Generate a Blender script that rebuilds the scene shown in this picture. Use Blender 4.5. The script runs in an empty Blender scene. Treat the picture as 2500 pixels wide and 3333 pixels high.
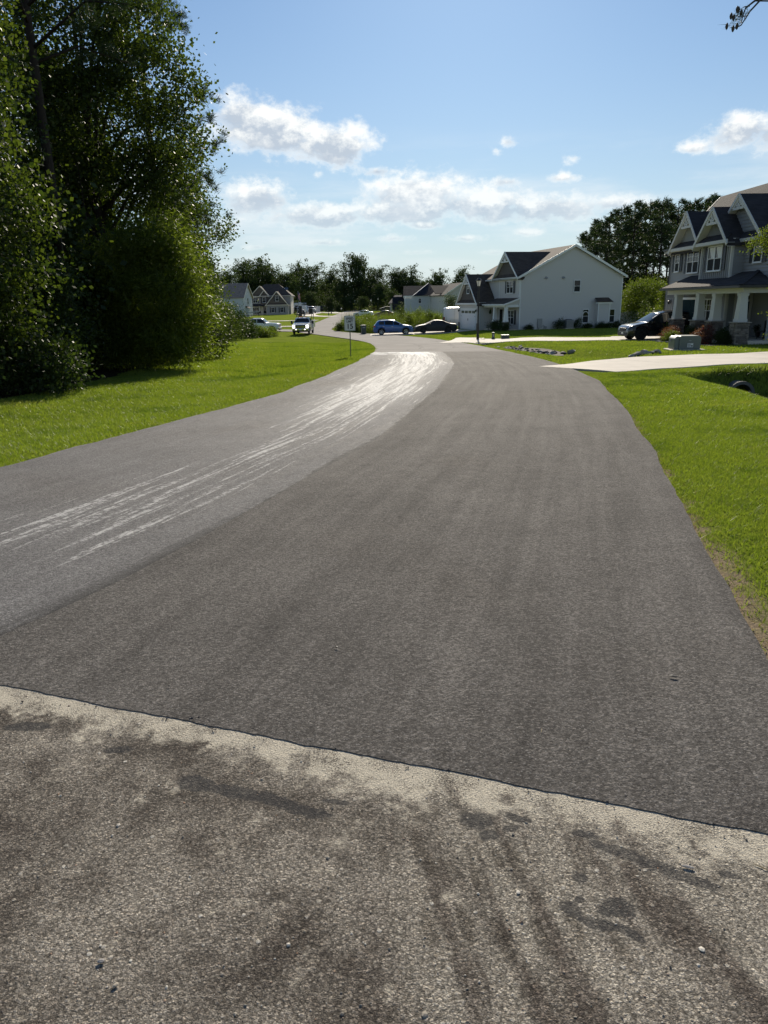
import bpy, bmesh, math, random
import numpy as np
from mathutils import Vector, Matrix
random.seed(7)
RNG = np.random.default_rng(11)
SC = bpy.context.scene
COL = SC.collection
PI = math.pi
R = math.radians

# ------------------------------------------------------------------ camera, sky, sun, exposure
F, CX, CY = 2311.0, 1250.0, 1666.5          # lens in pixels of the 2500 x 3333 photograph
PITCH, ROLL = math.atan(683 / F), 0.018
EYE = Vector((0, 0, 1.6))
_f = Vector((0, math.cos(PITCH), -math.sin(PITCH)))
_u = Vector((0, math.sin(PITCH), math.cos(PITCH)))
_r = Vector((1, 0, 0))
CR = _r * math.cos(ROLL) - _u * math.sin(ROLL)
CU = _u * math.cos(ROLL) + _r * math.sin(ROLL)
cam = bpy.data.cameras.new('camera')
cam.sensor_fit = 'VERTICAL'
cam.sensor_height = 36.0
cam.lens = 36.0 * F / 3333
cam.clip_start, cam.clip_end = 0.05, 6000
camo = bpy.data.objects.new('camera', cam)
COL.objects.link(camo)
M = Matrix.Identity(4)
for i in range(3):
    M[i][0], M[i][1], M[i][2], M[i][3] = CR[i], CU[i], -_f[i], EYE[i]
camo.matrix_world = M
SC.camera = camo
SC.render.resolution_x, SC.render.resolution_y = 768, 1024
SC.view_settings.view_transform = 'Standard'
SC.view_settings.look = 'None'
SC.view_settings.gamma = 1.0
SC.view_settings.use_curve_mapping = False
SC.view_settings.exposure = EXPOSURE = 0.36
SC.render.engine = 'CYCLES'
SC.cycles.max_bounces = 7
SC.cycles.diffuse_bounces = 3
SC.cycles.glossy_bounces = 3
SC.cycles.transmission_bounces = 3
SC.cycles.transparent_max_bounces = 6
SC.cycles.use_denoising = True

SUN_AZ, SUN_EL = R(6.5), R(28)
sun = bpy.data.lights.new('sun', 'SUN')
sun.energy = 5.0
sun.angle = R(0.53)
sun.color = (1.0, 0.90, 0.74)
suno = bpy.data.objects.new('sun', sun)
COL.objects.link(suno)
sdir = Vector((math.sin(SUN_AZ) * math.cos(SUN_EL), math.cos(SUN_AZ) * math.cos(SUN_EL), math.sin(SUN_EL)))
suno.rotation_euler = sdir.to_track_quat('Z', 'Y').to_euler()
suno.location = sdir * 200

world = bpy.data.worlds.new('World')
SC.world = world
world.use_nodes = True


class NT:
    """small helper to write node graphs as expressions"""
    def __init__(s, tree):
        s.t = tree
        tree.nodes.clear()

    def n(s, typ, ins=None, **kw):
        nd = s.t.nodes.new(typ)
        for k, v in kw.items():
            setattr(nd, k, v)
        for k, v in (ins or {}).items():
            if isinstance(v, bpy.types.NodeSocket):
                s.t.links.new(v, nd.inputs[k])
            else:
                nd.inputs[k].default_value = v
        return nd

    def m(s, op, a, b=0.0, c=0.0, clamp=False):
        nd = s.n('ShaderNodeMath', {0: a, 1: b, 2: c}, operation=op)
        nd.use_clamp = clamp
        return nd.outputs[0]

    def vm(s, op, a, b=(0, 0, 0), out=0):
        return s.n('ShaderNodeVectorMath', {0: a, 1: b}, operation=op).outputs[out]

    def sm(s, v, a, b, lo=0.0, hi=1.0):
        return s.n('ShaderNodeMapRange', {0: v, 1: a, 2: b, 3: lo, 4: hi}, interpolation_type='SMOOTHSTEP').outputs[0]

    def lin(s, v, a, b, lo=0.0, hi=1.0):
        return s.n('ShaderNodeMapRange', {0: v, 1: a, 2: b, 3: lo, 4: hi}).outputs[0]

    def noise(s, vec, scale, detail=4.0, rough=0.55, dist=0.0, col=False):
        nd = s.n('ShaderNodeTexNoise', {'Vector': vec, 'Scale': scale, 'Detail': detail, 'Roughness': rough, 'Distortion': dist})
        return nd.outputs[1 if col else 0]

    def vor(s, vec, scale, out=0, feature='F1', rnd=1.0):
        return s.n('ShaderNodeTexVoronoi', {'Vector': vec, 'Scale': scale, 'Randomness': rnd}, feature=feature).outputs[out]

    def mix(s, f, a, b, blend='MIX'):
        nd = s.n('ShaderNodeMix', data_type='RGBA', blend_type=blend)
        for k, v in ((0, f), (6, a), (7, b)):
            if isinstance(v, bpy.types.NodeSocket):
                s.t.links.new(v, nd.inputs[k])
            else:
                nd.inputs[k].default_value = v if k == 0 else (tuple(v) + (1,))[:4]
        return nd.outputs[2]

    def sep(s, v):
        return s.n('ShaderNodeSeparateXYZ', {0: v}).outputs

    def comb(s, x=0.0, y=0.0, z=0.0):
        return s.n('ShaderNodeCombineXYZ', {0: x, 1: y, 2: z}).outputs[0]


def build_world():
    g = NT(world.node_tree)
    sky = g.n('ShaderNodeTexSky', sky_type='NISHITA')
    sky.sun_disc = False
    sky.sun_elevation = SUN_EL
    sky.sun_rotation = SUN_AZ
    sky.air_density = 1.15
    sky.dust_density = 0.2
    sky.ozone_density = 2.2
    d = g.vm('NORMALIZE', g.n('ShaderNodeTexCoord').outputs['Generated'])
    x, y, z = g.sep(d)
    az = g.m('ARCTAN2', x, y)
    el = g.m('ARCSINE', z)
    p = g.comb(az, el, 0.0)
    # billow noise bends the outlines
    q = g.comb(az, g.m('MULTIPLY', el, 1.35), 0.0)
    w = g.noise(q, 24.0, 7.0, 0.66)
    w2 = g.noise(q, 62.0, 4.0, 0.55)
    wob = g.m('ADD', g.m('MULTIPLY', g.m('SUBTRACT', w, 0.5), 2.1), g.m('MULTIPLY', g.m('SUBTRACT', w2, 0.5), 0.40))
    blobs = [  # azimuth, elevation, half width, half height, strength
        (-.130, .205, .085, .032, 1.0), (-.165, .222, .045, .026, 1.0), (-.055, .190, .060, .030, 1.0), (.0, .160, .050, .012, .55),
        (-.075, .158, .020, .012, .45),
        (-.155, .130, .055, .026, .95), (-.075, .109, .095, .019, .95), (.045, .133, .080, .029, 1.0), (.035, .112, .085, .020, 1.0),
        (.130, .117, .095, .024, 1.0), (.225, .110, .085, .020, 1.0), (.300, .112, .060, .016, .8), (.165, .143, .05, .013, .5),
        (.235, .145, .05, .012, .5), (.165, .188, .030, .017, .42), (.247, .166, .026, .014, .34), (.150, .180, .02, .012, .36),
        (.435, .180, .050, .026, .85), (.385, .168, .035, .012, .6), (.47, .172, .05, .025, .8),
        (-.075, .076, .055, .009, .55), (.020, .080, .05, .010, .5), (.110, .078, .06, .010, .55), (-.16, .072, .04, .008, .5),
        (.19, .083, .06, .01, .5), (.06, .096, .06, .01, .55), (.05, .062, .05, .008, .45), (.15, .060, .05, .008, .45),
        (-.30, .14, .08, .025, .9), (-.42, .20, .10, .04, .9), (.62, .15, .10, .03, .9), (.80, .12, .12, .025, .9),
        (-.65, .12, .14, .03, .9), (1.05, .17, .14, .04, .9), (-1.0, .18, .15, .05, .9)]
    dens = None
    num = den = None
    for (a, e, rx, ry, st) in blobs:
        o = g.vm('MULTIPLY', g.vm('SUBTRACT', p, (a, e, 0)), (1 / rx, 1 / ry, 0))
        l = g.m('SUBTRACT', 1.0, g.vm('LENGTH', o, out=1))
        l = g.m('ADD', l, st - 1.0)
        wgt = g.m('POWER', g.m('MAXIMUM', g.m('ADD', l, .15), 0.0), 2.0)
        wv = g.m('MULTIPLY', wgt, g.sep(o)[1])
        num, den = (wv, wgt) if num is None else (g.m('ADD', num, wv), g.m('ADD', den, wgt))
        dens = l if dens is None else g.m('SMOOTH_MAX', dens, l, 0.25)
    # more broken cumulus all round the horizon, thinning upwards
    far = g.m('MULTIPLY', g.sm(g.m('ABSOLUTE', az), .62, .95), g.sm(el, .55, .18))
    band = g.m('SUBTRACT', g.m('MULTIPLY', g.noise(g.vm('ADD', d, (3, 1, 0)), 5.0, 5.0, .6), 2.4), 1.38)
    dens = g.m('MAXIMUM', dens, g.m('SUBTRACT', g.m('ADD', g.m('MULTIPLY', band, far), far), 1.0))
    tot = g.m('ADD', dens, wob)
    alpha = g.m('MULTIPLY', g.sm(tot, -0.12, 0.58), g.sm(el, .02, .09))
    # thick middles and undersides are grey, rims and tops white (sun beyond and above)
    under = g.noise(g.vm('ADD', q, (0.0, .014, 0.0)), 21.0, 3.0, 0.6)
    vpos = g.m('DIVIDE', num, g.m('ADD', den, .02))
    vpos = g.m('ADD', vpos, g.m('MULTIPLY', g.m('SUBTRACT', w, .5), 2.6))
    shade = g.m('MULTIPLY', g.sm(vpos, .55, -.35), g.sm(tot, .10, .5))
    shade = g.m('ADD', g.m('MULTIPLY', g.m('SUBTRACT', under, w), 1.6), shade, clamp=True)
    ccol = g.mix(shade, (11.6, 11.7, 11.4), (5.9, 6.7, 7.7))
    hazy = g.sm(el, .30, .0)
    base = g.mix(g.lin(g.m('POWER', g.m('SUBTRACT', 1.0, g.m('MAXIMUM', el, 0.0)), 6.0), .0, 1.0, .05, .92), g.vm('MULTIPLY', sky.outputs[0], (.56, .76, .96)), (7.5, 8.4, 8.9))
    thin = g.mix(g.m('MULTIPLY', alpha, g.lin(el, .06, .15, .45, .95)), base, ccol)
    veil = g.noise(g.comb(g.m('MULTIPLY', az, .8), g.m('MULTIPLY', el, 4.5), 3.0), 6.0, 5.0, .6)
    veil = g.m('MULTIPLY', g.sm(veil, .42, .75), g.m('MULTIPLY', g.sm(el, .015, .07), g.sm(el, .22, .10)))
    thin = g.mix(g.m('MULTIPLY', veil, .5), thin, (10.2, 10.6, 10.8))
    bg = g.n('ShaderNodeBackground', {'Color': thin, 'Strength': 0.072})
    out = g.n('ShaderNodeOutputWorld', {0: bg.outputs[0]})


build_world()

# ------------------------------------------------------------------ materials
def mat(name, fn):
    m = bpy.data.materials.new(name)
    m.use_nodes = True
    g = NT(m.node_tree)
    sh = fn(g)
    g.n('ShaderNodeOutputMaterial', {0: sh})
    return m


def pbr(g, col, rough=0.7, metal=0.0, spec=0.5, normal=None, **kw):
    ins = {'Base Color': col if isinstance(col, bpy.types.NodeSocket) else (tuple(col) + (1,))[:4],
           'Roughness': rough, 'Metallic': metal, 'Specular IOR Level': spec}
    if normal is not None:
        ins['Normal'] = normal
    ins.update(kw)
    return g.n('ShaderNodeBsdfPrincipled', ins).outputs[0]


def bump(g, h, s=0.5, d=0.01):
    return g.n('ShaderNodeBump', {'Strength': s, 'Distance': d, 'Height': h}).outputs[0]


def obj_co(g):
    return g.n('ShaderNodeTexCoord').outputs['Object']


def pos(g):
    return g.n('ShaderNodeNewGeometry').outputs['Position']


def uvn(g):
    return g.n('ShaderNodeTexCoord').outputs['UV']


def plain(name, c, rough=0.6, metal=0.0, spec=0.5, var=0.12, scale=6.0, bmp=0.0):
    def fn(g):
        o = obj_co(g)
        n = g.noise(o, scale, 5.0, 0.6)
        n2 = g.noise(o, scale * .17, 3.0, 0.5)
        k = g.m('ADD', g.m('MULTIPLY', g.m('SUBTRACT', n, .5), var), g.m('MULTIPLY', g.m('SUBTRACT', n2, .5), var * 1.4))
        col = g.mix(g.m('ADD', .5, k, clamp=True), tuple(v * (1 - var) for v in c), tuple(min(1, v * (1 + var)) for v in c))
        nb = bump(g, g.noise(o, scale * 8, 3.0, .6), bmp, .004) if bmp else None
        return pbr(g, col, rough, metal, spec, nb)
    return mat(name, fn)


def m_asphalt(name, left):
    def fn(g):
        p = pos(g)
        u, v, _ = g.sep(uvn(g))                                     # u metres across, v metres along the lane
        big = g.noise(p, .9, 4.0, .6)
        mid = g.noise(p, 9.0, 4.0, .6)
        st = g.comb(g.m('MULTIPLY', u, 3.2), g.m('MULTIPLY', v, .11), 0.0)
        lane = g.noise(st, 1.6, 4.0, .6)                            # drag marks of the paver
        agg = g.vor(p, 105.0)
        agc = g.sep(g.n('ShaderNodeTexVoronoi', {'Vector': p, 'Scale': 105.0}).outputs[1])[0]
        fine = g.noise(p, 260.0, 3.0, .7)
        c0 = (.070, .064, .059) if not left else (.100, .097, .097)
        c1 = (.130, .120, .110) if not left else (.160, .155, .154)
        k = g.m('ADD', g.m('MULTIPLY', big, .45), g.m('ADD', g.m('MULTIPLY', mid, .06), g.m('MULTIPLY', lane, .64)))
        col = g.mix(g.lin(k, .44, .72), c0, c1)
        tint = g.noise(p, .35, 3.0, .5)
        col = g.mix(g.m('MULTIPLY', g.sm(tint, .5, .75), .4), col, (.085, .072, .060))
        pw = g.vm('ADD', p, g.vm('MULTIPLY', g.vm('SUBTRACT', g.noise(p, 120.0, 2.0, .6, col=True), (.5, .5, .5)), (.012, .012, .012)))
        va = g.n('ShaderNodeTexVoronoi', {'Vector': pw, 'Scale': 92.0})
        vb = g.n('ShaderNodeTexVoronoi', {'Vector': pw, 'Scale': 230.0})
        ra, rb = g.sep(va.outputs[1]), g.sep(vb.outputs[1])
        gr = g.m('MULTIPLY', g.lin(g.m('POWER', ra[0], 1.5), .0, 1.0, .65, 1.6), g.lin(rb[0], .0, 1.0, .65, 1.35))
        clump = g.noise(p, 32.0, 4.0, .8)
        gr = g.m('MULTIPLY', gr, g.lin(clump, .3, .7, .7, 1.3))
        col = g.mix(1.0, col, g.comb(gr, gr, gr), 'MULTIPLY')
        grit = g.m('MULTIPLY', g.sm(agc, .80, .98), g.sm(agg, .55, .3))
        col = g.mix(g.m('MULTIPLY', grit, .75), col, (.23, .22, .21))
        pit = g.m('MULTIPLY', g.sm(g.noise(p, 120.0, 3.0, .75), .56, .70), g.sm(g.noise(p, 5.0, 3.0, .6), .36, .60))
        col = g.mix(g.m('MULTIPLY', pit, .85), col, (.012, .012, .012))
        rough = g.lin(mid, .3, .7, .86, .95) if not left else g.lin(g.m('ADD', mid, g.m('MULTIPLY', lane, .8)), .5, 1.2, .74, .95)
        if left:
            # pale scuffs and sun glints, both painted into the colour along the lane
            s2 = g.comb(g.m('MULTIPLY', u, 5.0), g.m('MULTIPLY', v, .16), 4.0)
            a = g.noise(s2, 1.5, 6.0, .72, .5)
            s3 = g.comb(g.m('MULTIPLY', u, 15.0), g.m('MULTIPLY', v, .35), 9.0)
            b = g.noise(s3, 1.2, 4.0, .65)
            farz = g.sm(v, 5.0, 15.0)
            streak_band = g.m('MULTIPLY', g.sm(g.m('ABSOLUTE', g.m('ADD', u, g.m('ADD', 1.2, g.m('MULTIPLY', farz, .35)))), g.m('ADD', 1.35, g.m('MULTIPLY', farz, .3)), .3), g.sm(v, .6, 2.5))
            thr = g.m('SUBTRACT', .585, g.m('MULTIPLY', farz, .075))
            f = g.m('SUBTRACT', g.m('ADD', g.m('MULTIPLY', a, .72), g.m('MULTIPLY', b, .30)), thr)
            f = g.m('ADD', f, g.m('MULTIPLY', g.m('SUBTRACT', streak_band, .55), .16))
            brk = g.m('ADD', g.m('MULTIPLY', g.noise(p, 17.0, 5.0, .8), 1.0), g.m('MULTIPLY', g.noise(s3, 9.0, 3.0, .7), .5))
            scuff_glint = g.m('MULTIPLY', g.sm(f, -.015, .06), g.sm(g.m('ADD', brk, g.m('MULTIPLY', g.sm(f, .02, .12), .10)), .70, .88))
            scuff_glint = g.m('MULTIPLY', scuff_glint, g.lin(farz, 0.0, 1.0, .62, .85))
            col = g.mix(g.m('MULTIPLY', g.m('MULTIPLY', farz, streak_band), .85), col, (.36, .35, .335))  # broad sun glare painted into the base colour towards the far end
            col = g.mix(scuff_glint, col, (.66, .65, .63))
            patch = g.m('MULTIPLY', g.sm(v, 31.0, 33.5), g.sm(g.noise(p, 1.8, 4.0, .6), .40, .55))
            patch = g.m('MULTIPLY', patch, g.sm(u, -.4, -1.0))
            col = g.mix(g.m('MULTIPLY', patch, .8), col, (.80, .80, .78))
            rough = g.m('SUBTRACT', rough, g.m('MULTIPLY', scuff_glint, .1))
            skid = g.m('MULTIPLY', g.sm(u, -.34, -.08), g.m('MULTIPLY', g.sm(v, 5.5, 1.5), g.sm(g.noise(s3, 1.0, 3.0, .6), .38, .55)))
            skid = g.m('MAXIMUM', g.m('MULTIPLY', skid, .7), g.m('MULTIPLY', g.sm(g.m('ADD', u, g.m('MULTIPLY', g.m('SUBTRACT', mid, .5), .12)), -.15, -.09), .8))
            col = g.mix(skid, col, (.016, .015, .015))
        hgt = g.m('ADD', g.m('MULTIPLY', g.m('MULTIPLY', g.m('SUBTRACT', 1.0, va.outputs[0]), ra[0]), 1.0), g.m('ADD', g.m('MULTIPLY', g.m('SUBTRACT', 1.0, vb.outputs[0]), .5), g.m('MULTIPLY', clump, .8)))
        nb = bump(g, g.m('SUBTRACT', hgt, g.m('MULTIPLY', pit, .5)), .8, .006)
        return pbr(g, col, rough, 0, .28 if left else .17, nb)
    return mat(name, fn)


def m_old_road():
    def fn(g):
        p = pos(g)
        k = g.noise(p, .5, 5.0, .6)
        col = g.mix(g.lin(k, .3, .7), (.20, .185, .17), (.29, .27, .25))
        col = g.mix(g.m('MULTIPLY', g.sm(g.noise(p, 60.0, 3.0, .6), .45, .7), .3), col, (.12, .11, .105))
        cr = g.vor(g.vm('ADD', p, g.vm('SCALE', g.noise(p, .8, 3, .5, col=True), out=0)), .16, 0, 'DISTANCE_TO_EDGE')
        col = g.mix(g.m('MULTIPLY', g.sm(cr, .012, .0), .55), col, (.07, .065, .06))
        return pbr(g, col, .95, 0, .15, bump(g, g.noise(p, 90.0, 3, .7), .4, .004))
    return mat('old_grey_asphalt', fn)


def m_apron():
    """worn old pavement in the foreground: exposed aggregate, dust band along the overlay edge, tar dabs, tyre smears"""
    def fn(g):
        p = pos(g)
        # distance from the edge line of the new asphalt, measured towards the camera
        e = g.vm('DOT_PRODUCT', g.vm('SUBTRACT', p, (-.3, 2.405, 0)), (-.335, -.942, 0), out=1)
        al = g.vm('DOT_PRODUCT', p, (.942, -.335, 0), out=1)
        n1 = g.noise(p, 2.2, 5.0, .62)
        n2 = g.noise(p, 7.0, 5.0, .62)
        n3 = g.noise(p, 26.0, 4.0, .6)
        col = g.mix(g.lin(n1, .39, .60), (.100, .085, .071), (.290, .262, .222))
        col = g.mix(g.m('MULTIPLY', g.sm(n2, .48, .68), .5), col, (.34, .305, .255))
        # pale sweeping smears along the turn of the wheels, at right
        sw = g.noise(g.comb(g.m('MULTIPLY', g.m('ADD', g.sep(p)[0], g.m('MULTIPLY', g.sep(p)[1], .15)), 5.5), g.m('MULTIPLY', g.sep(p)[1], .8), 0.0), 1.3, 4.0, .6)
        rightw = g.sm(g.sep(p)[0], -.25, .35)
        col = g.mix(g.m('MULTIPLY', g.m('MULTIPLY', g.sm(sw, .40, .62), rightw), .9), col, (.36, .328, .275))
        col = g.mix(g.m('MULTIPLY', g.m('MULTIPLY', g.sm(sw, .50, .34), rightw), .75), col, (.105, .086, .072))
        pw = g.vm('ADD', p, g.vm('MULTIPLY', g.vm('SUBTRACT', g.noise(p, 130.0, 2.0, .6, col=True), (.5, .5, .5)), (.011, .011, .011)))
        va = g.n('ShaderNodeTexVoronoi', {'Vector': pw, 'Scale': 140.0})
        vb = g.n('ShaderNodeTexVoronoi', {'Vector': pw, 'Scale': 320.0})
        ra, rb = g.sep(va.outputs[1]), g.sep(vb.outputs[1])
        gr = g.m('MULTIPLY', g.lin(g.m('POWER', ra[0], 1.5), .0, 1.0, .58, 1.65), g.lin(rb[0], .0, 1.0, .6, 1.4))
        gr = g.m('MULTIPLY', gr, g.sm(va.outputs[0], .85, .40, .45, 1.0))
        col = g.mix(1.0, col, g.comb(gr, gr, gr), 'MULTIPLY')
        col = g.mix(g.m('MULTIPLY', g.sm(ra[1], .5, 1.0), .35), col, g.mix(1.0, col, (1.08, .98, .88), 'MULTIPLY'))
        # stones of the aggregate
        v1 = g.n('ShaderNodeTexVoronoi', {'Vector': p, 'Scale': 95.0})
        rc = g.sep(v1.outputs[1])
        stone = g.m('MULTIPLY', g.sm(v1.outputs[0], .52, .30), g.sm(rc[0], .42, .75))
        scol = g.mix(rc[1], (.15, .135, .115), (.40, .36, .30))
        col = g.mix(g.m('MULTIPLY', g.m('MULTIPLY', stone, g.sm(rc[2], .62, .7)), .6), col, scol)
        v2 = g.n('ShaderNodeTexVoronoi', {'Vector': p, 'Scale': 34.0})
        rc2 = g.sep(v2.outputs[1])
        st2 = g.m('MULTIPLY', g.sm(g.m('ADD', v2.outputs[0], g.m('MULTIPLY', g.noise(p, 70.0, 2.0, .6), .35)), .44, .34), g.sm(rc2[0], .84, .87))
        col = g.mix(g.m('MULTIPLY', st2, .85), col, g.mix(rc2[1], (.26, .22, .17), (.60, .57, .51)))
        dark = g.m('MULTIPLY', g.sm(g.noise(p, 110.0, 4.0, .75), .54, .68), .7)
        col = g.mix(dark, col, (.035, .031, .028))
        # sand blown against the overlay edge
        wid = g.m('ADD', .06, g.m('MULTIPLY', g.noise(g.comb(al, 0.0, 2.0), 2.1, 4.0, .65), .42))
        sand = g.m('SUBTRACT', 1.0, g.m('DIVIDE', e, wid), clamp=True)
        sand = g.sm(g.m('ADD', g.m('ADD', g.m('MULTIPLY', sand, 1.1), g.m('MULTIPLY', g.m('SUBTRACT', n3, .5), 1.2)), g.m('MULTIPLY', g.m('SUBTRACT', n2, .5), 1.9)), .22, .72)
        sand = g.m('MULTIPLY', sand, g.sm(g.m('ADD', g.noise(p, 170.0, 3.0, .8), g.m('MULTIPLY', g.m('SUBTRACT', n2, .5), .5)), .38, .54))
        col = g.mix(g.m('MULTIPLY', sand, .9), col, (.60, .545, .44))
        # tar dabs
        warp = g.vm('ADD', p, g.vm('MULTIPLY', g.vm('SUBTRACT', g.noise(p, 11.0, 4.0, .65, col=True), (.5, .5, .5)), (.05, .05, 0)))
        tar = None
        dabs = [(-.69, 2.18, .09, .045, -.3), (-.54, 2.13, .12, .035, -.35), (-.40, 2.08, .10, .035, -.4), (-.28, 2.02, .09, .028, -.3), (-.18, 2.06, .055, .014, -.2), (.29, 1.96, .06, .045, 0), (.32, 1.885, .035, .03, 0),
                (.62, 1.88, .045, .022, -.3), (.70, 1.81, .09, .022, -.5), (.79, 1.75, .10, .026, -.45), (.88, 1.685, .09, .024, -.5), (.63, 1.585, .062, .04, .1), (.50, 1.59, .03, .04, .9), (.56, 1.54, .06, .02, -.4),
                (.64, 1.505, .045, .018, -.7), (.555, 1.70, .022, .03, 0), (.53, 1.625, .014, .014, 0), (-1.49, 2.58, .10, .035, 0), (-1.05, 2.40, .06, .022, .1), (.42, 1.97, .05, .02, -.4), (1.0, 1.70, .03, .018, -.3), (.40, 1.92, .03, .02, .3)]
        tread = [(-.02 + .085 * q + .03 * math.sin(q * 2.3), 1.80 - .012 * q + .05 * math.sin(q * 1.7), .020 + .006 * (q % 3), .075 + .02 * (q % 2), .12) for q in range(6)] + [(.10 + .10 * q, 1.53 - .01 * q + .03 * math.sin(q * 2.1), .026, .085, .15) for q in range(6)]
        for lst in (dabs, tread):
          tar = None
          for (tx, ty, rx, ry, a) in lst:
            o = g.vm('SUBTRACT', warp if lst is dabs else p, (tx, ty, 0))
            o = g.comb(g.vm('DOT_PRODUCT', o, (math.cos(a) / rx, math.sin(a) / rx, 0), out=1), g.vm('DOT_PRODUCT', o, (-math.sin(a) / ry, math.cos(a) / ry, 0), out=1), 0.0)
            k = g.m('SUBTRACT', 1.0, g.vm('LENGTH', o, out=1))
            tar = k if tar is None else g.m('MAXIMUM', tar, k)
          if lst is dabs:
            dab_f = tar
        trd = g.m('MULTIPLY', g.sm(g.m('ADD', tar, g.m('MULTIPLY', g.m('SUBTRACT', n3, .5), .9)), -.05, .6), .62)
        col = g.mix(trd, col, g.mix(1.0, col, (.40, .38, .36), 'MULTIPLY'))
        tar = dab_f
        tar = g.m('MULTIPLY', g.sm(g.m('ADD', tar, g.m('MULTIPLY', g.m('SUBTRACT', n3, .5), .9)), -.08, .22), g.lin(g.noise(p, 60.0, 3.0, .7), .3, .6, .65, 1.0))
        col = g.mix(g.m('MULTIPLY', tar, .82), col, (.038, .038, .040))
        hgt = g.m('ADD', g.m('MULTIPLY', g.m('MULTIPLY', g.m('SUBTRACT', 1.0, va.outputs[0]), ra[0]), 1.1), g.m('ADD', g.m('MULTIPLY', st2, .4), g.m('MULTIPLY', g.m('SUBTRACT', 1.0, vb.outputs[0]), .5)))
        nb = bump(g, hgt, .8, .007)
        return pbr(g, col, .92, 0, .15, nb)
    return mat('worn_pavement', fn)


def m_lawn():
    def fn(g):
        p = pos(g)
        e = g.n('ShaderNodeAttribute', attribute_name='edge').outputs['Fac']     # metres from the road edge
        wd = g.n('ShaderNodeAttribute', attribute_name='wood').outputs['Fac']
        n = g.noise(p, .45, 5.0, .6)
        n2 = g.noise(p, 4.0, 5.0, .65)
        n3 = g.noise(p, 45.0, 4.0, .7)
        col = g.mix(g.lin(n, .3, .7), (.150, .200, .026), (.215, .260, .042))
        col = g.mix(g.m('MULTIPLY', g.sm(n2, .45, .75), .5), col, (.235, .255, .050))
        col = g.mix(g.m('MULTIPLY', g.sm(n3, .50, .74), .5), col, (.045, .075, .008))
        dry = g.sm(g.m('ADD', e, g.m('MULTIPLY', g.m('SUBTRACT', n2, .5), .7)), g.lin(g.sep(p)[1], 3.0, 6.5, .45, .10), .0)
        col = g.mix(dry, col, g.mix(n3, (.20, .15, .10), (.42, .34, .24)))
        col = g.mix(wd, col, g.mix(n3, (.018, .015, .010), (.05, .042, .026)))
        nb = bump(g, g.m('ADD', n3, g.m('MULTIPLY', n2, .6)), .9, .05)
        return pbr(g, col, 1.0, 0, .0, nb)
    return mat('lawn', fn)


def m_leaf(name, a, b, tr=.5, rough=.55, glow=1.6, spec=.28, patchy=0.0):
    def fn(g):
        r = g.n('ShaderNodeNewGeometry').outputs['Random Per Island']
        col = g.mix(r, a, b)
        if patchy:
            p = pos(g)
            n = g.m('ADD', g.m('MULTIPLY', g.noise(p, .55, 4.0, .6), .6), g.m('MULTIPLY', g.noise(p, 3.1, 4.0, .65), .4))
            col = g.mix(g.m('MULTIPLY', g.sm(n, .50, .36), patchy), col, (.045, .085, .012))
            col = g.mix(g.m('MULTIPLY', g.sm(n, .54, .68), patchy * .8), col, (.27, .26, .075))
        tcol = g.mix(1.0, col, (glow * 1.0, glow * 1.05, glow * .45), 'MULTIPLY')
        d = pbr(g, col, rough, 0, spec)
        t = g.n('ShaderNodeBsdfTranslucent', {'Color': tcol}).outputs[0]
        return g.n('ShaderNodeMixShader', {0: tr, 1: d, 2: t}).outputs[0]
    return mat(name, fn)


def m_bark(name, c):
    def fn(g):
        o = obj_co(g)
        s = g.vm('MULTIPLY', o, (9, 9, 1.6))
        n = g.noise(s, 1.4, 5.0, .65)
        col = g.mix(n, tuple(v * .45 for v in c), tuple(v * 1.4 for v in c))
        return pbr(g, col, .9, 0, .2, bump(g, n, .9, .03))
    return mat(name, fn)


def m_shingle(name, c):
    def fn(g):
        o = obj_co(g)
        x, y, z = g.sep(o)
        row = g.m('MULTIPLY', z, 9.5)
        fr = g.m('FRACT', row)
        cell = g.n('ShaderNodeTexWhiteNoise', {'Vector': g.comb(g.m('FLOOR', g.m('MULTIPLY', g.m('ADD', x, y), 3.2)), g.m('FLOOR', row), 0.0)}, noise_dimensions='3D').outputs[0]
        n = g.noise(o, 1.1, 4.0, .6)
        k = g.m('ADD', g.m('MULTIPLY', cell, .55), g.m('MULTIPLY', n, .6))
        col = g.mix(k, tuple(v * .65 for v in c), tuple(v * 1.35 for v in c))
        col = g.mix(g.m('MULTIPLY', g.sm(fr, .16, .0), .6), col, tuple(v * .3 for v in c))
        return pbr(g, col, .9, 0, .2, bump(g, g.m('ADD', fr, g.noise(o, 60.0, 2.0, .6)), .5, .01))
    return mat(name, fn)


def m_concrete(name, c):
    def fn(g):
        p = pos(g)
        n = g.noise(p, .8, 5.0, .6)
        n2 = g.noise(p, 40.0, 4.0, .6)
        col = g.mix(g.lin(n, .3, .7), tuple(v * .82 for v in c), tuple(v * 1.08 for v in c))
        col = g.mix(g.m('MULTIPLY', g.sm(n2, .5, .8), .25), col, tuple(v * .6 for v in c))
        return pbr(g, col, .85, 0, .3, bump(g, n2, .3, .003))
    return mat(name, fn)


def m_glass(name, c=(.012, .015, .018), rough=.03):
    def fn(g):
        o = obj_co(g)
        nb = bump(g, g.noise(o, 1.3, 2.0, .5), .06, .05)
        return pbr(g, c, rough, 0, .32, nb)
    return mat(name, fn)


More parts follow.
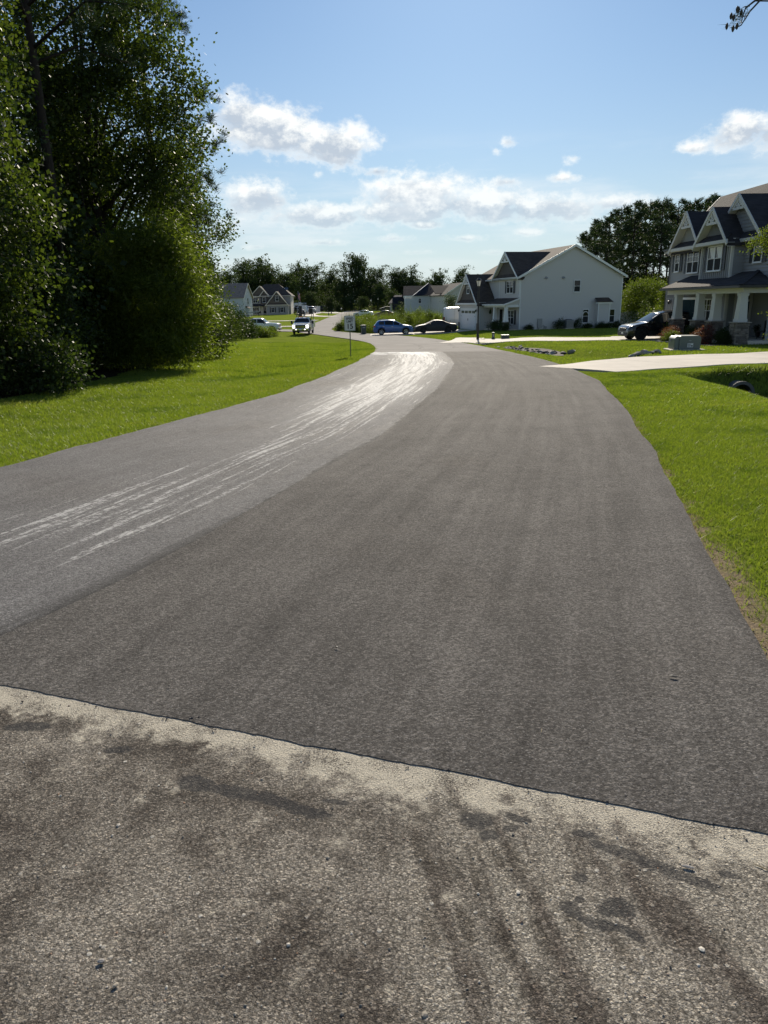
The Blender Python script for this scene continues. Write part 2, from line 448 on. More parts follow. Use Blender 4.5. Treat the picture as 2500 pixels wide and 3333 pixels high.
def m_paint(name, c, rough=.22, metal=0.0, coat=.6):
    def fn(g):
        o = obj_co(g)
        n = g.noise(o, 2.2, 4.0, .6)
        z = g.sep(o)[2]
        dirt = g.m('MULTIPLY', g.sm(z, .75, .25), g.lin(n, .3, .7, .1, .45))
        col = g.mix(dirt, c, (.16, .145, .125))
        rg = g.m('ADD', rough, g.m('MULTIPLY', dirt, .5))
        return pbr(g, col, rg, metal, .5, None, **{'Coat Weight': coat, 'Coat Roughness': .06})
    return mat(name, fn)


def m_emit(name, c, s):
    return mat(name, lambda g: g.n('ShaderNodeEmission', {'Color': tuple(c) + (1,), 'Strength': s}).outputs[0])


def m_stone():
    def fn(g):
        r = g.n('ShaderNodeNewGeometry').outputs['Random Per Island']
        n = g.noise(obj_co(g), 14.0, 4.0, .6)
        col = g.mix(r, (.10, .09, .085), (.30, .27, .24))
        col = g.mix(g.m('MULTIPLY', n, .5), col, (.12, .09, .07))
        return pbr(g, col, .85, 0, .25, bump(g, n, .6, .01))
    return mat('stacked_stone', fn)


MT = dict(
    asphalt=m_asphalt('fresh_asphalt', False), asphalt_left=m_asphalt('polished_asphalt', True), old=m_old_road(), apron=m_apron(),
    lawn=m_lawn(), concrete=m_concrete('driveway_concrete', (.56, .51, .44)),
    white=plain('white_trim', (.74, .75, .74), .5, var=.05), vinyl=plain('pale_vinyl_siding', (.56, .545, .52), .55, var=.05, scale=2),
    bluewhite=plain('bluish_white_siding', (.47, .50, .53), .55, var=.05, scale=2),
    bluegrey=plain('blue_grey_siding', (.29, .295, .295), .6, var=.07, scale=2), greysid=plain('grey_siding', (.27, .27, .28), .6, var=.07, scale=2),
    taupe=plain('taupe_shake', (.105, .09, .08), .8, var=.2, scale=3), cream=plain('cream_siding', (.62, .59, .52), .6, var=.05, scale=2),
    greyshake=plain('grey_shake', (.30, .31, .30), .8, var=.15, scale=3), porchtrim=plain('porch_trim', (.58, .575, .54), .6, var=.05),
    shingle=m_shingle('charcoal_shingle', (.075, .060, .050)), shingle2=m_shingle('dark_blue_shingle', (.043, .040, .042)), shingle3=m_shingle('navy_shingle', (.018, .019, .025)), tan=m_shingle('tan_shingle', (.25, .20, .17)),
    glass=m_glass('window_glass'), curtain=plain('curtain', (.75, .75, .74), .8, var=.08, scale=14), darkin=plain('dark_interior', (.02, .02, .02), .9),
    shutter=plain('black_shutter', (.022, .024, .027), .5), black=plain('black_metal', (.018, .018, .019), .42, .2), darkgreen=plain('utility_green', (.052, .072, .062), .5, var=.15),
    boxgreen=plain('transformer_green', (.135, .155, .140), .45, var=.14, scale=4), stone=m_stone(), mulch=plain('mulch', (.05, .032, .022), .95, var=.4, scale=30),
    rock=plain('grey_rock', (.30, .28, .26), .9, var=.3, scale=9, bmp=.5), darkrock=plain('dark_rock', (.055, .05, .05), .85, var=.4, scale=9, bmp=.5),
    tyre=plain('tyre_rubber', (.016, .016, .016), .85, var=.2), rim=plain('alloy_rim', (.42, .43, .44), .3, .8), chrome=plain('chrome', (.7, .7, .7), .14, 1.0, var=.03),
    darkrim=plain('dark_rim', (.03, .03, .032), .35, .4),
    blue=m_paint('blue_car_paint', (.012, .095, .32)), blackcar=m_paint('black_car_paint', (.008, .009, .011), .16), whitecar=m_paint('white_vehicle_paint', (.70, .72, .72), .25),
    redcar=m_paint('dark_red_paint', (.10, .012, .02)), navycar=m_paint('navy_paint', (.012, .016, .028)), silver=m_paint('silver_paint', (.45, .47, .48), .25, .5),
    cover=plain('black_car_cover', (.022, .023, .026), .55, var=.15), trim=plain('black_plastic', (.022, .022, .022), .6), headlamp=m_glass('headlamp_glass', (.55, .57, .58), .08),
    lit=m_emit('lit_headlamp', (1.0, .97, .9), 3.0), tail=plain('tail_lamp', (.28, .012, .014), .2), amber=plain('amber_lens', (.8, .25, .02), .25), carglass=m_glass('car_glass', (.010, .014, .016), .02),
    signw=plain('sign_sheeting', (.66, .67, .66), .4, var=.05), signk=plain('sign_black', (.012, .012, .012), .5), post=plain('steel_post', (.16, .17, .15), .55, .5, var=.3),
    galv=plain('galvanised', (.30, .31, .32), .5, .5, var=.15), pipe=plain('concrete_pipe', (.13, .125, .115), .85, var=.2, scale=9), doork=plain('black_door', (.012, .012, .013), .7, 0, .2), screen=plain('insect_screen', (.03, .033, .035), .8, 0, .15),
    garage=plain('white_garage_door', (.70, .71, .72), .5, var=.04), garage2=plain('dark_teal_door', (.016, .036, .042), .85, 0, .1),
    lampglass=plain('lamp_glass', (.78, .76, .70), .25, var=.1), red=plain('red_petal', (.42, .02, .035), .6), flagr=plain('flag_red', (.45, .03, .04), .7), flagw=plain('flag_white', (.72, .72, .72), .7), flagb=plain('flag_blue', (.02, .035, .15), .7),
    leaf=m_leaf('broad_leaf', (.026, .044, .010), (.066, .088, .017), .42), leafsun=m_leaf('sunny_leaf', (.020, .036, .009), (.066, .088, .016), .45), leafpale=m_leaf('pale_leaf', (.060, .088, .014), (.105, .135, .022), .5),
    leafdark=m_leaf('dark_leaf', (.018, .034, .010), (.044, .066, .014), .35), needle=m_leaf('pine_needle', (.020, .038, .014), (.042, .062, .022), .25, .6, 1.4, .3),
    leaffeather=m_leaf('feathery_leaf', (.058, .086, .014), (.125, .155, .026), .5, .5), leaffar=m_leaf('far_leaf', (.028, .048, .018), (.058, .080, .028), .3, .7, 1.3, .2),
    leafyellow=m_leaf('yellow_green_leaf', (.07, .10, .016), (.115, .14, .026), .45), leafwine=m_leaf('wine_leaf', (.09, .035, .035), (.16, .075, .065), .4),
    blade=m_leaf('grass_blade', (.100, .150, .018), (.205, .245, .042), .47, .48, 1.6, .3, .75), drygrass=m_leaf('dry_grass', (.16, .12, .06), (.30, .24, .14), .3, .6, 1.3),
    weed=m_leaf('weed', (.055, .085, .016), (.11, .135, .03), .45, .6), bark=m_bark('brown_bark', (.040, .033, .027)), barkpine=m_bark('pine_bark', (.035, .028, .024)), twig=plain('twig', (.05, .042, .035), .8),
    pebble=None,
)


def m_pebble():
    def fn(g):
        r = g.n('ShaderNodeNewGeometry').outputs['Random Per Island']
        ramp = g.n('ShaderNodeValToRGB', {0: r})
        e = ramp.color_ramp.elements
        e[0].position, e[0].color = 0, (.10, .09, .08, 1)
        e[1].position, e[1].color = 1, (.62, .58, .50, 1)
        for ps, c in ((.35, (.22, .20, .17)), (.6, (.38, .33, .26)), (.75, (.30, .17, .10)), (.8, (.42, .38, .33))):
            k = e.new(ps)
            k.color = c + (1,)
        return pbr(g, ramp.outputs[0], .75, 0, .3)
    return mat('loose_pebble', fn)


MT['pebble'] = m_pebble()
# ------------------------------------------------------------------ mesh helpers
def link(name, me, mats, parent=None, loc=None, smooth=False):
    for m in (mats if isinstance(mats, (list, tuple)) else [mats]):
        me.materials.append(MT[m] if isinstance(m, str) else m)
    me.polygons.foreach_set('use_smooth', np.full(len(me.polygons), bool(smooth)))
    o = bpy.data.objects.new(name, me)
    COL.objects.link(o)
    if parent is not None:
        o.parent = parent
    if loc is not None:
        o.location = loc
    return o


def mesh_np(name, v, f, k):
    """numpy vertices (n,3) and faces (m,k) to a mesh"""
    me = bpy.data.meshes.new(name)
    v = np.ascontiguousarray(v, dtype=np.float32)
    f = np.ascontiguousarray(f, dtype=np.int32)
    me.vertices.add(len(v))
    me.vertices.foreach_set('co', v.ravel())
    me.loops.add(f.size)
    me.loops.foreach_set('vertex_index', f.ravel())
    me.polygons.add(len(f))
    me.polygons.foreach_set('loop_start', np.arange(0, f.size, k, dtype=np.int32))
    me.polygons.foreach_set('loop_total', np.full(len(f), k, dtype=np.int32))
    me.update(calc_edges=True)
    me.validate()
    return me


class MB:
    def __init__(s):
        s.v, s.f, s.mi, s.cur = [], [], [], 0

    def add(s, vs, fs):
        b = len(s.v)
        s.v += [tuple(p) for p in vs]
        s.f += [[b + i for i in f] for f in fs]
        s.mi += [s.cur] * len(fs)
        return s

    def poly(s, pts):
        return s.add(pts, [list(range(len(pts)))])

    def box(s, x0, x1, y0, y1, z0, z1, T=None):
        v = [Vector((x, y, z)) for z in (z0, z1) for x, y in ((x0, y0), (x1, y0), (x1, y1), (x0, y1))]
        if T is not None:
            v = [T @ p for p in v]
        return s.add(v, [(3, 2, 1, 0), (4, 5, 6, 7), (0, 1, 5, 4), (1, 2, 6, 5), (2, 3, 7, 6), (3, 0, 4, 7)])

    def beam(s, p0, p1, w, h, up=(0, 0, 1)):
        p0, p1 = Vector(p0), Vector(p1)
        d = (p1 - p0).normalized()
        a = d.cross(Vector(up))
        if a.length < 1e-4:
            a = Vector((1, 0, 0))
        a.normalize()
        b = a.cross(d)
        vs = [p + a * (w / 2 * i) + b * (h / 2 * j) for p in (p0, p1) for i, j in ((-1, -1), (1, -1), (1, 1), (-1, 1))]
        return s.add(vs, [(0, 1, 2, 3), (7, 6, 5, 4), (0, 4, 5, 1), (1, 5, 6, 2), (2, 6, 7, 3), (3, 7, 4, 0)])

    def tube(s, pts, rad, n=6, cap=True):
        pts = [Vector(p) for p in pts]
        if not hasattr(rad, '__len__'):
            rad = [rad] * len(pts)
        vs, fs = [], []
        a = None
        for i, p in enumerate(pts):
            d = (pts[min(i + 1, len(pts) - 1)] - pts[max(i - 1, 0)]).normalized()
            if a is None:
                a = d.orthogonal().normalized()
            a = (a - d * a.dot(d)).normalized()
            b = d.cross(a)
            vs += [p + (a * math.cos(2 * PI * k / n) + b * math.sin(2 * PI * k / n)) * rad[i] for k in range(n)]
        for i in range(len(pts) - 1):
            for k in range(n):
                fs.append((i * n + k, i * n + (k + 1) % n, (i + 1) * n + (k + 1) % n, (i + 1) * n + k))
        if cap:
            fs.append(tuple(range(n))[::-1])
            fs.append(tuple((len(pts) - 1) * n + k for k in range(n)))
        return s.add(vs, fs)

    def lathe(s, prof, n=16, T=None, cap=True):
        """profile (radius, z) turned about z"""
        vs, fs = [], []
        for r, z in prof:
            for k in range(n):
                p = Vector((r * math.cos(2 * PI * k / n), r * math.sin(2 * PI * k / n), z))
                vs.append(T @ p if T is not None else p)
        for i in range(len(prof) - 1):
            for k in range(n):
                fs.append((i * n + k, i * n + (k + 1) % n, (i + 1) * n + (k + 1) % n, (i + 1) * n + k))
        if cap:
            fs.append(tuple(range(n))[::-1])
            fs.append(tuple((len(prof) - 1) * n + k for k in range(n)))
        return s.add(vs, fs)

    def slab(s, pts, t):
        """polygon given by its upper side, t thick downwards"""
        n = len(pts)
        top = [Vector(p) for p in pts]
        bot = [p - Vector((0, 0, t)) for p in top]
        return s.add(top + bot, [tuple(range(n)), tuple(range(2 * n - 1, n - 1, -1))] + [(i, n + i, n + (i + 1) % n, (i + 1) % n) for i in range(n)])

    def prism(s, pts, d):
        """polygon extruded by the vector d"""
        n = len(pts)
        a = [Vector(p) for p in pts]
        b = [p + Vector(d) for p in a]
        return s.add(a + b, [tuple(range(n))[::-1], tuple(range(n, 2 * n))] + [(i, (i + 1) % n, n + (i + 1) % n, n + i) for i in range(n)])

    def mesh(s, name):
        me = bpy.data.meshes.new(name)
        me.from_pydata([tuple(p) for p in s.v], [], s.f)
        if any(s.mi):
            me.polygons.foreach_set('material_index', s.mi)
        bm = bmesh.new()
        bm.from_mesh(me)
        bmesh.ops.recalc_face_normals(bm, faces=bm.faces)
        bm.to_mesh(me)
        bm.free()
        return me

    def build(s, name, mats, parent=None, smooth=False, bevel=0.0, seg=1, loc=None):
        o = link(name, s.mesh(name), mats, parent, loc, smooth)
        if bevel:
            m = o.modifiers.new('bevel', 'BEVEL')
            m.width, m.segments, m.limit_method, m.angle_limit = bevel, seg, 'ANGLE', R(35)
        return o


def tag(o, label=None, cat=None, group=None, kind=None):
    for k, v in (('label', label), ('category', cat), ('group', group), ('kind', kind)):
        if v:
            o[k] = v
    return o


def thing(name, label, cat, loc=(0, 0, 0), rz=0.0, group=None):
    o = bpy.data.objects.new(name, None)
    COL.objects.link(o)
    o.location = loc
    o.rotation_euler = (0, 0, rz)
    return tag(o, label, cat, group)


def copy_tree(o, parent=None):
    c = o.copy()
    COL.objects.link(c)
    c.parent = parent
    for ch in list(o.children):
        copy_tree(ch, c)
    return c


# ------------------------------------------------------------------ terrain and where things stand
_zx, _zy = zip((-60, 1.47), (0, 0), (70, -1.715), (80, -1.93), (90, -2.05), (105, -2.08), (130, -1.9), (170, -1.55), (220, -1.2), (260, -1.1), (400, -.8), (6000, -.8))
_ys = np.arange(-60, 500, 1.0)
_zs = np.convolve(np.pad(np.interp(_ys, _zx, _zy), 6, mode='edge'), np.ones(13) / 13, 'valid')
_zs = np.where(_ys < 50, -0.0245 * _ys, _zs)


def zr(Y):
    return np.interp(Y, _ys, _zs)


LEFT = [(-7.6, 1.0), (-6.9, 3.0), (-4.52, 8.2), (-3.99, 10.52), (-3.46, 12.42), (-2.44, 16.76), (-1.76, 22.06), (-1.0, 29.5), (-.53, 36.34), (-.22, 42.1), (-.40, 48), (-.78, 54.1), (-2.0, 64), (-3.87, 73.7), (-5.9, 82.5), (-8.1, 90.2), (-11.0, 97.5), (-12.4, 106), (-12.4, 118), (-12.1, 129.6), (-12.0, 152.8), (-11.8, 219), (-11.8, 262)]
RIGHT = [(1.55, 1.0), (1.62, 2.0), (1.78, 2.96), (2.02, 3.72), (2.39, 5.2), (3.2, 8.1), (4.43, 12.94), (5.7, 18.98), (6.33, 24.94), (6.5, 30), (6.41, 36.3), (6.16, 46.8), (4.99, 61.7), (3.59, 73.3), (1.6, 81.2), (-1.2, 88.2), (-3.7, 93), (-6.0, 99), (-7.3, 106), (-7.2, 125), (-7.0, 144), (-6.6, 219), (-6.6, 262)]
SEAM = [(-2.25, 3.1), (-2.05, 3.5), (-1.72, 4.16), (-1.50, 4.98), (-.96, 6.8), (.02, 10.24), (.55, 12.9), (1.45, 17.8), (2.28, 23.5), (2.78, 27.3), (3.06, 31.5), (3.2, 37.7)]


def xat(line, Y):
    xs, ys = zip(*line)
    return np.interp(Y, ys, xs)


def seg_dist(X, Y, line):
    X, Y = np.asarray(X, float), np.asarray(Y, float)
    best = np.full(X.shape, 1e9)
    for (ax, ay), (bx, by) in zip(line[:-1], line[1:]):
        dx, dy = bx - ax, by - ay
        t = np.clip(((X - ax) * dx + (Y - ay) * dy) / (dx * dx + dy * dy), 0, 1)
        best = np.minimum(best, np.hypot(X - ax - t * dx, Y - ay - t * dy))
    return best


def sstep(a, b, x):
    t = np.clip((x - a) / (b - a), 0, 1)
    return t * t * (3 - 2 * t)


def road_d(X, Y):
    """metres outside the road: negative inside; second value +1 on the right, -1 on the left"""
    X, Y = np.asarray(X, float), np.asarray(Y, float)
    xl, xr = xat(LEFT, Y), xat(RIGHT, Y)
    right = X > (xl + xr) / 2
    dl, dr = seg_dist(X, Y, LEFT), seg_dist(X, Y, RIGHT)
    inside = (X > xl) & (X < xr)
    d = np.where(right, dr, dl)
    return np.where(inside, -np.minimum(dl, dr), d), np.where(right, 1, -1)


def wave(X, Y):
    return np.sin(X * .61 + 1.3) * np.cos(Y * .47 + .4) * .5 + np.sin(X * 1.7 + Y * 1.1) * .25 + np.sin(X * .23 - Y * .31 + 2) * .6


DITCH = [(7.6, 4.0), (9.3, 10.0), (10.4, 16.0), (10.9, 20.4)]
SWALE = [(9.8, 29.5), (9.2, 36), (8.5, 43), (7.9, 48), (7.3, 51.5)]


def G(X, Y):
    """height of the ground"""
    X, Y = np.asarray(X, float), np.asarray(Y, float)
    d, side = road_d(X, Y)
    z = zr(Y)
    near = sstep(100, 80, Y)
    left = -.05 - .10 * sstep(.4, 2.6, d) + .16 * sstep(2.6, 5.5, d) + .25 * sstep(6, 14, d)
    right = -.05 + .04 * sstep(1, 5, d)
    h = np.where(side > 0, right, left) * near + (-.05) * (1 - near)
    h = np.where(d < 0, -.06, h)
    z = z + h + wave(X, Y) * .035 * sstep(.6, 3, d)
    dd = seg_dist(X, Y, DITCH)
    z = z - .78 * sstep(2.6, .3, dd) * sstep(21.55, 21.0, Y) * sstep(.3, 1.2, d)
    ds = seg_dist(X, Y, SWALE)
    z = z - .26 * sstep(2.1, .3, ds) * sstep(.3, 1.2, d)
    lot = sstep(62, 76, Y) * sstep(4, 12, d) * (side > 0) * sstep(135, 105, Y)
    z = z + .38 * lot
    lot2 = sstep(40, 46, Y) * sstep(60, 54, Y) * sstep(6, 9, d) * (side > 0)
    z = z + .08 * lot2
    return z


def gz(x, y):
    return float(G(np.array([x]), np.array([y]))[0])


def ray(px, py):
    d = CR * ((px - CX) / F) + CU * ((CY - py) / F) + _f
    return d / d.y


def at(px, py, Y):
    """the point at distance Y seen at a pixel of the photograph"""
    d = ray(px, py)
    return Vector((d.x * Y, Y, 1.6 + d.z * Y))


def xw(px, py, Y):
    return float(at(px, py, Y).x)


def foot(px, Y):
    """ground point at distance Y in the column of a pixel"""
    x = xw(px, 1000, Y)
    return Vector((x, Y, gz(x, Y)))


# ------------------------------------------------------------------ ground
def axis(parts):
    out = []
    for a, b, s in parts:
        out += list(np.arange(a, b, s))
    return np.array(out + [parts[-1][1]])


def build_ground():
    xs = axis([(-1500, -300, 120), (-300, -80, 15), (-80, -22, 3), (-22, -9, .7), (-9, 13, .22), (13, 26, .6), (26, 80, 3), (80, 300, 15), (300, 1500, 120)])
    ys = axis([(-30, -6, 3), (-6, 0, .6), (0, 30, .25), (30, 62, .45), (62, 110, 1.0), (110, 270, 4), (270, 600, 20), (600, 3000, 200)])
    X, Y = np.meshgrid(xs, ys)
    Z = G(X, Y)
    d, side = road_d(X, Y)
    v = np.stack([X, Y, Z], -1).reshape(-1, 3)
    ny, nx = X.shape
    i = np.arange(ny - 1)[:, None] * nx + np.arange(nx - 1)[None, :]
    f = np.stack([i, i + 1, i + nx + 1, i + nx], -1).reshape(-1, 4)
    me = mesh_np('ground', v, f, 4)
    at_ = me.attributes.new('edge', 'FLOAT', 'POINT')
    at_.data.foreach_set('value', np.clip(d, 0, 5).astype(np.float32).ravel())
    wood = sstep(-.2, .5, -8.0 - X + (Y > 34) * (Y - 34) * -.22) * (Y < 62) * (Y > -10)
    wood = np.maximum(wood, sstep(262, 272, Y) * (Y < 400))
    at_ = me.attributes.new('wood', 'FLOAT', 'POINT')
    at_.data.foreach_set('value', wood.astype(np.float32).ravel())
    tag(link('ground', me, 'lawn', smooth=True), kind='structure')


build_ground()


def resample(line, n):
    p = np.array(line, float)
    s = np.concatenate([[0], np.cumsum(np.hypot(*np.diff(p, axis=0).T))])
    # smooth curve through the points
    t = np.linspace(0, s[-1], n)
    x, y = np.interp(t, s, p[:, 0]), np.interp(t, s, p[:, 1])
    k = max(1, n // 60)
    if k > 1:
        ker = np.ones(2 * k + 1) / (2 * k + 1)
        xp, yp = np.pad(x, k, mode='reflect', reflect_type='odd'), np.pad(y, k, mode='reflect', reflect_type='odd')
        x, y = np.convolve(xp, ker, 'valid'), np.convolve(yp, ker, 'valid')
    return np.stack([x, y], -1), t


def cut(line, y0, y1):
    ys = [y0] + [q for _, q in line if y0 < q < y1] + [y1]
    return [(float(xat(line, y)), y) for y in ys]


def ribbon(name, A, B, n, m, zoff, mat_, rag=(0, 0), skirt=0.0, kind='structure', lip=0.0):
    """sheet between two lines, following the grade; u metres across from A's far side, v metres along"""
    a, t = resample(A, n)
    b, _ = resample(B, n)
    ja = np.convolve(RNG.normal(0, 1, n + 6), np.ones(7) / 3, 'valid') * rag[0]
    jb = np.convolve(RNG.normal(0, 1, n + 6), np.ones(7) / 3, 'valid') * rag[1]
    w = b - a
    wl = np.hypot(w[:, 0], w[:, 1])[:, None]
    a = a + w / wl * ja[:, None]
    b = b + w / wl * jb[:, None]
    k = np.linspace(0, 1, m)
    P = a[:, None, :] * (1 - k[None, :, None]) + b[:, None, :] * k[None, :, None]
    if lip:
        j = np.convolve(RNG.normal(0, 1, m + 4), np.ones(5) / 2.2, 'valid') * lip
        P[0, 1:-1, 1] += j[1:-1]
    Z = zr(P[..., 1]) + zoff
    V = np.concatenate([P, Z[..., None]], -1).reshape(-1, 3)
    i = np.arange(n - 1)[:, None] * m + np.arange(m - 1)[None, :]
    fc = np.stack([i, i + 1, i + m + 1, i + m], -1).reshape(-1, 4)
    UV = np.stack([np.broadcast_to((k[None, :] - 1) * wl, (n, m)), np.broadcast_to(t[:, None], (n, m))], -1).reshape(-1, 2)
    if skirt:
        ring = list(range(m)) + [j * m + m - 1 for j in range(1, n)] + [(n - 1) * m + j for j in range(m - 2, -1, -1)] + [j * m for j in range(n - 2, 0, -1)]
        base = len(V)
        V = np.concatenate([V, V[ring] - [0, 0, skirt]])
        UV = np.concatenate([UV, UV[ring]])
        L = len(ring)
        sk = [(ring[q], base + q, base + (q + 1) % L, ring[(q + 1) % L]) for q in range(L)]
        fc = np.concatenate([fc, np.array(sk)])
    me = mesh_np(name, V, fc, 4)
    uv = me.uv_layers.new(name='uv')
    uv.data.foreach_set('uv', UV[fc.ravel()].astype(np.float32).ravel())
    return tag(link(name, me, mat_, smooth=not skirt), kind=kind)


def build_roads():
    # old road: the near pavement by the camera, and the grey road beyond the fresh asphalt
    A = [(-14, -8), (-14, 1.5), (-9, 3.4), (-6.95, 3.0)]
    ribbon('old_pavement', [(-14, -8), (-12, -2), (-9.5, 2), (-7.2, 4.5), (-6.0, 6.5)], [(2.9, -8), (2.3, -2), (1.75, 1.0), (1.50, 1.7), (1.30, 2.6), (1.2, 3.6)], 60, 40, .0015, 'apron', (.02, .03))
    ribbon('road', cut(LEFT, 36.0, 262), cut(RIGHT, 35.5, 262), 240, 12, .003, 'old', (.03, .03))
    # fresh overlay in two lanes, 14 mm thick
    s2 = SEAM
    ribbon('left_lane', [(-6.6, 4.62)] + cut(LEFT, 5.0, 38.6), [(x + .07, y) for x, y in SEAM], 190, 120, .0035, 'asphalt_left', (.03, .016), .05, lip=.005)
    ribbon('right_lane', s2, [(1.45, 1.78), (1.62, 2.3)] + cut(RIGHT, 2.8, 37.0), 190, 120, .0050, 'asphalt', (.012, .014), .05, lip=.005)
    # lane ends towards the camera follow the diagonal joint
    # branch road to the left, at the junction
    ribbon('side_road', [(-8.0, 97.2), (-14, 102.4), (-24, 106), (-60, 112)], [(-9.5, 106), (-15.0, 109.5), (-25, 112.5), (-60, 119)], 60, 8, .008, 'old', (.03, .03))


build_roads()


def strip(name, pts, w, zoff, mat_, n=40, follow=True, joints=0.0):
    """driveway: a sheet draped over the ground along a line; w may vary along it"""
    p, t = resample(pts, n)
    ws = np.interp(np.linspace(0, 1, n), np.linspace(0, 1, len(w)), w) if hasattr(w, '__len__') else np.full(n, w)
    d = np.gradient(p, axis=0)
    d /= np.hypot(d[:, 0], d[:, 1])[:, None]
    nrm = np.stack([-d[:, 1], d[:, 0]], -1)
    m = 7
    k = np.linspace(-.5, .5, m)
    P = p[:, None, :] + nrm[:, None, :] * (k[None, :, None] * ws[:, None, None])
    zc = G(p[:, 0], p[:, 1])
    ker = np.ones(5) / 5
    zc = np.convolve(np.pad(zc, 2, mode='edge'), ker, 'valid')
    edge = np.maximum(G(P[:, 0, 0], P[:, 0, 1]), G(P[:, -1, 0], P[:, -1, 1]))
    Z = np.maximum(zc[:, None], np.minimum(edge[:, None], zc[:, None] + .12)) + zoff + 0 * P[..., 0]
    rd, _ = road_d(P[..., 0], P[..., 1])
    kk = sstep(.1, 1.6, rd)
    Z = Z * kk + (zr(P[..., 1]) + .010) * (1 - kk)
    V = np.concatenate([P, Z[..., None]], -1).reshape(-1, 3)
    i = np.arange(n - 1)[:, None] * m + np.arange(m - 1)[None, :]
    fc = np.stack([i, i + 1, i + m + 1, i + m], -1).reshape(-1, 4)
    base = len(V)
    V = np.concatenate([V, V - [0, 0, .25]])
    sk = []
    for q in range(n - 1):
        a, b = q * m, (q + 1) * m
        sk.append((a, b, base + b, base + a))
        a, b = q * m + m - 1, (q + 1) * m + m - 1
        sk.append((b, a, base + a, base + b))
    for q in range(m - 1):
        sk.append((q, q + 1, base + q + 1, base + q))
        a = (n - 1) * m + q
        sk.append((a + 1, a, base + a, base + a + 1))
    me = mesh_np(name, V, np.concatenate([fc, np.array(sk)]), 4)
    return tag(link(name, me, mat_), kind='structure'), P, Z


def near_driveway():
    """slabs of the near driveway, each a piece between recessed joints"""
    root, P, Z = strip('driveway', [(6.25, 23.3), (8.0, 24.4), (12, 26.3), (18, 28.6), (30, 33)], [3.3, 4.3, 4.1, 4.1, 4.1], .03, 'concrete', 60)
    jb = MB()
    for x in (9.4, 13.6, 18.0):
        y = np.interp(x, [5.9, 8, 12, 18, 30], [24, 24.6, 26.3, 28.6, 33])
        dx, dy = -.36, .93
        z = float(np.interp(x, P[:, 3, 0], Z[:, 3])) + .004
        a, b = Vector((x - dx * 2.05, y - dy * 2.05, z)), Vector((x + dx * 2.05, y + dy * 2.05, z))
        s = Vector((.005, .0018, 0))
        jb.poly([a - s, a + s, b + s, b - s])
    jb.build('control_joint', 'darkrock', root)
    return root


near_driveway()
far_drive, _, _ = strip('driveway', [(5.2, 56.5), (8, 55.8), (12, 54.2), (15.5, 51.0), (19.0, 49.6), (24, 49.6)], [8.5, 5.6, 5.0, 5.2, 6.0, 6.0], .035, 'concrete', 50)
strip('driveway', [(-1.2, 84.6), (2.0, 84.6), (6.0, 85.2), (9.6, 86.8)], [6.2, 5.4, 5.4, 5.6], .05, 'concrete', 30)
# pale driveways across the far lawns
strip('driveway', [(-13.0, 121.5), (-24, 122.5), (-42, 124)], 3.2, .05, 'concrete', 20)
strip('driveway', [(-13.0, 150), (-26, 152), (-50, 154)], 4.2, .05, 'concrete', 20)
strip('driveway', [(-11.6, 178), (-17.5, 187), (-20.5, 205), (-22, 232)], [4, 4, 5, 9], .05, 'concrete', 20)
strip('driveway', [(-11.4, 214), (-15, 224), (-18, 244)], [4, 5, 7], .05, 'concrete', 20)
strip('driveway', [(-6.9, 150), (0, 153), (12, 156)], 4.5, .05, 'concrete', 20)
strip('driveway', [(-6.8, 186), (2, 188), (14, 190)], 4.5, .05, 'concrete', 20)
strip('driveway', [(-11, 262), (8, 262), (40, 262)], 5.5, .05, 'concrete', 20)


# ------------------------------------------------------------------ grass
def blades(pts, h, w, lean, mat_, name, rng, kind='stuff', parent=None):
    """one bent triangle pair per blade"""
    n = len(pts)
    a = rng.uniform(0, 2 * PI, n)
    hh = np.asarray(h) * rng.uniform(.55, 1.35, n)
    ww = w * rng.uniform(.7, 1.3, n)
    l = rng.normal(0, lean, n)
    l2 = rng.normal(0, lean, n)
    bx, by = np.cos(a) * ww / 2, np.sin(a) * ww / 2
    o = pts
    V = np.empty((n, 3, 3))
    V[:, 0] = o + np.stack([bx, by, np.zeros(n)], -1)
    V[:, 1] = o - np.stack([bx, by, np.zeros(n)], -1)
    V[:, 2] = o + np.stack([l * hh, l2 * hh, hh], -1)
    me = mesh_np(name, V.reshape(-1, 3), np.arange(3 * n).reshape(-1, 3), 3)
    return tag(link(name, me, mat_, parent), kind=kind)


def in_drive(X, Y):
    a = seg_dist(X, Y, [(5.9, 24.0), (8.0, 24.6), (12, 26.3), (18, 28.6), (30, 33)]) < 2.25
    a |= seg_dist(X, Y, [(5.2, 56.5), (8, 55.8), (12, 54.2), (15.5, 51.0), (19.0, 49.6), (24, 49.6)]) < 2.75
    a |= seg_dist(X, Y, [(9.0, 37.5), (8.5, 43), (7.9, 48)]) < .95
    a |= seg_dist(X, Y, [(-1.2, 84.6), (6, 85.2), (9.6, 86.8)]) < 2.9
    return a


def sow(n, x0, x1, y0, y1, dens, rng):
    X, Y = rng.uniform(x0, x1, n), rng.uniform(y0, y1, n)
    d, s = road_d(X, Y)
    keep = (d > -.035) & (rng.uniform(0, 1, n) < dens(X, Y, d, s)) & ~in_drive(X, Y)
    X, Y, d = X[keep], Y[keep], d[keep]
    return np.stack([X, Y, G(X, Y)], -1), d


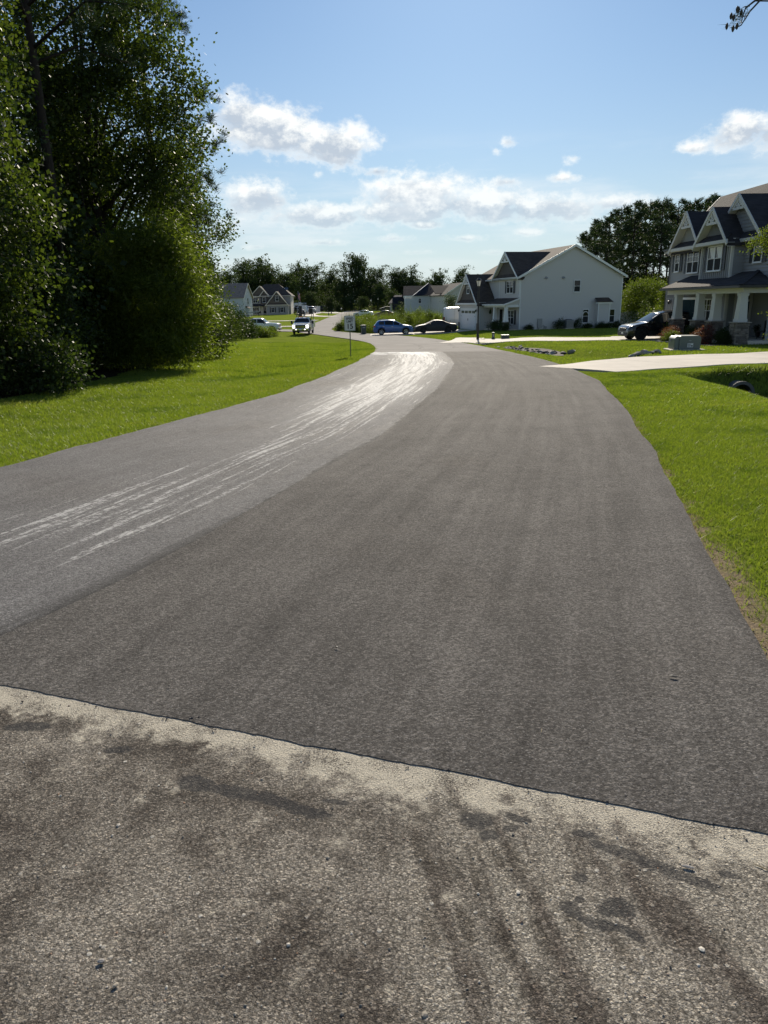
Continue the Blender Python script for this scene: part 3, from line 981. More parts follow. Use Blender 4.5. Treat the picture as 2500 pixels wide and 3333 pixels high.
def build_grass():
    rng = np.random.default_rng(5)
    inview = lambda X, Y, m=1.0: (np.abs(X) < Y * .565 + m)

    def thin(X, Y, d, s):
        n = .5 + .5 * np.sin(X * 3.1 + np.sin(Y * 2.3) * 1.7) * np.sin(Y * 2.7 + X)
        return inview(X, Y) * np.clip((d + .06 + .16 * (n - .5)) / (.14 + .5 * np.clip((6.5 - Y) / 3, 0, 1)), 0.05, 1)
    pts, d = sow(430000, 1.6, 9.5, 2.4, 12, lambda X, Y, dd, s: thin(X, Y, dd, s) * (s > 0) * np.clip(9 / Y, 0, 1) * .9, rng)
    blades(pts, .034, .0058, .6, 'blade', 'grass', rng)
    pts, d = sow(330000, 2.5, 15, 12, 24, lambda X, Y, dd, s: thin(X, Y, dd, s) * (s > 0) * .85, rng)
    blades(pts, .042, .011, .6, 'blade', 'grass', rng)
    pts, d = sow(330000, -10, 0, 5, 24, lambda X, Y, dd, s: thin(X, Y, dd, s) * (s < 0) * (X > -8.6), rng)
    blades(pts, .042, .010, .6, 'blade', 'grass', rng)
    pts, d = sow(260000, -11, 1, 24, 60, lambda X, Y, dd, s: thin(X, Y, dd, s) * (s < 0) * (X > -8.8 - (Y > 34) * (Y - 34) * .25), rng)
    blades(pts, .07, .022, .5, 'blade', 'grass', rng)
    pts, d = sow(260000, 3, 34, 24, 82, lambda X, Y, dd, s: thin(X, Y, dd, s) * (s > 0) * np.clip(1.2 - Y / 100, .25, 1), rng)
    blades(pts, .07, .024, .5, 'blade', 'grass', rng)
    # dark blades added down in the ditch, their colour standing in for its shade
    X, Y = rng.uniform(7, 13, 26000), rng.uniform(11, 21.9, 26000)
    k = (seg_dist(X, Y, DITCH) < 1.5) & (Y > 14)
    X, Y = X[k], Y[k]
    blades(np.stack([X, Y, G(X, Y)], -1), .17, .018, .6, 'leafdark', 'ditch_shade_blades', rng)
    # dry, flattened grass along both road edges
    pts, d = sow(300000, -8, 9, 2.2, 34, lambda X, Y, dd, s: inview(X, Y) * np.clip((.30 - dd) / .28, 0, 1) * .6, rng)
    blades(pts, .035, .007, 1.1, 'drygrass', 'dry_grass', rng)


build_grass()


def build_pebbles():
    """loose stones on the worn pavement"""
    rng = np.random.default_rng(3)
    ico = bmesh.new()
    bmesh.ops.create_icosphere(ico, subdivisions=1, radius=1.0)
    bv = np.array([v.co[:] for v in ico.verts])
    bf = np.array([[v.index for v in f.verts] for f in ico.faces])
    ico.free()
    n = 1500
    Y = 1.2 + rng.uniform(0, 1, n) ** 1.2 * 2.2
    X = rng.uniform(-.62, .62, n) * Y
    edge = 2.405 - (X + .3) * .3557
    k = Y < edge - .01
    X, Y = X[k], Y[k]
    n = len(X)
    r = .0019 * np.exp(rng.normal(0, .5, n))
    V = bv[None] * (1 + rng.normal(0, .16, (n, len(bv), 1)))
    V = V * (r[:, None] * rng.uniform(.6, 1.3, (n, 3)))[:, None, :] * [1, 1, .6]
    V = V + np.stack([X, Y, zr(Y) + .002 + r * .15], -1)[:, None, :]
    Fc = (bf[None] + (np.arange(n) * len(bv))[:, None, None]).reshape(-1, 3)
    tag(link('pebbles', mesh_np('pebbles', V.reshape(-1, 3), Fc, 3), 'pebble'), kind='stuff')
    # crumbs of asphalt along the joint and on the lane
    n = 160
    t = rng.uniform(0, 1, n)
    X = -2.2 + t * 3.6
    Y = 2.405 - (X + .3) * .3557 + rng.normal(-.006, .03, n)
    r = .0019 * np.exp(rng.normal(0, .4, n))
    V = bv[None] * (1 + rng.normal(0, .2, (n, len(bv), 1))) * (r[:, None] * rng.uniform(.6, 1.3, (n, 3)))[:, None, :]
    V = V + np.stack([X, Y, zr(Y) + .004 + r * .4], -1)[:, None, :]
    Fc = (bf[None] + (np.arange(n) * len(bv))[:, None, None]).reshape(-1, 3)
    tag(link('asphalt_crumbs', mesh_np('asphalt_crumbs', V.reshape(-1, 3), Fc, 3), 'darkrock'), kind='stuff')


build_pebbles()
# ------------------------------------------------------------------ houses
def clip(poly, z0, z1):
    """part of a convex polygon (u, z) between two heights"""
    def half(p, keep, zc):
        out = []
        for i, a in enumerate(p):
            b = p[(i + 1) % len(p)]
            ka, kb = keep(a[1]), keep(b[1])
            if ka:
                out.append(a)
            if ka != kb:
                t = (zc - a[1]) / (b[1] - a[1])
                out.append((a[0] + (b[0] - a[0]) * t, zc))
        return out
    p = half(poly, lambda z: z >= z0 - 1e-9, z0)
    return half(p, lambda z: z <= z1 + 1e-9, z1) if len(p) > 2 else []


class Wall:
    """a wall plane: origin, direction along it, outward normal; (u, z) to 3D with an offset outwards"""
    def __init__(s, o, u, n):
        s.o, s.u, s.nv = Vector(o), Vector(u).normalized(), Vector(n).normalized()

    def p(s, u, z, off=0.0):
        return s.o + s.u * u + s.nv * off + Vector((0, 0, z))

    def box(s, mb, u0, u1, z0, z1, o0, o1):
        mb.add([s.p(u, z, o) for z in (z0, z1) for u, o in ((u0, o0), (u1, o0), (u1, o1), (u0, o1))],
               [(3, 2, 1, 0), (4, 5, 6, 7), (0, 1, 5, 4), (1, 2, 6, 5), (2, 3, 7, 6), (3, 0, 4, 7)])

    def lap(s, mb, poly, pitch=.15, out=.03, off=.004):
        """lap siding: every board leans out at its lower edge"""
        zs = [z for _, z in poly]
        z = min(zs)
        top = max(zs)
        while z < top - 1e-4:
            q = clip(poly, z, min(z + pitch, top))
            if len(q) > 2:
                vs = [s.p(u, zz, off + out * (1 - (zz - z) / pitch)) for u, zz in q]
                mb.poly(vs)
                lo = [i for i, (u, zz) in enumerate(q) if abs(zz - z) < 1e-6]
                if len(lo) == 2:
                    a, b = q[lo[0]], q[lo[1]]
                    mb.poly([s.p(a[0], z, off + out), s.p(b[0], z, off + out), s.p(b[0], z, off), s.p(a[0], z, off)])
            z += pitch

    def flat(s, mb, poly, off=0.0):
        mb.poly([s.p(u, z, off) for u, z in poly])

    def battens(s, mb, poly, step=.3, w=.07, off=.004):
        """board and batten: flat sheet with upright battens"""
        s.flat(mb, poly, off)
        us = [u for u, _ in poly]
        u = min(us) + step / 2
        while u < max(us):
            # the heights where the upright line crosses the polygon
            zz = []
            for i, a in enumerate(poly):
                b = poly[(i + 1) % len(poly)]
                if (a[0] - u) * (b[0] - u) < 0:
                    t = (u - a[0]) / (b[0] - a[0])
                    zz.append(a[1] + (b[1] - a[1]) * t)
            if len(zz) == 2 and abs(zz[0] - zz[1]) > .08:
                s.box(mb, u - w / 2, u + w / 2, min(zz) + .01, max(zz) - .02, off + .001, off + .045)
            u += step

    def shakes(s, mb, poly, row=.2, off=.004):
        """staggered shingles of uneven width, each with its own edges"""
        rng = random.Random(int(abs(s.o.x * 131 + s.o.y * 17)) + 3)
        zs = [z for _, z in poly]
        z = min(zs)
        while z < max(zs) - .02:
            q = clip(poly, z, min(z + row, max(zs)))
            if len(q) > 2:
                a, b = min(u for u, _ in q), max(u for u, _ in q)
                u = a - rng.uniform(0, .2)
                while u < b:
                    w = rng.uniform(.14, .3)
                    c = [(u0, zz) for u0, zz in clip_u(q, u + .004, u + w - .004)]
                    if len(c) > 2:
                        t = rng.uniform(.008, .02)
                        mb.poly([s.p(uu, zz, off + .004 + t * (1.3 - (zz - z) / row)) for uu, zz in c])
                    u += w
            z += row


def clip_u(poly, a, b):
    q = clip([(z, u) for u, z in poly], a, b)
    return [(u, z) for z, u in q]


def window(wall, root, u0, u1, z0, z1, cols=1, grid=False, shutters=None, trim='white', curtain=None, arch=False, name='window'):
    """frame as the part, panes and muntins as its sub-parts"""
    wall = Wall(wall.o + wall.nv * .046, wall.u, wall.nv)
    fw = .06
    fm = MB()
    for a, b, c, d in ((u0 - fw, u1 + fw, z1, z1 + fw), (u0 - fw, u1 + fw, z0 - fw, z0), (u0 - fw, u0, z0, z1), (u1, u1 + fw, z0, z1)):
        wall.box(fm, a, b, c, d, .01, .065)
    wall.box(fm, u0 - fw - .03, u1 + fw + .03, z0 - fw - .03, z0 - fw, .01, .09)
    zm = (z0 + z1) / 2
    cw = (u1 - u0) / cols
    for c in range(cols):
        a, b = u0 + c * cw, u0 + (c + 1) * cw
        if c:
            wall.box(fm, a - .035, a + .035, z0, z1, .012, .06)
        wall.box(fm, a + .002, b - .002, zm - .018, zm + .018, .014, .052)
    fr = fm.build(name, trim, root)
    for c in range(cols):
        a, b = u0 + c * cw + (.035 if c else 0), u0 + (c + 1) * cw - (.035 if c < cols - 1 else 0)
        for lo, hi in ((z0, zm - .022), (zm + .022, z1)):
            pm = MB()
            wall.box(pm, a + .003, b - .003, lo + .003, hi - .003, .012, .024)
            pn = pm.build('pane', 'glass' if lo > z0 else 'screen', fr)
        if grid:
            gm = MB()
            wall.box(gm, (a + b) / 2 - .009, (a + b) / 2 + .009, zm + .03, z1 - .006, .026, .034)
            wall.box(gm, a + .008, b - .008, (zm + z1) / 2 - .009, (zm + z1) / 2 + .009, .0355, .042)
            gm.build('muntin', trim, fr)
    if curtain:
        # pale curtain just behind the glass, held open in the middle
        cm = MB()
        for c in range(cols):
            a, b = u0 + c * cw + .05, u0 + (c + 1) * cw - .05
            if curtain == 'blind':
                for k in range(10):
                    zz = z1 - .05 - k * (z1 - z0) * .045
                    wall.box(cm, a, b, zz - .02, zz, .0255, .030)
            else:
                wall.flat(cm, [(a, zm + .03), (a + (b - a) * .55, zm + .03), (a + (b - a) * .95, z1 - .03), (a, z1 - .03)], .0262)
        cm.build('curtain', 'curtain', fr)
    if arch:
        am = MB()
        uc, rr = (u0 + u1) / 2, (u1 - u0) / 2 - .02
        pts = [(uc + rr * math.cos(k * PI / 8), z1 - .42 + rr * .8 * math.sin(k * PI / 8)) for k in range(9)]
        for a, b in zip(pts[:-1], pts[1:]):
            am.beam(wall.p(a[0], a[1], .03), wall.p(b[0], b[1], .03), .07, .012, wall.nv)
        am.build('arched_valance', 'curtain', fr)
    if shutters:
        for a, b in ((u0 - fw - .03 - shutters, u0 - fw - .03), (u1 + fw + .03, u1 + fw + .03 + shutters)):
            sm_ = MB()
            wall.box(sm_, a, a + .05, z0 - .05, z1 + .05, .012, .045)
            wall.box(sm_, b - .05, b, z0 - .05, z1 + .05, .012, .045)
            for zz in (z0 - .05, zm - .03, z1 - .01):
                wall.box(sm_, a + .05, b - .05, zz, zz + .06, .012, .045)
            n = 9
            for k in range(n):
                zz = z0 + .02 + k * (z1 - z0 - .06) / n
                sm_.add([wall.p(a + .05, zz, .04), wall.p(b - .05, zz, .04), wall.p(b - .05, zz + (z1 - z0) / n * .95, .018), wall.p(a + .05, zz + (z1 - z0) / n * .95, .018)], [(0, 1, 2, 3)])
            sm_.build('shutter', 'shutter', root)
    return fr


def sunburst(wall, root, uc, zp, hw, hh, off, mt='white'):
    """decorative bracket in a gable peak: tie beam, rafters and four rays"""
    m = MB()
    def bm_(a, b, w, t=.05):
        m.beam(wall.p(a[0], a[1], off), wall.p(b[0], b[1], off), t, w, (0, 0, 1))
    z0 = zp - hh
    wall.box(m, uc - hw, uc + hw, z0 - .07, z0 + .07, off - .03, off + .03)
    bm_((uc - hw, z0), (uc, zp), .15, .062)
    bm_((uc + hw, z0), (uc, zp), .15, .058)
    for k, f in ((-.56, .50), (-.2, .82), (.2, .82), (.56, .50)):
        bm_((uc, z0 + .02), (uc + hw * k, z0 + hh * f), .085, .045)
    return m.build('gable_bracket', mt, root)


def rafters(root, pts, w=.05, h=.2, mt='white', name='fascia'):
    m = MB()
    for a, b in pts:
        m.beam(a, b, w, h)
    return m.build(name, mt, root)


def gable_front(root, wall, uc, half, ze, zp, over, back_peak, back_eave, roofm, trim='white', thick=.14, pent=True, bracket=None):
    """a cross gable: two roof slopes running back from the wall, rake boards, pent strip and bracket"""
    n = wall.nv
    def P(u, z, o):
        return wall.p(u, z, o)
    sl = (zp - ze) / half
    for s in (-1, 1):
        m = MB()
        e = half + .28
        zz = ze - .28 * sl
        pts = [P(uc + s * e, zz, over), P(uc, zp, over), P(uc, zp, -back_peak), P(uc + s * e, zz, -back_eave)]
        if s > 0:
            pts = pts[::-1]
        m.slab(pts, thick)
        m.build('roof', roofm, root)
        m = MB()
        q = [P(uc + s * e, zz - thick - .003, over), P(uc, zp - thick - .003, over), P(uc, zp - thick - .003, .03), P(uc + s * e, zz - thick - .003, .03)]
        m.slab(q[::-1] if s > 0 else q, .02)
        m.build('soffit', trim, root)
        rafters(root, [(P(uc + s * e, zz - .05, over + .02), P(uc, zp - .05, over + .02))], .045, .18, trim)
    if pent:
        m = MB()
        m.add([P(uc - half - .2, ze - .05, over), P(uc + half + .2, ze - .05, over), P(uc + half + .2 - .4, ze + .32, .03), P(uc - half - .2 + .4, ze + .32, .03)], [(0, 1, 2, 3)])
        m.build('pent_roof', roofm, root)
        m = MB()
        wall.box(m, uc - half - .25, uc + half + .25, ze - .22, ze - .055, over - .04, over)
        wall.box(m, uc - half - .25, uc + half + .25, ze - .24, ze - .222, .03, over)
        m.build('fascia', trim, root)
    if bracket:
        hw = half * bracket
        sunburst(wall, root, uc, zp - .24, hw, hw * sl, over - .03, trim)


def tapered_column(root, T, h0, h1, w0, w1, mt='porchtrim', base=True):
    """tapered post with cap and plinth on a stone pier built of separate stones"""
    m = MB()
    def ring(w, z):
        return [T + Vector((x * w / 2, y * w / 2, z)) for x, y in ((-1, -1), (1, -1), (1, 1), (-1, 1))]
    vs = ring(w0, h0 + .2) + ring(w1, h1 - .14)
    m.add(vs, [(0, 1, 5, 4), (1, 2, 6, 5), (2, 3, 7, 6), (3, 0, 4, 7)])
    for w, a, b in ((w0 + .05, h0 + .05, h0 + .2), (w1 + .07, h1 - .14, h1 - .003)):
        m.add(ring(w, a) + ring(w, b), [(3, 2, 1, 0), (4, 5, 6, 7), (0, 1, 5, 4), (1, 2, 6, 5), (2, 3, 7, 6), (3, 0, 4, 7)])
    return m.build('column', mt, root)


def stone_pier(root, T, w, h, seed, base=-.5):
    """pier of stacked ledge stones, every stone a part"""
    rng = random.Random(seed)
    c = MB()
    c.add([T + Vector((x * (w / 2 - .05), y * (w / 2 - .05), z)) for z in (base, h) for x, y in ((-1, -1), (1, -1), (1, 1), (-1, 1))],
          [(3, 2, 1, 0), (4, 5, 6, 7), (0, 1, 5, 4), (1, 2, 6, 5), (2, 3, 7, 6), (3, 0, 4, 7)])
    pier = c.build('stone_pier', 'darkrock', root)
    st = MB()
    for face in range(4):
        a = face * PI / 2
        u = Vector((math.cos(a), math.sin(a), 0))
        n = Vector((math.sin(a), -math.cos(a), 0))
        z = base
        while z < h - .02:
            hh = min(rng.uniform(.06, .13), h - z)
            x = -w / 2
            while x < w / 2 - .01:
                ww = min(rng.uniform(.12, .34), w / 2 - x)
                if w / 2 - x - ww < .06:
                    ww = w / 2 - x
                o = w / 2 - .05 + rng.uniform(.03, .075)
                P0 = T + u * (x + .006) + Vector((0, 0, z + .006))
                st.add([P0 + u * du + n * do + Vector((0, 0, dz)) for dz in (0, hh - .012) for du, do in ((0, w / 2 - .055), (ww - .012, w / 2 - .055), (ww - .012, o + rng.uniform(-.012, .012)), (0, o + rng.uniform(-.012, .012)))],
                       [(3, 2, 1, 0), (4, 5, 6, 7), (0, 1, 5, 4), (1, 2, 6, 5), (2, 3, 7, 6), (3, 0, 4, 7)])
                x += ww
            z += hh
    o = st.build('stone', 'stone', pier)
    tag(o, kind='stuff')
    c = MB()
    c.add([T + Vector((x * (w / 2 + .06), y * (w / 2 + .06), z)) for z in (h + .002, h + .055) for x, y in ((-1, -1), (1, -1), (1, 1), (-1, 1))],
          [(3, 2, 1, 0), (4, 5, 6, 7), (0, 1, 5, 4), (1, 2, 6, 5), (2, 3, 7, 6), (3, 0, 4, 7)])
    c.build('pier_cap', 'rock', pier)


def garage_door(root, wall, u0, u1, z0, z1, mt, lights=True, rows=4, cols=4):
    door = MB()
    wall.box(door, u0, u1, z0, z1, -.05, .004)
    d = door.build('garage_door', mt, root)
    rh = (z1 - z0) / rows
    cw = (u1 - u0) / cols
    for r in range(rows):
        pm = MB()
        wall.box(pm, u0 + .01, u1 - .01, z0 + r * rh + .008, z0 + (r + 1) * rh - .008, .005, .024)
        for c in range(cols):
            if not (lights and r == rows - 1):
                wall.box(pm, u0 + c * cw + .09, u0 + (c + 1) * cw - .09, z0 + r * rh + .09, z0 + (r + 1) * rh - .09, .025, .036)
        pm.build('door_panel', mt, d)
    if lights:
        for c in range(cols):
            gm = MB()
            wall.box(gm, u0 + c * cw + .12, u0 + (c + 1) * cw - .12, z1 - rh + .14, z1 - .14, .0245, .030)
            gm.build('pane', 'glass', d)
            gm = MB()
            for k in (1, 2, 3):
                gm = MB()
                uu = u0 + c * cw + .12 + (cw - .24) * k / 4
                wall.box(gm, uu - .012, uu + .012, z1 - rh + .14, z1 - .14, .0302, .036)
                gm.build('muntin', mt, d)
    um = (u0 + u1) / 2
    for s in (-1, 1):
        hm = MB()
        wall.box(hm, um + s * .07 - .015, um + s * .07 + .015, z0 + 1.0, z0 + 1.25, .037, .06)
        hm.build('handle', 'black', d)
    for uu in (u0 + .02, u1 - .32):
        for zz in (z0 + .3, z0 + 1.5):
            hm = MB()
            wall.box(hm, uu, uu + .28, zz, zz + .035, .037, .05)
            hm.build('hinge', 'black', d)
    cm = MB()
    wall.box(cm, u0 - .14, u0, z0, z1 + .14, .0, .06)
    wall.box(cm, u1, u1 + .14, z0, z1 + .14, .0, .06)
    wall.box(cm, u0, u1, z1, z1 + .14, .0, .058)
    cm.build('door_trim', 'white', d)
    return d


def wall_lamp(root, wall, u, z):
    wall = Wall(wall.o + wall.nv * .03, wall.u, wall.nv)
    m = MB()
    wall.box(m, u - .05, u + .05, z - .1, z + .12, .02, .045)
    wall.box(m, u - .015, u + .015, z + .1, z + .13, .045, .16)
    c = wall.p(u, z - .1, .16)
    m.lathe([(.015, .2), (.09, .17), (.085, .15), (.055, -.02), (.02, -.05)], 8, Matrix.Translation(c))
    return m.build('wall_lamp', 'black', root)


def downspout(root, pts, mt='white', w=.07):
    m = MB()
    for a, b in zip(pts[:-1], pts[1:]):
        m.beam(a, b, w, w * 1.1, (.3, .9, .1))
    return m.build('downspout', mt, root)


def boards(root, mt, rows, out=.04):
    for wl, a, b, c, d in rows:
        m = MB()
        wl.box(m, a, b, c, d, .001, out)
        m.build('corner_board', mt, root)


def house_mass(root, boxes, mt, name='wall'):
    m = MB()
    for b in boxes:
        m.box(*b)
    return m.build(name, mt, root)


# ---- white two-storey house, gable wall towards the camera
def white_house():
    base = Vector((14.69, 78, -1.52))
    root = thing('house', 'white two storey house with a wide plain gable wall, one-car garage and small porch', 'house', base, R(13.6))
    gw = Wall((0, 0, 0), (1, 0, 0), (0, -1, 0))
    fw = Wall((0, 0, 0), (0, 1, 0), (-1, 0, 0))
    W, D, E, RZ = 12.0, 14.0, 5.46, 8.48
    gable = [(0, -.3), (W, -.3), (W, E), (W / 2, RZ - .03), (0, E)]
    m = MB()
    gw.lap(m, [(.1, -.3), (W - .1, -.3), (W - .1, E), (.1, E)], .165)
    gw.lap(m, [(0.1, E), (W - .1, E), (W / 2, RZ - .05)], .165)
    m.build('siding', 'vinyl', root)
    m = MB()
    m.prism([(0, 0, -.6), (W, 0, -.6), (W, 0, E), (W / 2, 0, RZ - .1), (0, 0, E)], (0, D, 0))
    m.build('wall', 'vinyl', root)
    m = MB()
    fw.lap(m, [(.1, 2.6), (5.4, 2.6), (5.4, E), (.1, E)], .165)
    fw.lap(m, [(5.5, 2.6), (D, 2.6), (D, E), (5.5, E)], .165, off=-.0)
    fw.lap(m, [(.1, -.2), (6.4, -.2), (6.4, 2.5), (.1, 2.5)], .165)
    m.build('siding', 'vinyl', root)
    boards(root, 'white', [(gw, 0, .1, -.3, E), (gw, W - .1, W, -.3, E), (fw, 0, .1, 2.5, E), (fw, 5.4, 5.5, 2.5, E)])
    m = MB()
    gw.box(m, 0, W, -.6, -.3, .001, .012)
    m.build('foundation', 'rock', root)
    # main roof: ridge along the depth, lower part of the front slope runs down behind the cross gable
    sl = (RZ - E) / (W / 2)
    for s in (-1, 1):
        m = MB()
        e = W / 2 + .32
        pts = [(W / 2 + s * e, -.32, RZ + .1 - e * sl), (W / 2, -.32, RZ + .1), (W / 2, D + .3, RZ + .1), (W / 2 + s * e, D + .3, RZ + .1 - e * sl)]
        m.slab(pts if s < 0 else pts[::-1], .12)
        m.build('roof', 'shingle', root)
        rafters(root, [((W / 2 + s * (e + .01), -.34, RZ + .02 - e * sl), (W / 2, -.34, RZ + .02))], .04, .22)
        m = MB()
        m.beam((W / 2 + s * (e + .03), -.3, RZ - .02 - e * sl), (W / 2 + s * (e + .03), D + .3, RZ - .02 - e * sl), .06, .14)
        m.build('gutter', 'white', root)
    # cross gable over the front
    gable_front(root, fw, 3.4, 3.35, E, 8.1, .38, 5.0, .2, 'shingle', bracket=.30)
    m = MB()
    fw.flat(m, [(.1, E), (6.7, E), (3.4, 7.95)], .006)
    fw.shakes(m, [(.15, E), (6.65, E), (3.4, 7.9)], .2, .008)
    m.build('shake_gable', 'taupe', root)
    window(fw, root, 1.65, 3.25, 3.85, 5.02, 2, True, .4)
    # gable wall windows
    window(gw, root, 6.2, 6.88, 3.85, 4.98, 1, False)
    window(gw, root, 7.42, 8.05, .62, 1.95, 1, False, arch=True)
    window(gw, root, 10.5, 11.2, .62, 1.92, 1, False)
    # fireplace bump-out with a small shed roof
    m = MB()
    m.box(8.86, 10.31, -.62, -.001, -.4, 2.62)
    m.build('bump_out', 'vinyl', root)
    bw = Wall((8.86, -.62, 0), (1, 0, 0), (0, -1, 0))
    m = MB()
    bw.lap(m, [(.1, -.2), (1.35, -.2), (1.35, 2.55), (.1, 2.55)], .165)
    m.build('siding', 'vinyl', root)
    boards(root, 'white', [(bw, 0, .1, -.3, 2.55), (bw, 1.35, 1.45, -.3, 2.55)])
    m = MB()
    bw.box(m, -.15, 1.6, 2.55, 2.72, -.3, .14)
    m.build('fascia', 'white', root)
    m = MB()
    m.slab([(8.66, -.82, 2.76), (10.56, -.82, 2.76), (10.4, -.02, 3.2), (8.8, -.02, 3.2)], .05)
    m.build('roof', 'shingle', root)
    m = MB()
    bw.box(m, .5, .82, .42, .78, .03, .12)
    m.build('vent_hood', 'galv', root)
    for u in (2.9, 4.9):
        m = MB()
        gw.box(m, u - .1, u + .1, 5.3, 5.42, .022, .06)
        m.lathe([(.05, 0), (.08, -.1), (.09, -.14)], 8, Matrix.Translation(gw.p(u - .1, 5.34, .12)))
        m.lathe([(.05, 0), (.08, -.1), (.09, -.14)], 8, Matrix.Translation(gw.p(u + .1, 5.34, .12)))
        m.build('flood_light', 'galv', root)
    m = MB()
    gw.box(m, 2.1, 2.62, .2, 1.15, .022, .17)
    gw.box(m, 2.2, 2.32, -.3, .2, .03, .12)
    gw.box(m, 2.9, 3.2, .1, .35, .022, .12)
    m.tube([gw.p(2.6, .3, .1), gw.p(2.8, .45, .1), gw.p(3.05, .3, .1), gw.p(3.1, -.2, .1)], .025)
    m.build('meter_box', 'galv', root)
    # garage wing
    gx = -2.1
    gf = Wall((gx, 6.4, 0), (0, 1, 0), (-1, 0, 0))
    gs = Wall((gx, 6.4, 0), (1, 0, 0), (0, -1, 0))
    GW, GE, GP = 6.6, 2.9, 6.05
    m = MB()
    m.prism([(gx, 6.4, -.6), (gx, 6.4 + GW, -.6), (gx, 6.4 + GW, GE), (gx, 6.4 + GW / 2, GP - .1), (gx, 6.4, GE)], (4.5, 0, 0))
    m.build('garage_wall', 'vinyl', root)
    m = MB()
    gf.lap(m, [(.02, 2.28), (GW - .02, 2.28), (GW - .02, GE), (.02, GE)], .165)
    gf.lap(m, [(.02, 0), (.78, 0), (.78, 2.28), (.02, 2.28)], .165)
    gf.lap(m, [(GW - .78, 0), (GW - .02, 0), (GW - .02, 2.28), (GW - .78, 2.28)], .165)
    gs.lap(m, [(.1, -.1), (2.08, -.1), (2.08, GE), (.1, GE)], .165)
    m.build('siding', 'vinyl', root)
    boards(root, 'white', [(gs, 0, .1, .6, GE), (gf, -.03, .1, .6, GE)])
    for u in (-.06, GW - .5):
        m = MB()
        gf.box(m, u, u + .56, -.5, .6, .001, .07)
        m.build('stone_base', 'stone', root)
    garage_door(root, gf, .9, GW - .9, -.15, 2.12, 'garage')
    wall_lamp(root, gf, .42, 2.0)
    wall_lamp(root, gf, GW - .42, 2.0)
    gable_front(root, gf, GW / 2, GW / 2, GE, GP, .35, 6.5, 2.4, 'shingle', bracket=.26)
    m = MB()
    gf.flat(m, [(0, GE), (GW, GE), (GW / 2, GP - .12)], .006)
    gf.shakes(m, [(.05, GE), (GW - .05, GE), (GW / 2, GP - .15)], .2, .008)
    m.build('shake_gable', 'taupe', root)
    window(gf, root, GW / 2 - .38, GW / 2 + .32, 3.95, 5.0, 1, True, .3)
    # porch
    m = MB()
    m.box(-1.5, -.001, .1, 6.3, -.4, .12)
    m.build('porch_floor', 'concrete', root)
    m = MB()
    m.slab([(-1.75, -.15, 2.72), (-1.75, 6.3, 2.72), (.0, 6.3, 3.32), (.0, -.15, 3.32)][::-1], .08)
    m.build('porch_roof', 'shingle', root)
    m = MB()
    m.box(-1.5, -1.3, .05, 6.35, 2.36, 2.62)
    m.box(-1.3, -.001, .05, .2, 2.36, 2.62)
    m.box(-1.8, -1.74, -.18, 6.3, 2.55, 2.7)
    m.build('porch_beam', 'white', root)
    m = MB()
    m.prism([(-1.5, .06, 2.62), (-.001, .06, 2.62), (-.001, .06, 3.22), (-1.5, .06, 2.72)], (0, .1, 0))
    m.build('porch_gable', 'vinyl', root)
    rafters(root, [((-1.78, -.16, 2.63), (0, -.16, 3.24))], .035, .16)
    for y in (.28, 3.3):
        T = Vector((-1.38, y, 0))
        stone_pier(root, T, .55, .82, int(y * 10), -.4)
        tapered_column(root, T, .82, 2.36, .42, .27, 'white')
    m = MB()
    fw2 = Wall(fw.o + fw.nv * .03, fw.u, fw.nv)
    fw2.box(m, 4.2, 5.1, .12, 2.12, .02, .05)
    d = m.build('front_door', 'doork', root)
    m = MB()
    for a, b in ((4.05, 4.2), (5.1, 5.25)):
        fw2.box(m, a, b, .12, 2.27, .02, .06)
    fw2.box(m, 4.2, 5.1, 2.12, 2.27, .02, .06)
    m.build('door_trim', 'white', d)
    window(fw, root, 1.2, 2.85, .62, 1.98, 2, True, .38)
    m = MB()
    c = Vector((-1.0, 5.6, 1.7))
    m.lathe([(.02, .45), (.10, .30), (.16, .12), (.14, 0), (.05, -.06)], 9, Matrix.Translation(c))
    m.tube([c + Vector((0, 0, .4)), c + Vector((0, 0, .95))], .012, 5)
    tag(m.build('hanging_basket', 'leafdark', None), 'dark hanging basket under the small porch of the white house', 'plant')
    COL.objects['hanging_basket'].parent = root
    del COL.objects['hanging_basket']['category']
    downspout(root, [(-.33, -.1, E - .05), (-.08, -.07, E - .4), (-.08, -.07, 3.4)])
    return root


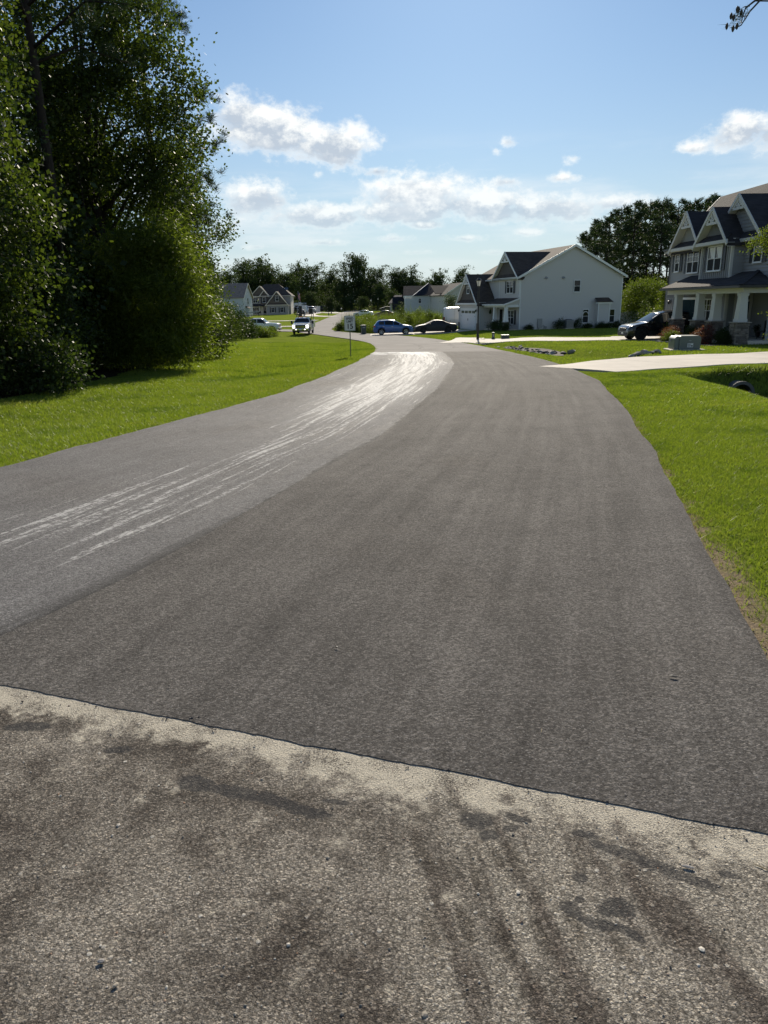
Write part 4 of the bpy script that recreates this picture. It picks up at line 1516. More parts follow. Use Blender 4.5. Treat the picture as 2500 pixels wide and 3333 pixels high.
# ---- blue grey craftsman house at right
def craftsman_house():
    base = Vector((19.1, 39, -.45))
    root = thing('house', 'blue grey craftsman house with three steep gables and stone based porch columns', 'house', base, R(2.0))
    GR = -.6                                                             # ground below the porch level
    E, X0, XB, YB0, YB1, YL = 5.15, 1.54, .82, 3.25, 6.92, 12.9
    X1 = 7.9
    fm = Wall((X0, 0, 0), (0, 1, 0), (-1, 0, 0))
    fb = Wall((XB, 0, 0), (0, 1, 0), (-1, 0, 0))
    # masses
    m = MB()
    m.prism([(X0, .3, 2.7), (X0, YL, 2.7), (X0, YL, E), (X0, .3, E)], (X1 - X0, 0, 0))
    m.box(1.35, X1, 4.3, YL, GR, 2.7)
    m.box(2.9, X1, .3, 4.3, GR, 2.7)
    m.box(XB, X0 - .001, YB0, YB1, 2.7, E)
    m.build('wall', 'bluegrey', root)
    # upper storey
    m = MB()
    fm.lap(m, [(YB1, 2.9), (YL - .1, 2.9), (YL - .1, E), (YB1, E)], .19, .045)
    fm.lap(m, [(.4, 2.9), (YB0, 2.9), (YB0, E), (.4, E)], .19, .045)
    sb = Wall((XB, YB0, 0), (1, 0, 0), (0, -1, 0))
    sb.lap(m, [(.1, 2.9), (X0 - XB - .002, 2.9), (X0 - XB - .002, E), (.1, E)], .19, .045)
    sr = Wall((X0, .3, 0), (1, 0, 0), (0, -1, 0))
    sr.lap(m, [(.1, GR), (X1 - X0, GR), (X1 - X0, E), (.1, E)], .19, .045)
    # entry recess and lower front
    er = Wall((1.35, 4.3, 0), (1, 0, 0), (0, -1, 0))
    er.lap(m, [(.1, -.3), (1.55, -.3), (1.55, 2.5), (.1, 2.5)], .19, .045)
    fl = Wall((1.35, 0, 0), (0, 1, 0), (-1, 0, 0))
    fl.lap(m, [(4.4, -.3), (8.0, -.3), (8.0, 2.7), (4.4, 2.7)], .19, .045)
    m.build('siding', 'bluegrey', root)
    m = MB()
    fb.battens(m, [(YB0 + .1, 2.9), (YB1 - .1, 2.9), (YB1 - .1, E), (YB0 + .1, E)], .24, .08)
    fl.battens(m, [(8.0, 1.98), (YL - .1, 1.98), (YL - .1, 2.75), (8.0, 2.75)], .16, .04)
    fl.battens(m, [(10.75, -.4), (YL - .1, -.4), (YL - .1, 1.97), (10.75, 1.97)], .3, .04)
    m.build('board_and_batten', 'bluegrey', root)
    boards(root, 'porchtrim', [(fb, YB0, YB0 + .1, 2.91, E), (fb, YB1 - .1, YB1, 2.91, E), (sb, -.03, .1, 2.91, E), (fm, .3, .4, 2.9, E), (fm, YL - .1, YL, 2.9, E), (fl, 4.3, 4.4, -.4, 2.7), (er, 0, .1, -.4, 2.5), (fb, YB0 - .02, YB1 + .02, 2.78, 2.9)], .045)
    # windows
    window(fm, root, 11.42, 12.02, 3.72, 4.76, 1, True, .33)
    window(fm, root, 8.62, 10.15, 3.56, 4.84, 2, True, .36)
    window(fb, root, 4.25, 5.85, 3.52, 4.82, 2, False, .36, curtain='drape')
    window(fm, root, 1.3, 2.05, 3.82, 4.72, 1, True, .36)
    window(fl, root, 5.9, 7.05, .55, 1.85, 2, True, .3)
    # main roof, ridge along the front
    zr_, xr_ = 8.45, 4.72
    sl = (zr_ - E) / (xr_ - X0)
    for s in (-1, 1):
        m = MB()
        e = (xr_ - X0) + .34
        pts = [(xr_ + s * e, .0, zr_ + .1 - e * sl), (xr_, .0, zr_ + .1), (xr_, YL + .3, zr_ + .1), (xr_ + s * e, YL + .3, zr_ + .1 - e * sl)]
        m.slab(pts if s < 0 else pts[::-1], .14)
        m.build('roof', 'shingle2', root)
        for y in (.0, YL + .3):
            rafters(root, [((xr_ + s * e, y, zr_ - .02 - e * sl), (xr_, y, zr_ - .02))], .05, .22, 'porchtrim')
    m = MB()
    m.prism([(X0, .35, E), (X1, .35, E), (xr_, .35, zr_ - .1)], (0, YL - .4, 0))
    m.build('attic_wall', 'bluegrey', root)
    rafters(root, [((X0 - .36, 8.5, E - .12), (X0 - .36, YL + .3, E - .12))], .06, .2, 'porchtrim')
    m = MB()
    m.beam((X0 - .43, 6.9, E - .03), (X0 - .43, YL + .35, E - .03), .11, .12)
    m.build('gutter', 'black', root)
    # three front gables
    gable_front(root, fm, 10.05, 2.0, E + .05, 7.3, .5, 3.0, -.1, 'shingle2', 'porchtrim', bracket=.34)
    m = MB()
    fm.flat(m, [(8.05, E), (12.05, E), (10.05, 7.2)], .006)
    fm.shakes(m, [(8.1, E), (12.0, E), (10.05, 7.15)], .17, .008)
    m.build('shake_gable', 'greyshake', root)
    gable_front(root, fb, 5.08, 1.83, E, 6.98, .48, 3.6, .5, 'shingle2', 'porchtrim', bracket=.36)
    m = MB()
    fb.battens(m, [(3.3, E), (6.86, E), (5.08, 6.9)], .16, .045, .006)
    m.build('board_and_batten', 'greyshake', root)
    gable_front(root, fm, 3.75, 2.75, E, 7.5, .42, 3.6, .1, 'shingle2', 'porchtrim', bracket=.22)
    m = MB()
    fm.lap(m, [(1.0, E), (6.5, E), (3.75, 7.5)], .19, .035)
    m.build('siding', 'bluegrey', root)
    # porch with a hipped end
    pe, pz = -.38, 2.6
    m = MB()
    m.slab([(pe, -.42, pz), (1.54, 1.5, 3.36), (1.54, 3.25, 3.36), (.82, 3.25, 3.07), (.82, 6.92, 3.07), (1.54, 6.92, 3.36), (1.54, 9.6, 3.36), (pe, 9.6, pz)][::-1], .07)
    m.build('porch_roof', 'shingle2', root)
    m = MB()
    m.slab([(pe, -.42, pz), (9.0, -.42, pz), (9.0, .29, 2.88), (1.54, .29, 2.88), (1.54, 1.5, 3.36)], .07)
    m.build('porch_roof', 'shingle2', root)
    m = MB()
    m.beam((pe, -.42, pz + .02), (1.54, 1.5, 3.38), .22, .03)
    m.build('hip_cap', 'shingle2', root)
    m = MB()
    m.box(pe - .11, pe, -.5, 9.6, pz - .16, pz - .035)
    m.box(pe - .11, 9.0, -.53, -.425, pz - .16, pz - .035)
    m.build('gutter', 'black', root)
    m = MB()
    m.box(-.02, .22, -.02, 9.4, 2.18, 2.5)
    m.box(.22, 9.0, -.02, .2, 2.18, 2.5)
    m.box(pe, 1.35, -.02, 9.55, 2.501, 2.53)
    m.build('porch_beam', 'porchtrim', root)
    m = MB()
    m.box(-.12, 2.9, -.1, 4.3, GR, -.28)
    m.box(-.12, 1.35, 4.3, 7.9, GR, -.282)
    m.build('porch_floor', 'concrete', root)
    for k, y in enumerate((.18, 2.98, 4.96, 7.95)):
        T = Vector((.12, y, 0))
        stone_pier(root, T, .72, .66, 40 + k, GR)
        tapered_column(root, T, .66, 2.18, .47, .36)
    for x in (3.2,):
        T = Vector((x, .12, 0))
        stone_pier(root, T, .72, .66, 55, GR)
        tapered_column(root, T, .66, 2.18, .47, .36)
    garage_door(root, fl, 8.15, 10.6, -.45, 1.86, 'garage2', False)
    wall_lamp(root, fl, 11.8, 1.72)
    # entrance in the wall that faces the camera
    er = Wall(er.o + er.nv * .04, er.u, er.nv)
    m = MB()
    er.box(m, .62, 1.36, -.28, 1.72, .022, .05)
    d = m.build('front_door', 'doork', root)
    m = MB()
    er.box(m, .74, 1.28, 1.84, 2.08, .022, .03)
    m.build('pane', 'glass', d)
    m = MB()
    for a, b in ((.45, .62), (1.36, 1.52)):
        er.box(m, a, b, -.28, 2.18, .02, .07)
    er.box(m, .62, 1.36, 1.72, 1.84, .02, .06)
    er.box(m, .62, 1.36, 2.09, 2.18, .02, .06)
    m.build('door_trim', 'porchtrim', d)
    m = MB()
    m.lathe([(.035, 0), (.045, .03), (.03, .06)], 8, Matrix.Translation(er.p(1.26, .75, .05)) @ Matrix.Rotation(PI / 2, 4, 'X'))
    m.build('handle', 'galv', d)
    downspout(root, [(X0 - .42, YL + .1, E - .08), (X0 - .1, YL - .05, E - .5), (X0 - .1, YL - .05, 2.7), (X0 - .2, YL - .05, 2.2), (X0 - .2, YL - .05, GR)], 'black')
    downspout(root, [(X0 - .4, 7.25, E - .08), (X0 - .1, 7.05, E - .3), (X0 - .1, 7.05, 3.45), (X0 - .45, 7.3, 3.32)], 'black')
    return root


white_house()
craftsman_house()


# ---- far houses
def far_gable(root, wall, uc, half, ze, zp, over, back, wm, rm, trim='white'):
    m = MB()
    wall.flat(m, [(uc - half, ze - .02), (uc + half, ze - .02), (uc, zp)], .02)
    m.build('shake_gable', wm, root)
    gable_front(root, wall, uc, half, ze, zp + .1, over, back, back * .35, rm, trim, .14, True)


def grey_house():
    Y = 215
    o = at(820, 1019, Y)
    z = float(zr(Y)) - .3
    root = thing('house', 'grey two storey house with three pointed gables beyond the white service truck', 'house', (o.x, Y, z), R(2))
    w = Wall((0, 0, 0), (1, 0, 0), (0, -1, 0))
    W, D, E = 11.4, 10, 5.5
    m = MB()
    m.box(0, W, 0, D, -.6, E)
    m.build('wall', 'greysid', root)
    m = MB()
    w.lap(m, [(.0, 0), (4.7, 0), (4.7, E), (0, E)], .2, .025)
    Wall((W, 0, 0), (0, 1, 0), (1, 0, 0)).lap(m, [(0, 0), (D, 0), (D, E), (0, E)], .2, .025)
    m.build('siding', 'cream', root)
    m = MB()
    h = 8.8
    a, b, c, d = (-.4, -.4, E), (W + .4, -.4, E), (W + .4, D + .4, E), (-.4, D + .4, E)
    e, f = (3.6, D / 2, h), (W - 3.6, D / 2, h)
    for q in ((a, b, f, e), (b, c, f), (c, d, e, f), (d, a, e)):
        m.poly(q)
    m.poly((d, c, b, a))
    m.build('roof', 'shingle', root)
    m = MB()
    m.beam((W + .43, -.4, E - .08), (W + .43, D + .4, E - .08), .06, .18)
    m.beam((-.4, -.43, E - .08), (W + .4, -.43, E - .08), .06, .18)
    m.build('fascia', 'cream', root)
    w2 = Wall((0, -.6, 0), (1, 0, 0), (0, -1, 0))
    m = MB()
    m.box(.1, 5.4, -.6, -.01, 2.9, E)
    m.build('front_bay', 'greysid', root)
    far_gable(root, w2, 2.75, 2.75, E, 8.1, .35, 4.2, 'taupe', 'shingle', 'cream')
    w3 = Wall((0, -1.3, 0), (1, 0, 0), (0, -1, 0))
    m = MB()
    m.box(2.9, 5.1, -1.3, -.61, 3.0, E)
    m.build('front_bay', 'taupe', root)
    far_gable(root, w3, 4.0, 1.25, E, 6.9, .3, 3.2, 'taupe', 'shingle', 'cream')
    w4 = Wall((0, -4.2, 0), (1, 0, 0), (0, -1, 0))
    m = MB()
    m.box(4.9, 10.9, -4.2, -.02, -.6, 3.0)
    m.build('garage_wall', 'greysid', root)
    far_gable(root, w4, 7.9, 3.1, 3.0, 6.5, .4, 7.0, 'taupe', 'shingle', 'cream')
    window(w4, root, 7.5, 8.4, 4.0, 5.4, 1, True, .35)
    window(w4, root, 6.2, 7.0, .9, 2.2, 1, True, .35)
    window(w4, root, 8.7, 9.6, .9, 2.2, 1, True, .35)
    window(w2, root, .75, 1.9, 3.6, 5.0, 2, True, .35)
    window(w3, root, 3.5, 4.4, 3.6, 5.0, 1, True, .35)
    window(w, root, 3.4, 4.3, .5, 2.3, 1, True)
    window(w, root, .9, 2.0, .5, 2.2, 2, True, .35)
    sw = Wall((W, 0, 0), (0, 1, 0), (1, 0, 0))
    window(sw, root, 1.0, 1.8, 3.6, 5.0, 1)
    window(sw, root, 2.6, 3.4, 3.6, 5.0, 1)
    m = MB()
    m.slab([(-.3, -2.2, 2.7), (4.8, -2.2, 2.7), (4.8, 0, 3.5), (-.3, 0, 3.5)], .1)
    m.build('porch_roof', 'shingle2', root)
    for x in (.0, 2.4, 4.5):
        m = MB()
        m.box(x, x + .2, -2.1, -1.9, -.4, 2.62)
        m.build('column', 'cream', root)
    # solar array on the roof
    m = MB()
    for i in range(5):
        x = 5.2 + i * 1.1
        m.slab([(x, 2.2, 7.05), (x + 1.03, 2.2, 7.05), (x + 1.03, 3.3, 7.75), (x, 3.3, 7.75)], .06)
    m.build('solar_panel', 'navycar', root)
    return root


def left_white_house():
    Y = 190
    o = at(794, 1020, Y)
    root = thing('house', 'pale house with tan roof half hidden by the left trees', 'house', (o.x, Y, float(zr(Y)) - .3), R(-5))
    D, W, E, P = 9.0, 12.0, 5.2, 8.6
    gw = Wall((0, 0, 0), (0, 1, 0), (1, 0, 0))
    fw = Wall((-W, 0, 0), (1, 0, 0), (0, -1, 0))
    m = MB()
    m.prism([(0, 0, -.6), (0, D, -.6), (0, D, E), (0, D / 2, P), (0, 0, E)], (-W, 0, 0))
    m.build('wall', 'bluewhite', root)
    m = MB()
    gw.lap(m, [(.1, 0), (D - .1, 0), (D - .1, E), (.1, E)], .25, .03)
    gw.lap(m, [(0, E), (D, E), (D / 2, P)], .25, .03)
    fw.lap(m, [(0, 0), (W, 0), (W, E), (0, E)], .25, .03)
    m.build('siding', 'bluewhite', root)
    for s in (-1, 1):
        m = MB()
        e = D / 2 + .35
        sl = (P - E) / (D / 2)
        pts = [(.4, D / 2 + s * e, P + .1 - e * sl), (.4, D / 2, P + .1), (-W - .3, D / 2, P + .1), (-W - .3, D / 2 + s * e, P + .1 - e * sl)]
        m.slab(pts if s > 0 else pts[::-1], .12)
        m.build('roof', 'tan', root)
        rafters(root, [((.42, D / 2 + s * e, P - e * sl), (.42, D / 2, P))], .05, .24, 'cream')
    window(gw, root, D / 2 - .45, D / 2 + .35, 3.4, 4.9)
    m = MB()
    m.box(0, .7, 2.2, 4.0, -.5, 2.4)
    m.build('bump_out', 'bluewhite', root)
    m = MB()
    m.slab([(.95, 1.9, 2.4), (.95, 4.3, 2.4), (.02, 4.3, 2.95), (.02, 1.9, 2.95)], .06)
    m.build('roof', 'shingle2', root)
    return root


def hip_house():
    Y = 150
    o = at(1319, 1046, Y)
    zb = -2.6
    root = thing('house', 'bluish white house with a dark hipped roof behind the weed thicket', 'house', (o.x, Y, zb), R(0))
    w = Wall((0, 0, 0), (1, 0, 0), (0, -1, 0))
    k = Y * 1.043 / F
    W = (1447 - 1319) * k
    E = at(1400, 962, Y).z - zb
    P = at(1394, 919, Y).z - zb
    m = MB()
    m.box(0, W, 0, 9, -.6, E)
    m.build('wall', 'bluewhite', root)
    m = MB()
    w.lap(m, [(.1, 0), (W - .1, 0), (W - .1, E), (.1, E)], .2, .022)
    m.build('siding', 'bluewhite', root)
    m = MB()
    boards(root, 'white', [(w, 0, .1, 0, E), (w, W - .1, W, 0, E)])
    xl = (1342 - 1319) * k
    xp = (1394 - 1319) * k
    h2 = at(1330, 929, Y).z - zb
    m = MB()
    m.slab([(-.35, .5, E + .05), (xp, .5, E + .05), (xp, 4.6, h2), (-.1, 4.6, h2)], .1)
    m.slab([(-.1, 4.6, h2), (xp, 4.6, h2), (xp, 9.4, E), (-.35, 9.4, E)], .1)
    m.build('roof', 'shingle3', root)
    m = MB()
    a, b, t = Vector((xl, -.4, E)), Vector((W + .4, -.4, E)), Vector((xp, 4.5, P))
    c, d = Vector((W + .4, 9.4, E)), Vector((xl, 9.4, E))
    for q in ((a, b, t), (b, c, t), (c, d, t), (d, a, t), (d, c, b, a)):
        m.poly(q)
    m.build('roof', 'shingle3', root)
    rafters(root, [(a + Vector((0, -.02, .02)), t)], .12, .06, 'bluewhite', 'hip_cap')
    m = MB()
    w.box(m, -.35, xl - .05, E - .2, E + .02, .3, .36)
    m.build('fascia', 'white', root)
    window(w, root, 2.75, 3.25, E - 1.4, E - .55, 1, True)
    window(w, root, 5.9, 6.45, E - 1.8, E - .95, 1, True)
    # low wing with the dark roof at its left
    m = MB()
    m.box(-2.3, -.01, 1.5, 8, -.5, 2.6)
    m.build('wing_wall', 'greysid', root)
    m = MB()
    m.slab([(-2.5, 1.1, 2.55), (-.01, 1.1, 2.55), (-.01, 4.2, 5.2), (-2.5, 4.2, 5.2)], .1)
    m.slab([(-2.5, 4.2, 5.2), (-.01, 4.2, 5.2), (-.01, 8.3, 2.55), (-2.5, 8.3, 2.55)], .1)
    m.build('roof', 'shingle3', root)
    downspout(root, [(-.3, .3, E - .1), (-.08, -.06, E - .5), (-.08, -.06, 1)], 'white', .09)
    # second house, its white gable beside the hipped one
    Y2 = 140
    o2 = at(1450, 1046, Y2)
    k = Y2 * 1.043 / F
    r2 = thing('house', 'white gable and dark roof between hipped roof and garage of nearest white house', 'house', (o2.x, Y2, zb), R(12))
    E2 = at(1450, 957, Y2).z - zb
    P2 = at(1503, 919, Y2).z - zb
    ww = Wall((0, 0, 0), (1, 0, 0), (0, -1, 0))
    hw = (1503 - 1452) * k
    m = MB()
    m.prism([(0, 0, -.5), (2 * hw, 0, -.5), (2 * hw, 0, E2), (hw, 0, P2 - .1), (0, 0, E2)], (0, 11, 0))
    m.build('wall', 'vinyl', r2)
    m = MB()
    ww.lap(m, [(0, 0), (2 * hw, 0), (2 * hw, E2), (0, E2)], .2, .022)
    ww.lap(m, [(0, E2), (2 * hw, E2), (hw, P2 - .1)], .2, .022)
    m.build('siding', 'vinyl', r2)
    sl = (P2 - E2) / hw
    for s in (-1, 1):
        m = MB()
        e = hw + .3
        pts = [(hw + s * e, -.3, P2 - e * sl), (hw, -.3, P2), (hw, 11.3, P2), (hw + s * e, 11.3, P2 - e * sl)]
        m.slab(pts if s < 0 else pts[::-1], .1)
        m.build('roof', 'shingle3', r2)
        rafters(r2, [((hw + s * e, -.32, P2 - .06 - e * sl), (hw, -.32, P2 - .06))], .05, .22)
    m = MB()
    m.slab([(-1.2, 3, E2 + .2), (hw - .2, 3, E2 + .2), (hw - .2, 6.5, P2 - .35), (-1.2, 6.5, P2 - .35)], .1)
    m.build('roof', 'shingle3', r2)
    # a third, seen as a sliver of beige gable
    Y3 = 185
    o3 = at(1271, 1012, Y3)
    r3 = thing('house', 'sliver of beige house beside the low dark roofed wing', 'house', (o3.x, Y3, float(zr(Y3)) - .2), 0)
    m = MB()
    m.box(0, 6, 0, 8, -.5, 3.0)
    m.build('wall', 'greyshake', r3)
    m = MB()
    Wall((0, 0, 0), (1, 0, 0), (0, -1, 0)).lap(m, [(0, 0), (6, 0), (6, 3.0), (0, 3.0)], .2, .022)
    m.build('siding', 'greyshake', r3)
    m = MB()
    m.slab([(-.4, -.5, 2.95), (6.4, -.5, 2.95), (6.4, 4, 4.9), (-.4 + 1.6, 4, 4.9)], .1)
    m.slab([(1.2, 4, 4.9), (6.4, 4, 4.9), (6.4, 8.4, 2.95), (-.4, 8.4, 2.95)], .1)
    m.poly([(-.4, -.5, 2.93), (1.2, 4, 4.88), (-.4, 8.4, 2.93)])
    m.build('roof', 'tan', r3)


grey_house()
left_white_house()
hip_house()


# ---- white vinyl fences: posts and panels one by one
def fence(p0, p1, h, n, label, gap=.0):
    p0, p1 = Vector(p0), Vector(p1)
    d = p1 - p0
    root = thing('fence', label, 'fence', p0, math.atan2(d.y, d.x))
    L = math.hypot(d.x, d.y)
    dz = d.z
    s = L / n
    for i in range(n + 1):
        x = i * s
        z = dz * i / n
        m = MB()
        m.box(x - .065, x + .065, -.065, .065, z - .1, z + h + .05)
        a = Matrix.Translation((x, 0, z + h + .051))
        m.lathe([(.115, 0), (.115, .03), (.02, .11)], 4, a @ Matrix.Rotation(PI / 4, 4, 'Z'))
        m.build('post', 'white', root)
        if i < n:
            m = MB()
            zz = dz * (i + .5) / n
            k = int((s - .14) / .17)
            for j in range(k):
                a = x + .07 + j * (s - .14) / k
                m.box(a + .003, a + (s - .14) / k - .003, -.02, .02, zz + .08, zz + h - .06)
            m.build('panel', 'vinyl', root)
            m = MB()
            for z0, z1 in ((zz + .02, zz + .14), (zz + h - .12, zz + h)):
                m.box(x + .066, x + s - .066, -.03, .03, z0, z1)
            m.build('rail', 'white', root)
    return root


_c = math.cos(R(13.6)), math.sin(R(13.6))
fa_ = Vector((14.69 + 11.7 * _c[0], 78 + 11.7 * _c[1] + .9, -1.52))
fence((fa_.x, fa_.y, -1.62), (fa_.x + 13, fa_.y + 1.5, -1.55), 1.72, 7, 'white vinyl privacy fence joining the right end of the white house')
fence(tuple(foot(1018, 226)), tuple(foot(1041, 232)), 1.9, 3, 'short white fence far off beside the parked white pickup')
# ------------------------------------------------------------------ trees and shrubs
def unit(n, rng):
    v = rng.normal(0, 1, (n, 3))
    return v / np.linalg.norm(v, axis=1)[:, None]


def leaf_mesh(name, P, size, aspect, rng, up=.35, dirs=None, droop=0.0):
    """one kite-shaped leaf at each point"""
    n = len(P)
    nr = unit(n, rng)
    nr[:, 2] += up
    nr /= np.linalg.norm(nr, axis=1)[:, None]
    t = unit(n, rng) if dirs is None else dirs + rng.normal(0, .45, (n, 3))
    t[:, 2] -= droop
    t -= nr * (t * nr).sum(1)[:, None]
    t /= np.linalg.norm(t, axis=1)[:, None] + 1e-6
    b = np.cross(nr, t)
    L = size * rng.uniform(.65, 1.35, n)[:, None]
    V = np.empty((n, 4, 3))
    V[:, 0] = P
    V[:, 1] = P + t * L * .5 + b * L * aspect * .5
    V[:, 2] = P + t * L
    V[:, 3] = P + t * L * .5 - b * L * aspect * .5
    return mesh_np(name, V.reshape(-1, 3), np.arange(4 * n).reshape(-1, 4), 4)


def clumps(blobs, n, rng, shell=.5):
    """clump centres spread through ellipsoids (x, y, z, rx, ry, rz), denser towards their surfaces"""
    w = np.array([(b[3] * b[4] * b[5]) ** (2 / 3) for b in blobs])
    i = rng.choice(len(blobs), n, p=w / w.sum())
    B = np.array(blobs)[i]
    u = unit(n, rng)
    r = rng.uniform(shell, 1.0, n) ** .7
    return B[:, :3] + u * B[:, 3:] * r[:, None], u


def foliage(name, blobs, nclump, per, sigma, size, aspect, rng, up=.35, droop=0.0, shell=.5, flat=.7):
    C, U = clumps(blobs, nclump, rng, shell)
    C = C + rng.normal(0, .08, C.shape)
    s = sigma * rng.uniform(.6, 1.5, nclump)
    k = rng.integers(int(per * .5), int(per * 1.5) + 1, nclump)
    idx = np.repeat(np.arange(nclump), k)
    off = rng.normal(0, 1, (len(idx), 3)) * [1, 1, flat] * s[idx][:, None]
    P = C[idx] + off
    d = off / (np.linalg.norm(off, axis=1)[:, None] + 1e-6)
    P[:, 2] = np.maximum(P[:, 2], .03)
    return leaf_mesh(name, P, size, aspect, rng, up, d, droop), C


def needles(name, C, per, length, width, rng):
    """tufts of thin needles around each point"""
    n = len(C) * per
    idx = np.repeat(np.arange(len(C)), per)
    d = unit(n, rng)
    d[:, 2] = d[:, 2] * .8 + .25
    P = C[idx] + rng.normal(0, length * .25, (n, 3))
    L = length * rng.uniform(.6, 1.3, n)[:, None]
    s = np.cross(d, unit(n, rng))
    s /= np.linalg.norm(s, axis=1)[:, None] + 1e-6
    V = np.empty((n, 3, 3))
    V[:, 0] = P + s * width
    V[:, 1] = P - s * width
    V[:, 2] = P + d * L
    return mesh_np(name, V.reshape(-1, 3), np.arange(3 * n).reshape(-1, 3), 3)


def trunk_mesh(H, r0, r1, limbs, rng, lean=(0, 0), n=8):
    """tapered trunk with a slight sway and limbs reaching given points"""
    m = MB()
    ph = rng.uniform(0, 6, 2)
    sw = min(.12, H * .012)
    def axis_(z):
        t = z / H
        return Vector((lean[0] * t + sw * math.sin(3.1 * t + ph[0]) * t, lean[1] * t + sw * math.sin(2.7 * t + ph[1]) * t, z))
    zs = sorted([-.02 * H, .0, .03 * H] + [H * k / 9 for k in range(1, 10)])
    m.tube([axis_(z) for z in zs], [r0 * 1.35 if z < .01 * H else r0 + (r1 - r0) * max(z, 0) / H for z in zs], n)
    for z0, tip, r in limbs:
        z0 = min(z0, H * .97)
        a = axis_(z0)
        b = Vector(tip)
        mid = (a + b) / 2 + Vector((rng.normal(0, sw * 1.6), rng.normal(0, sw * 1.6), .15 * (b - a).length))
        m.tube([a, a.lerp(mid, .5), mid, mid.lerp(b, .6), b], [r, r * .8, r * .6, r * .4, r * .15], 5)
    return m.mesh('trunk')


def broad_tree(name, label, x, y, H, blobs, nclump, per, sigma, size, leafm, r0=.16, seed=1, aspect=.6, bark='bark', group=None, up=.35, droop=0.0, shell=.5, limbs=9, cat='tree', trunk_h=None, z=None):
    rng = np.random.default_rng(seed)
    t = thing(name, label, cat, (x, y, gz(x, y) - .03 if z is None else z), 0, group)
    me, C = foliage('crown', blobs, nclump, per, sigma, size, aspect, rng, up, droop, shell)
    link('crown', me, leafm, t)
    pick = rng.choice(len(C), min(limbs, len(C)), replace=False)
    L = [(max(.2, C[i][2] * rng.uniform(.45, .8)), C[i], r0 * .4) for i in pick]
    th = trunk_h or H * .85
    link('trunk', trunk_mesh(th, r0, r0 * .25, L, rng), bark, t, smooth=True)
    return t


def tall_blobs(H, z0, r, rng, n=9, squash=1.0):
    """uneven column of ellipsoids for a tall crown"""
    out = []
    for k in range(n):
        f = (k + .5) / n
        z = z0 + (H - z0) * f
        rr = r * (math.sin(PI * (.18 + .74 * f)) ** .7) * rng.uniform(.75, 1.15)
        a = rng.uniform(0, 2 * PI)
        o = r * .35 * rng.uniform(0, 1)
        out.append((math.cos(a) * o, math.sin(a) * o, z, rr, rr, (H - z0) / n * rng.uniform(.75, 1.05) * squash))
    return out


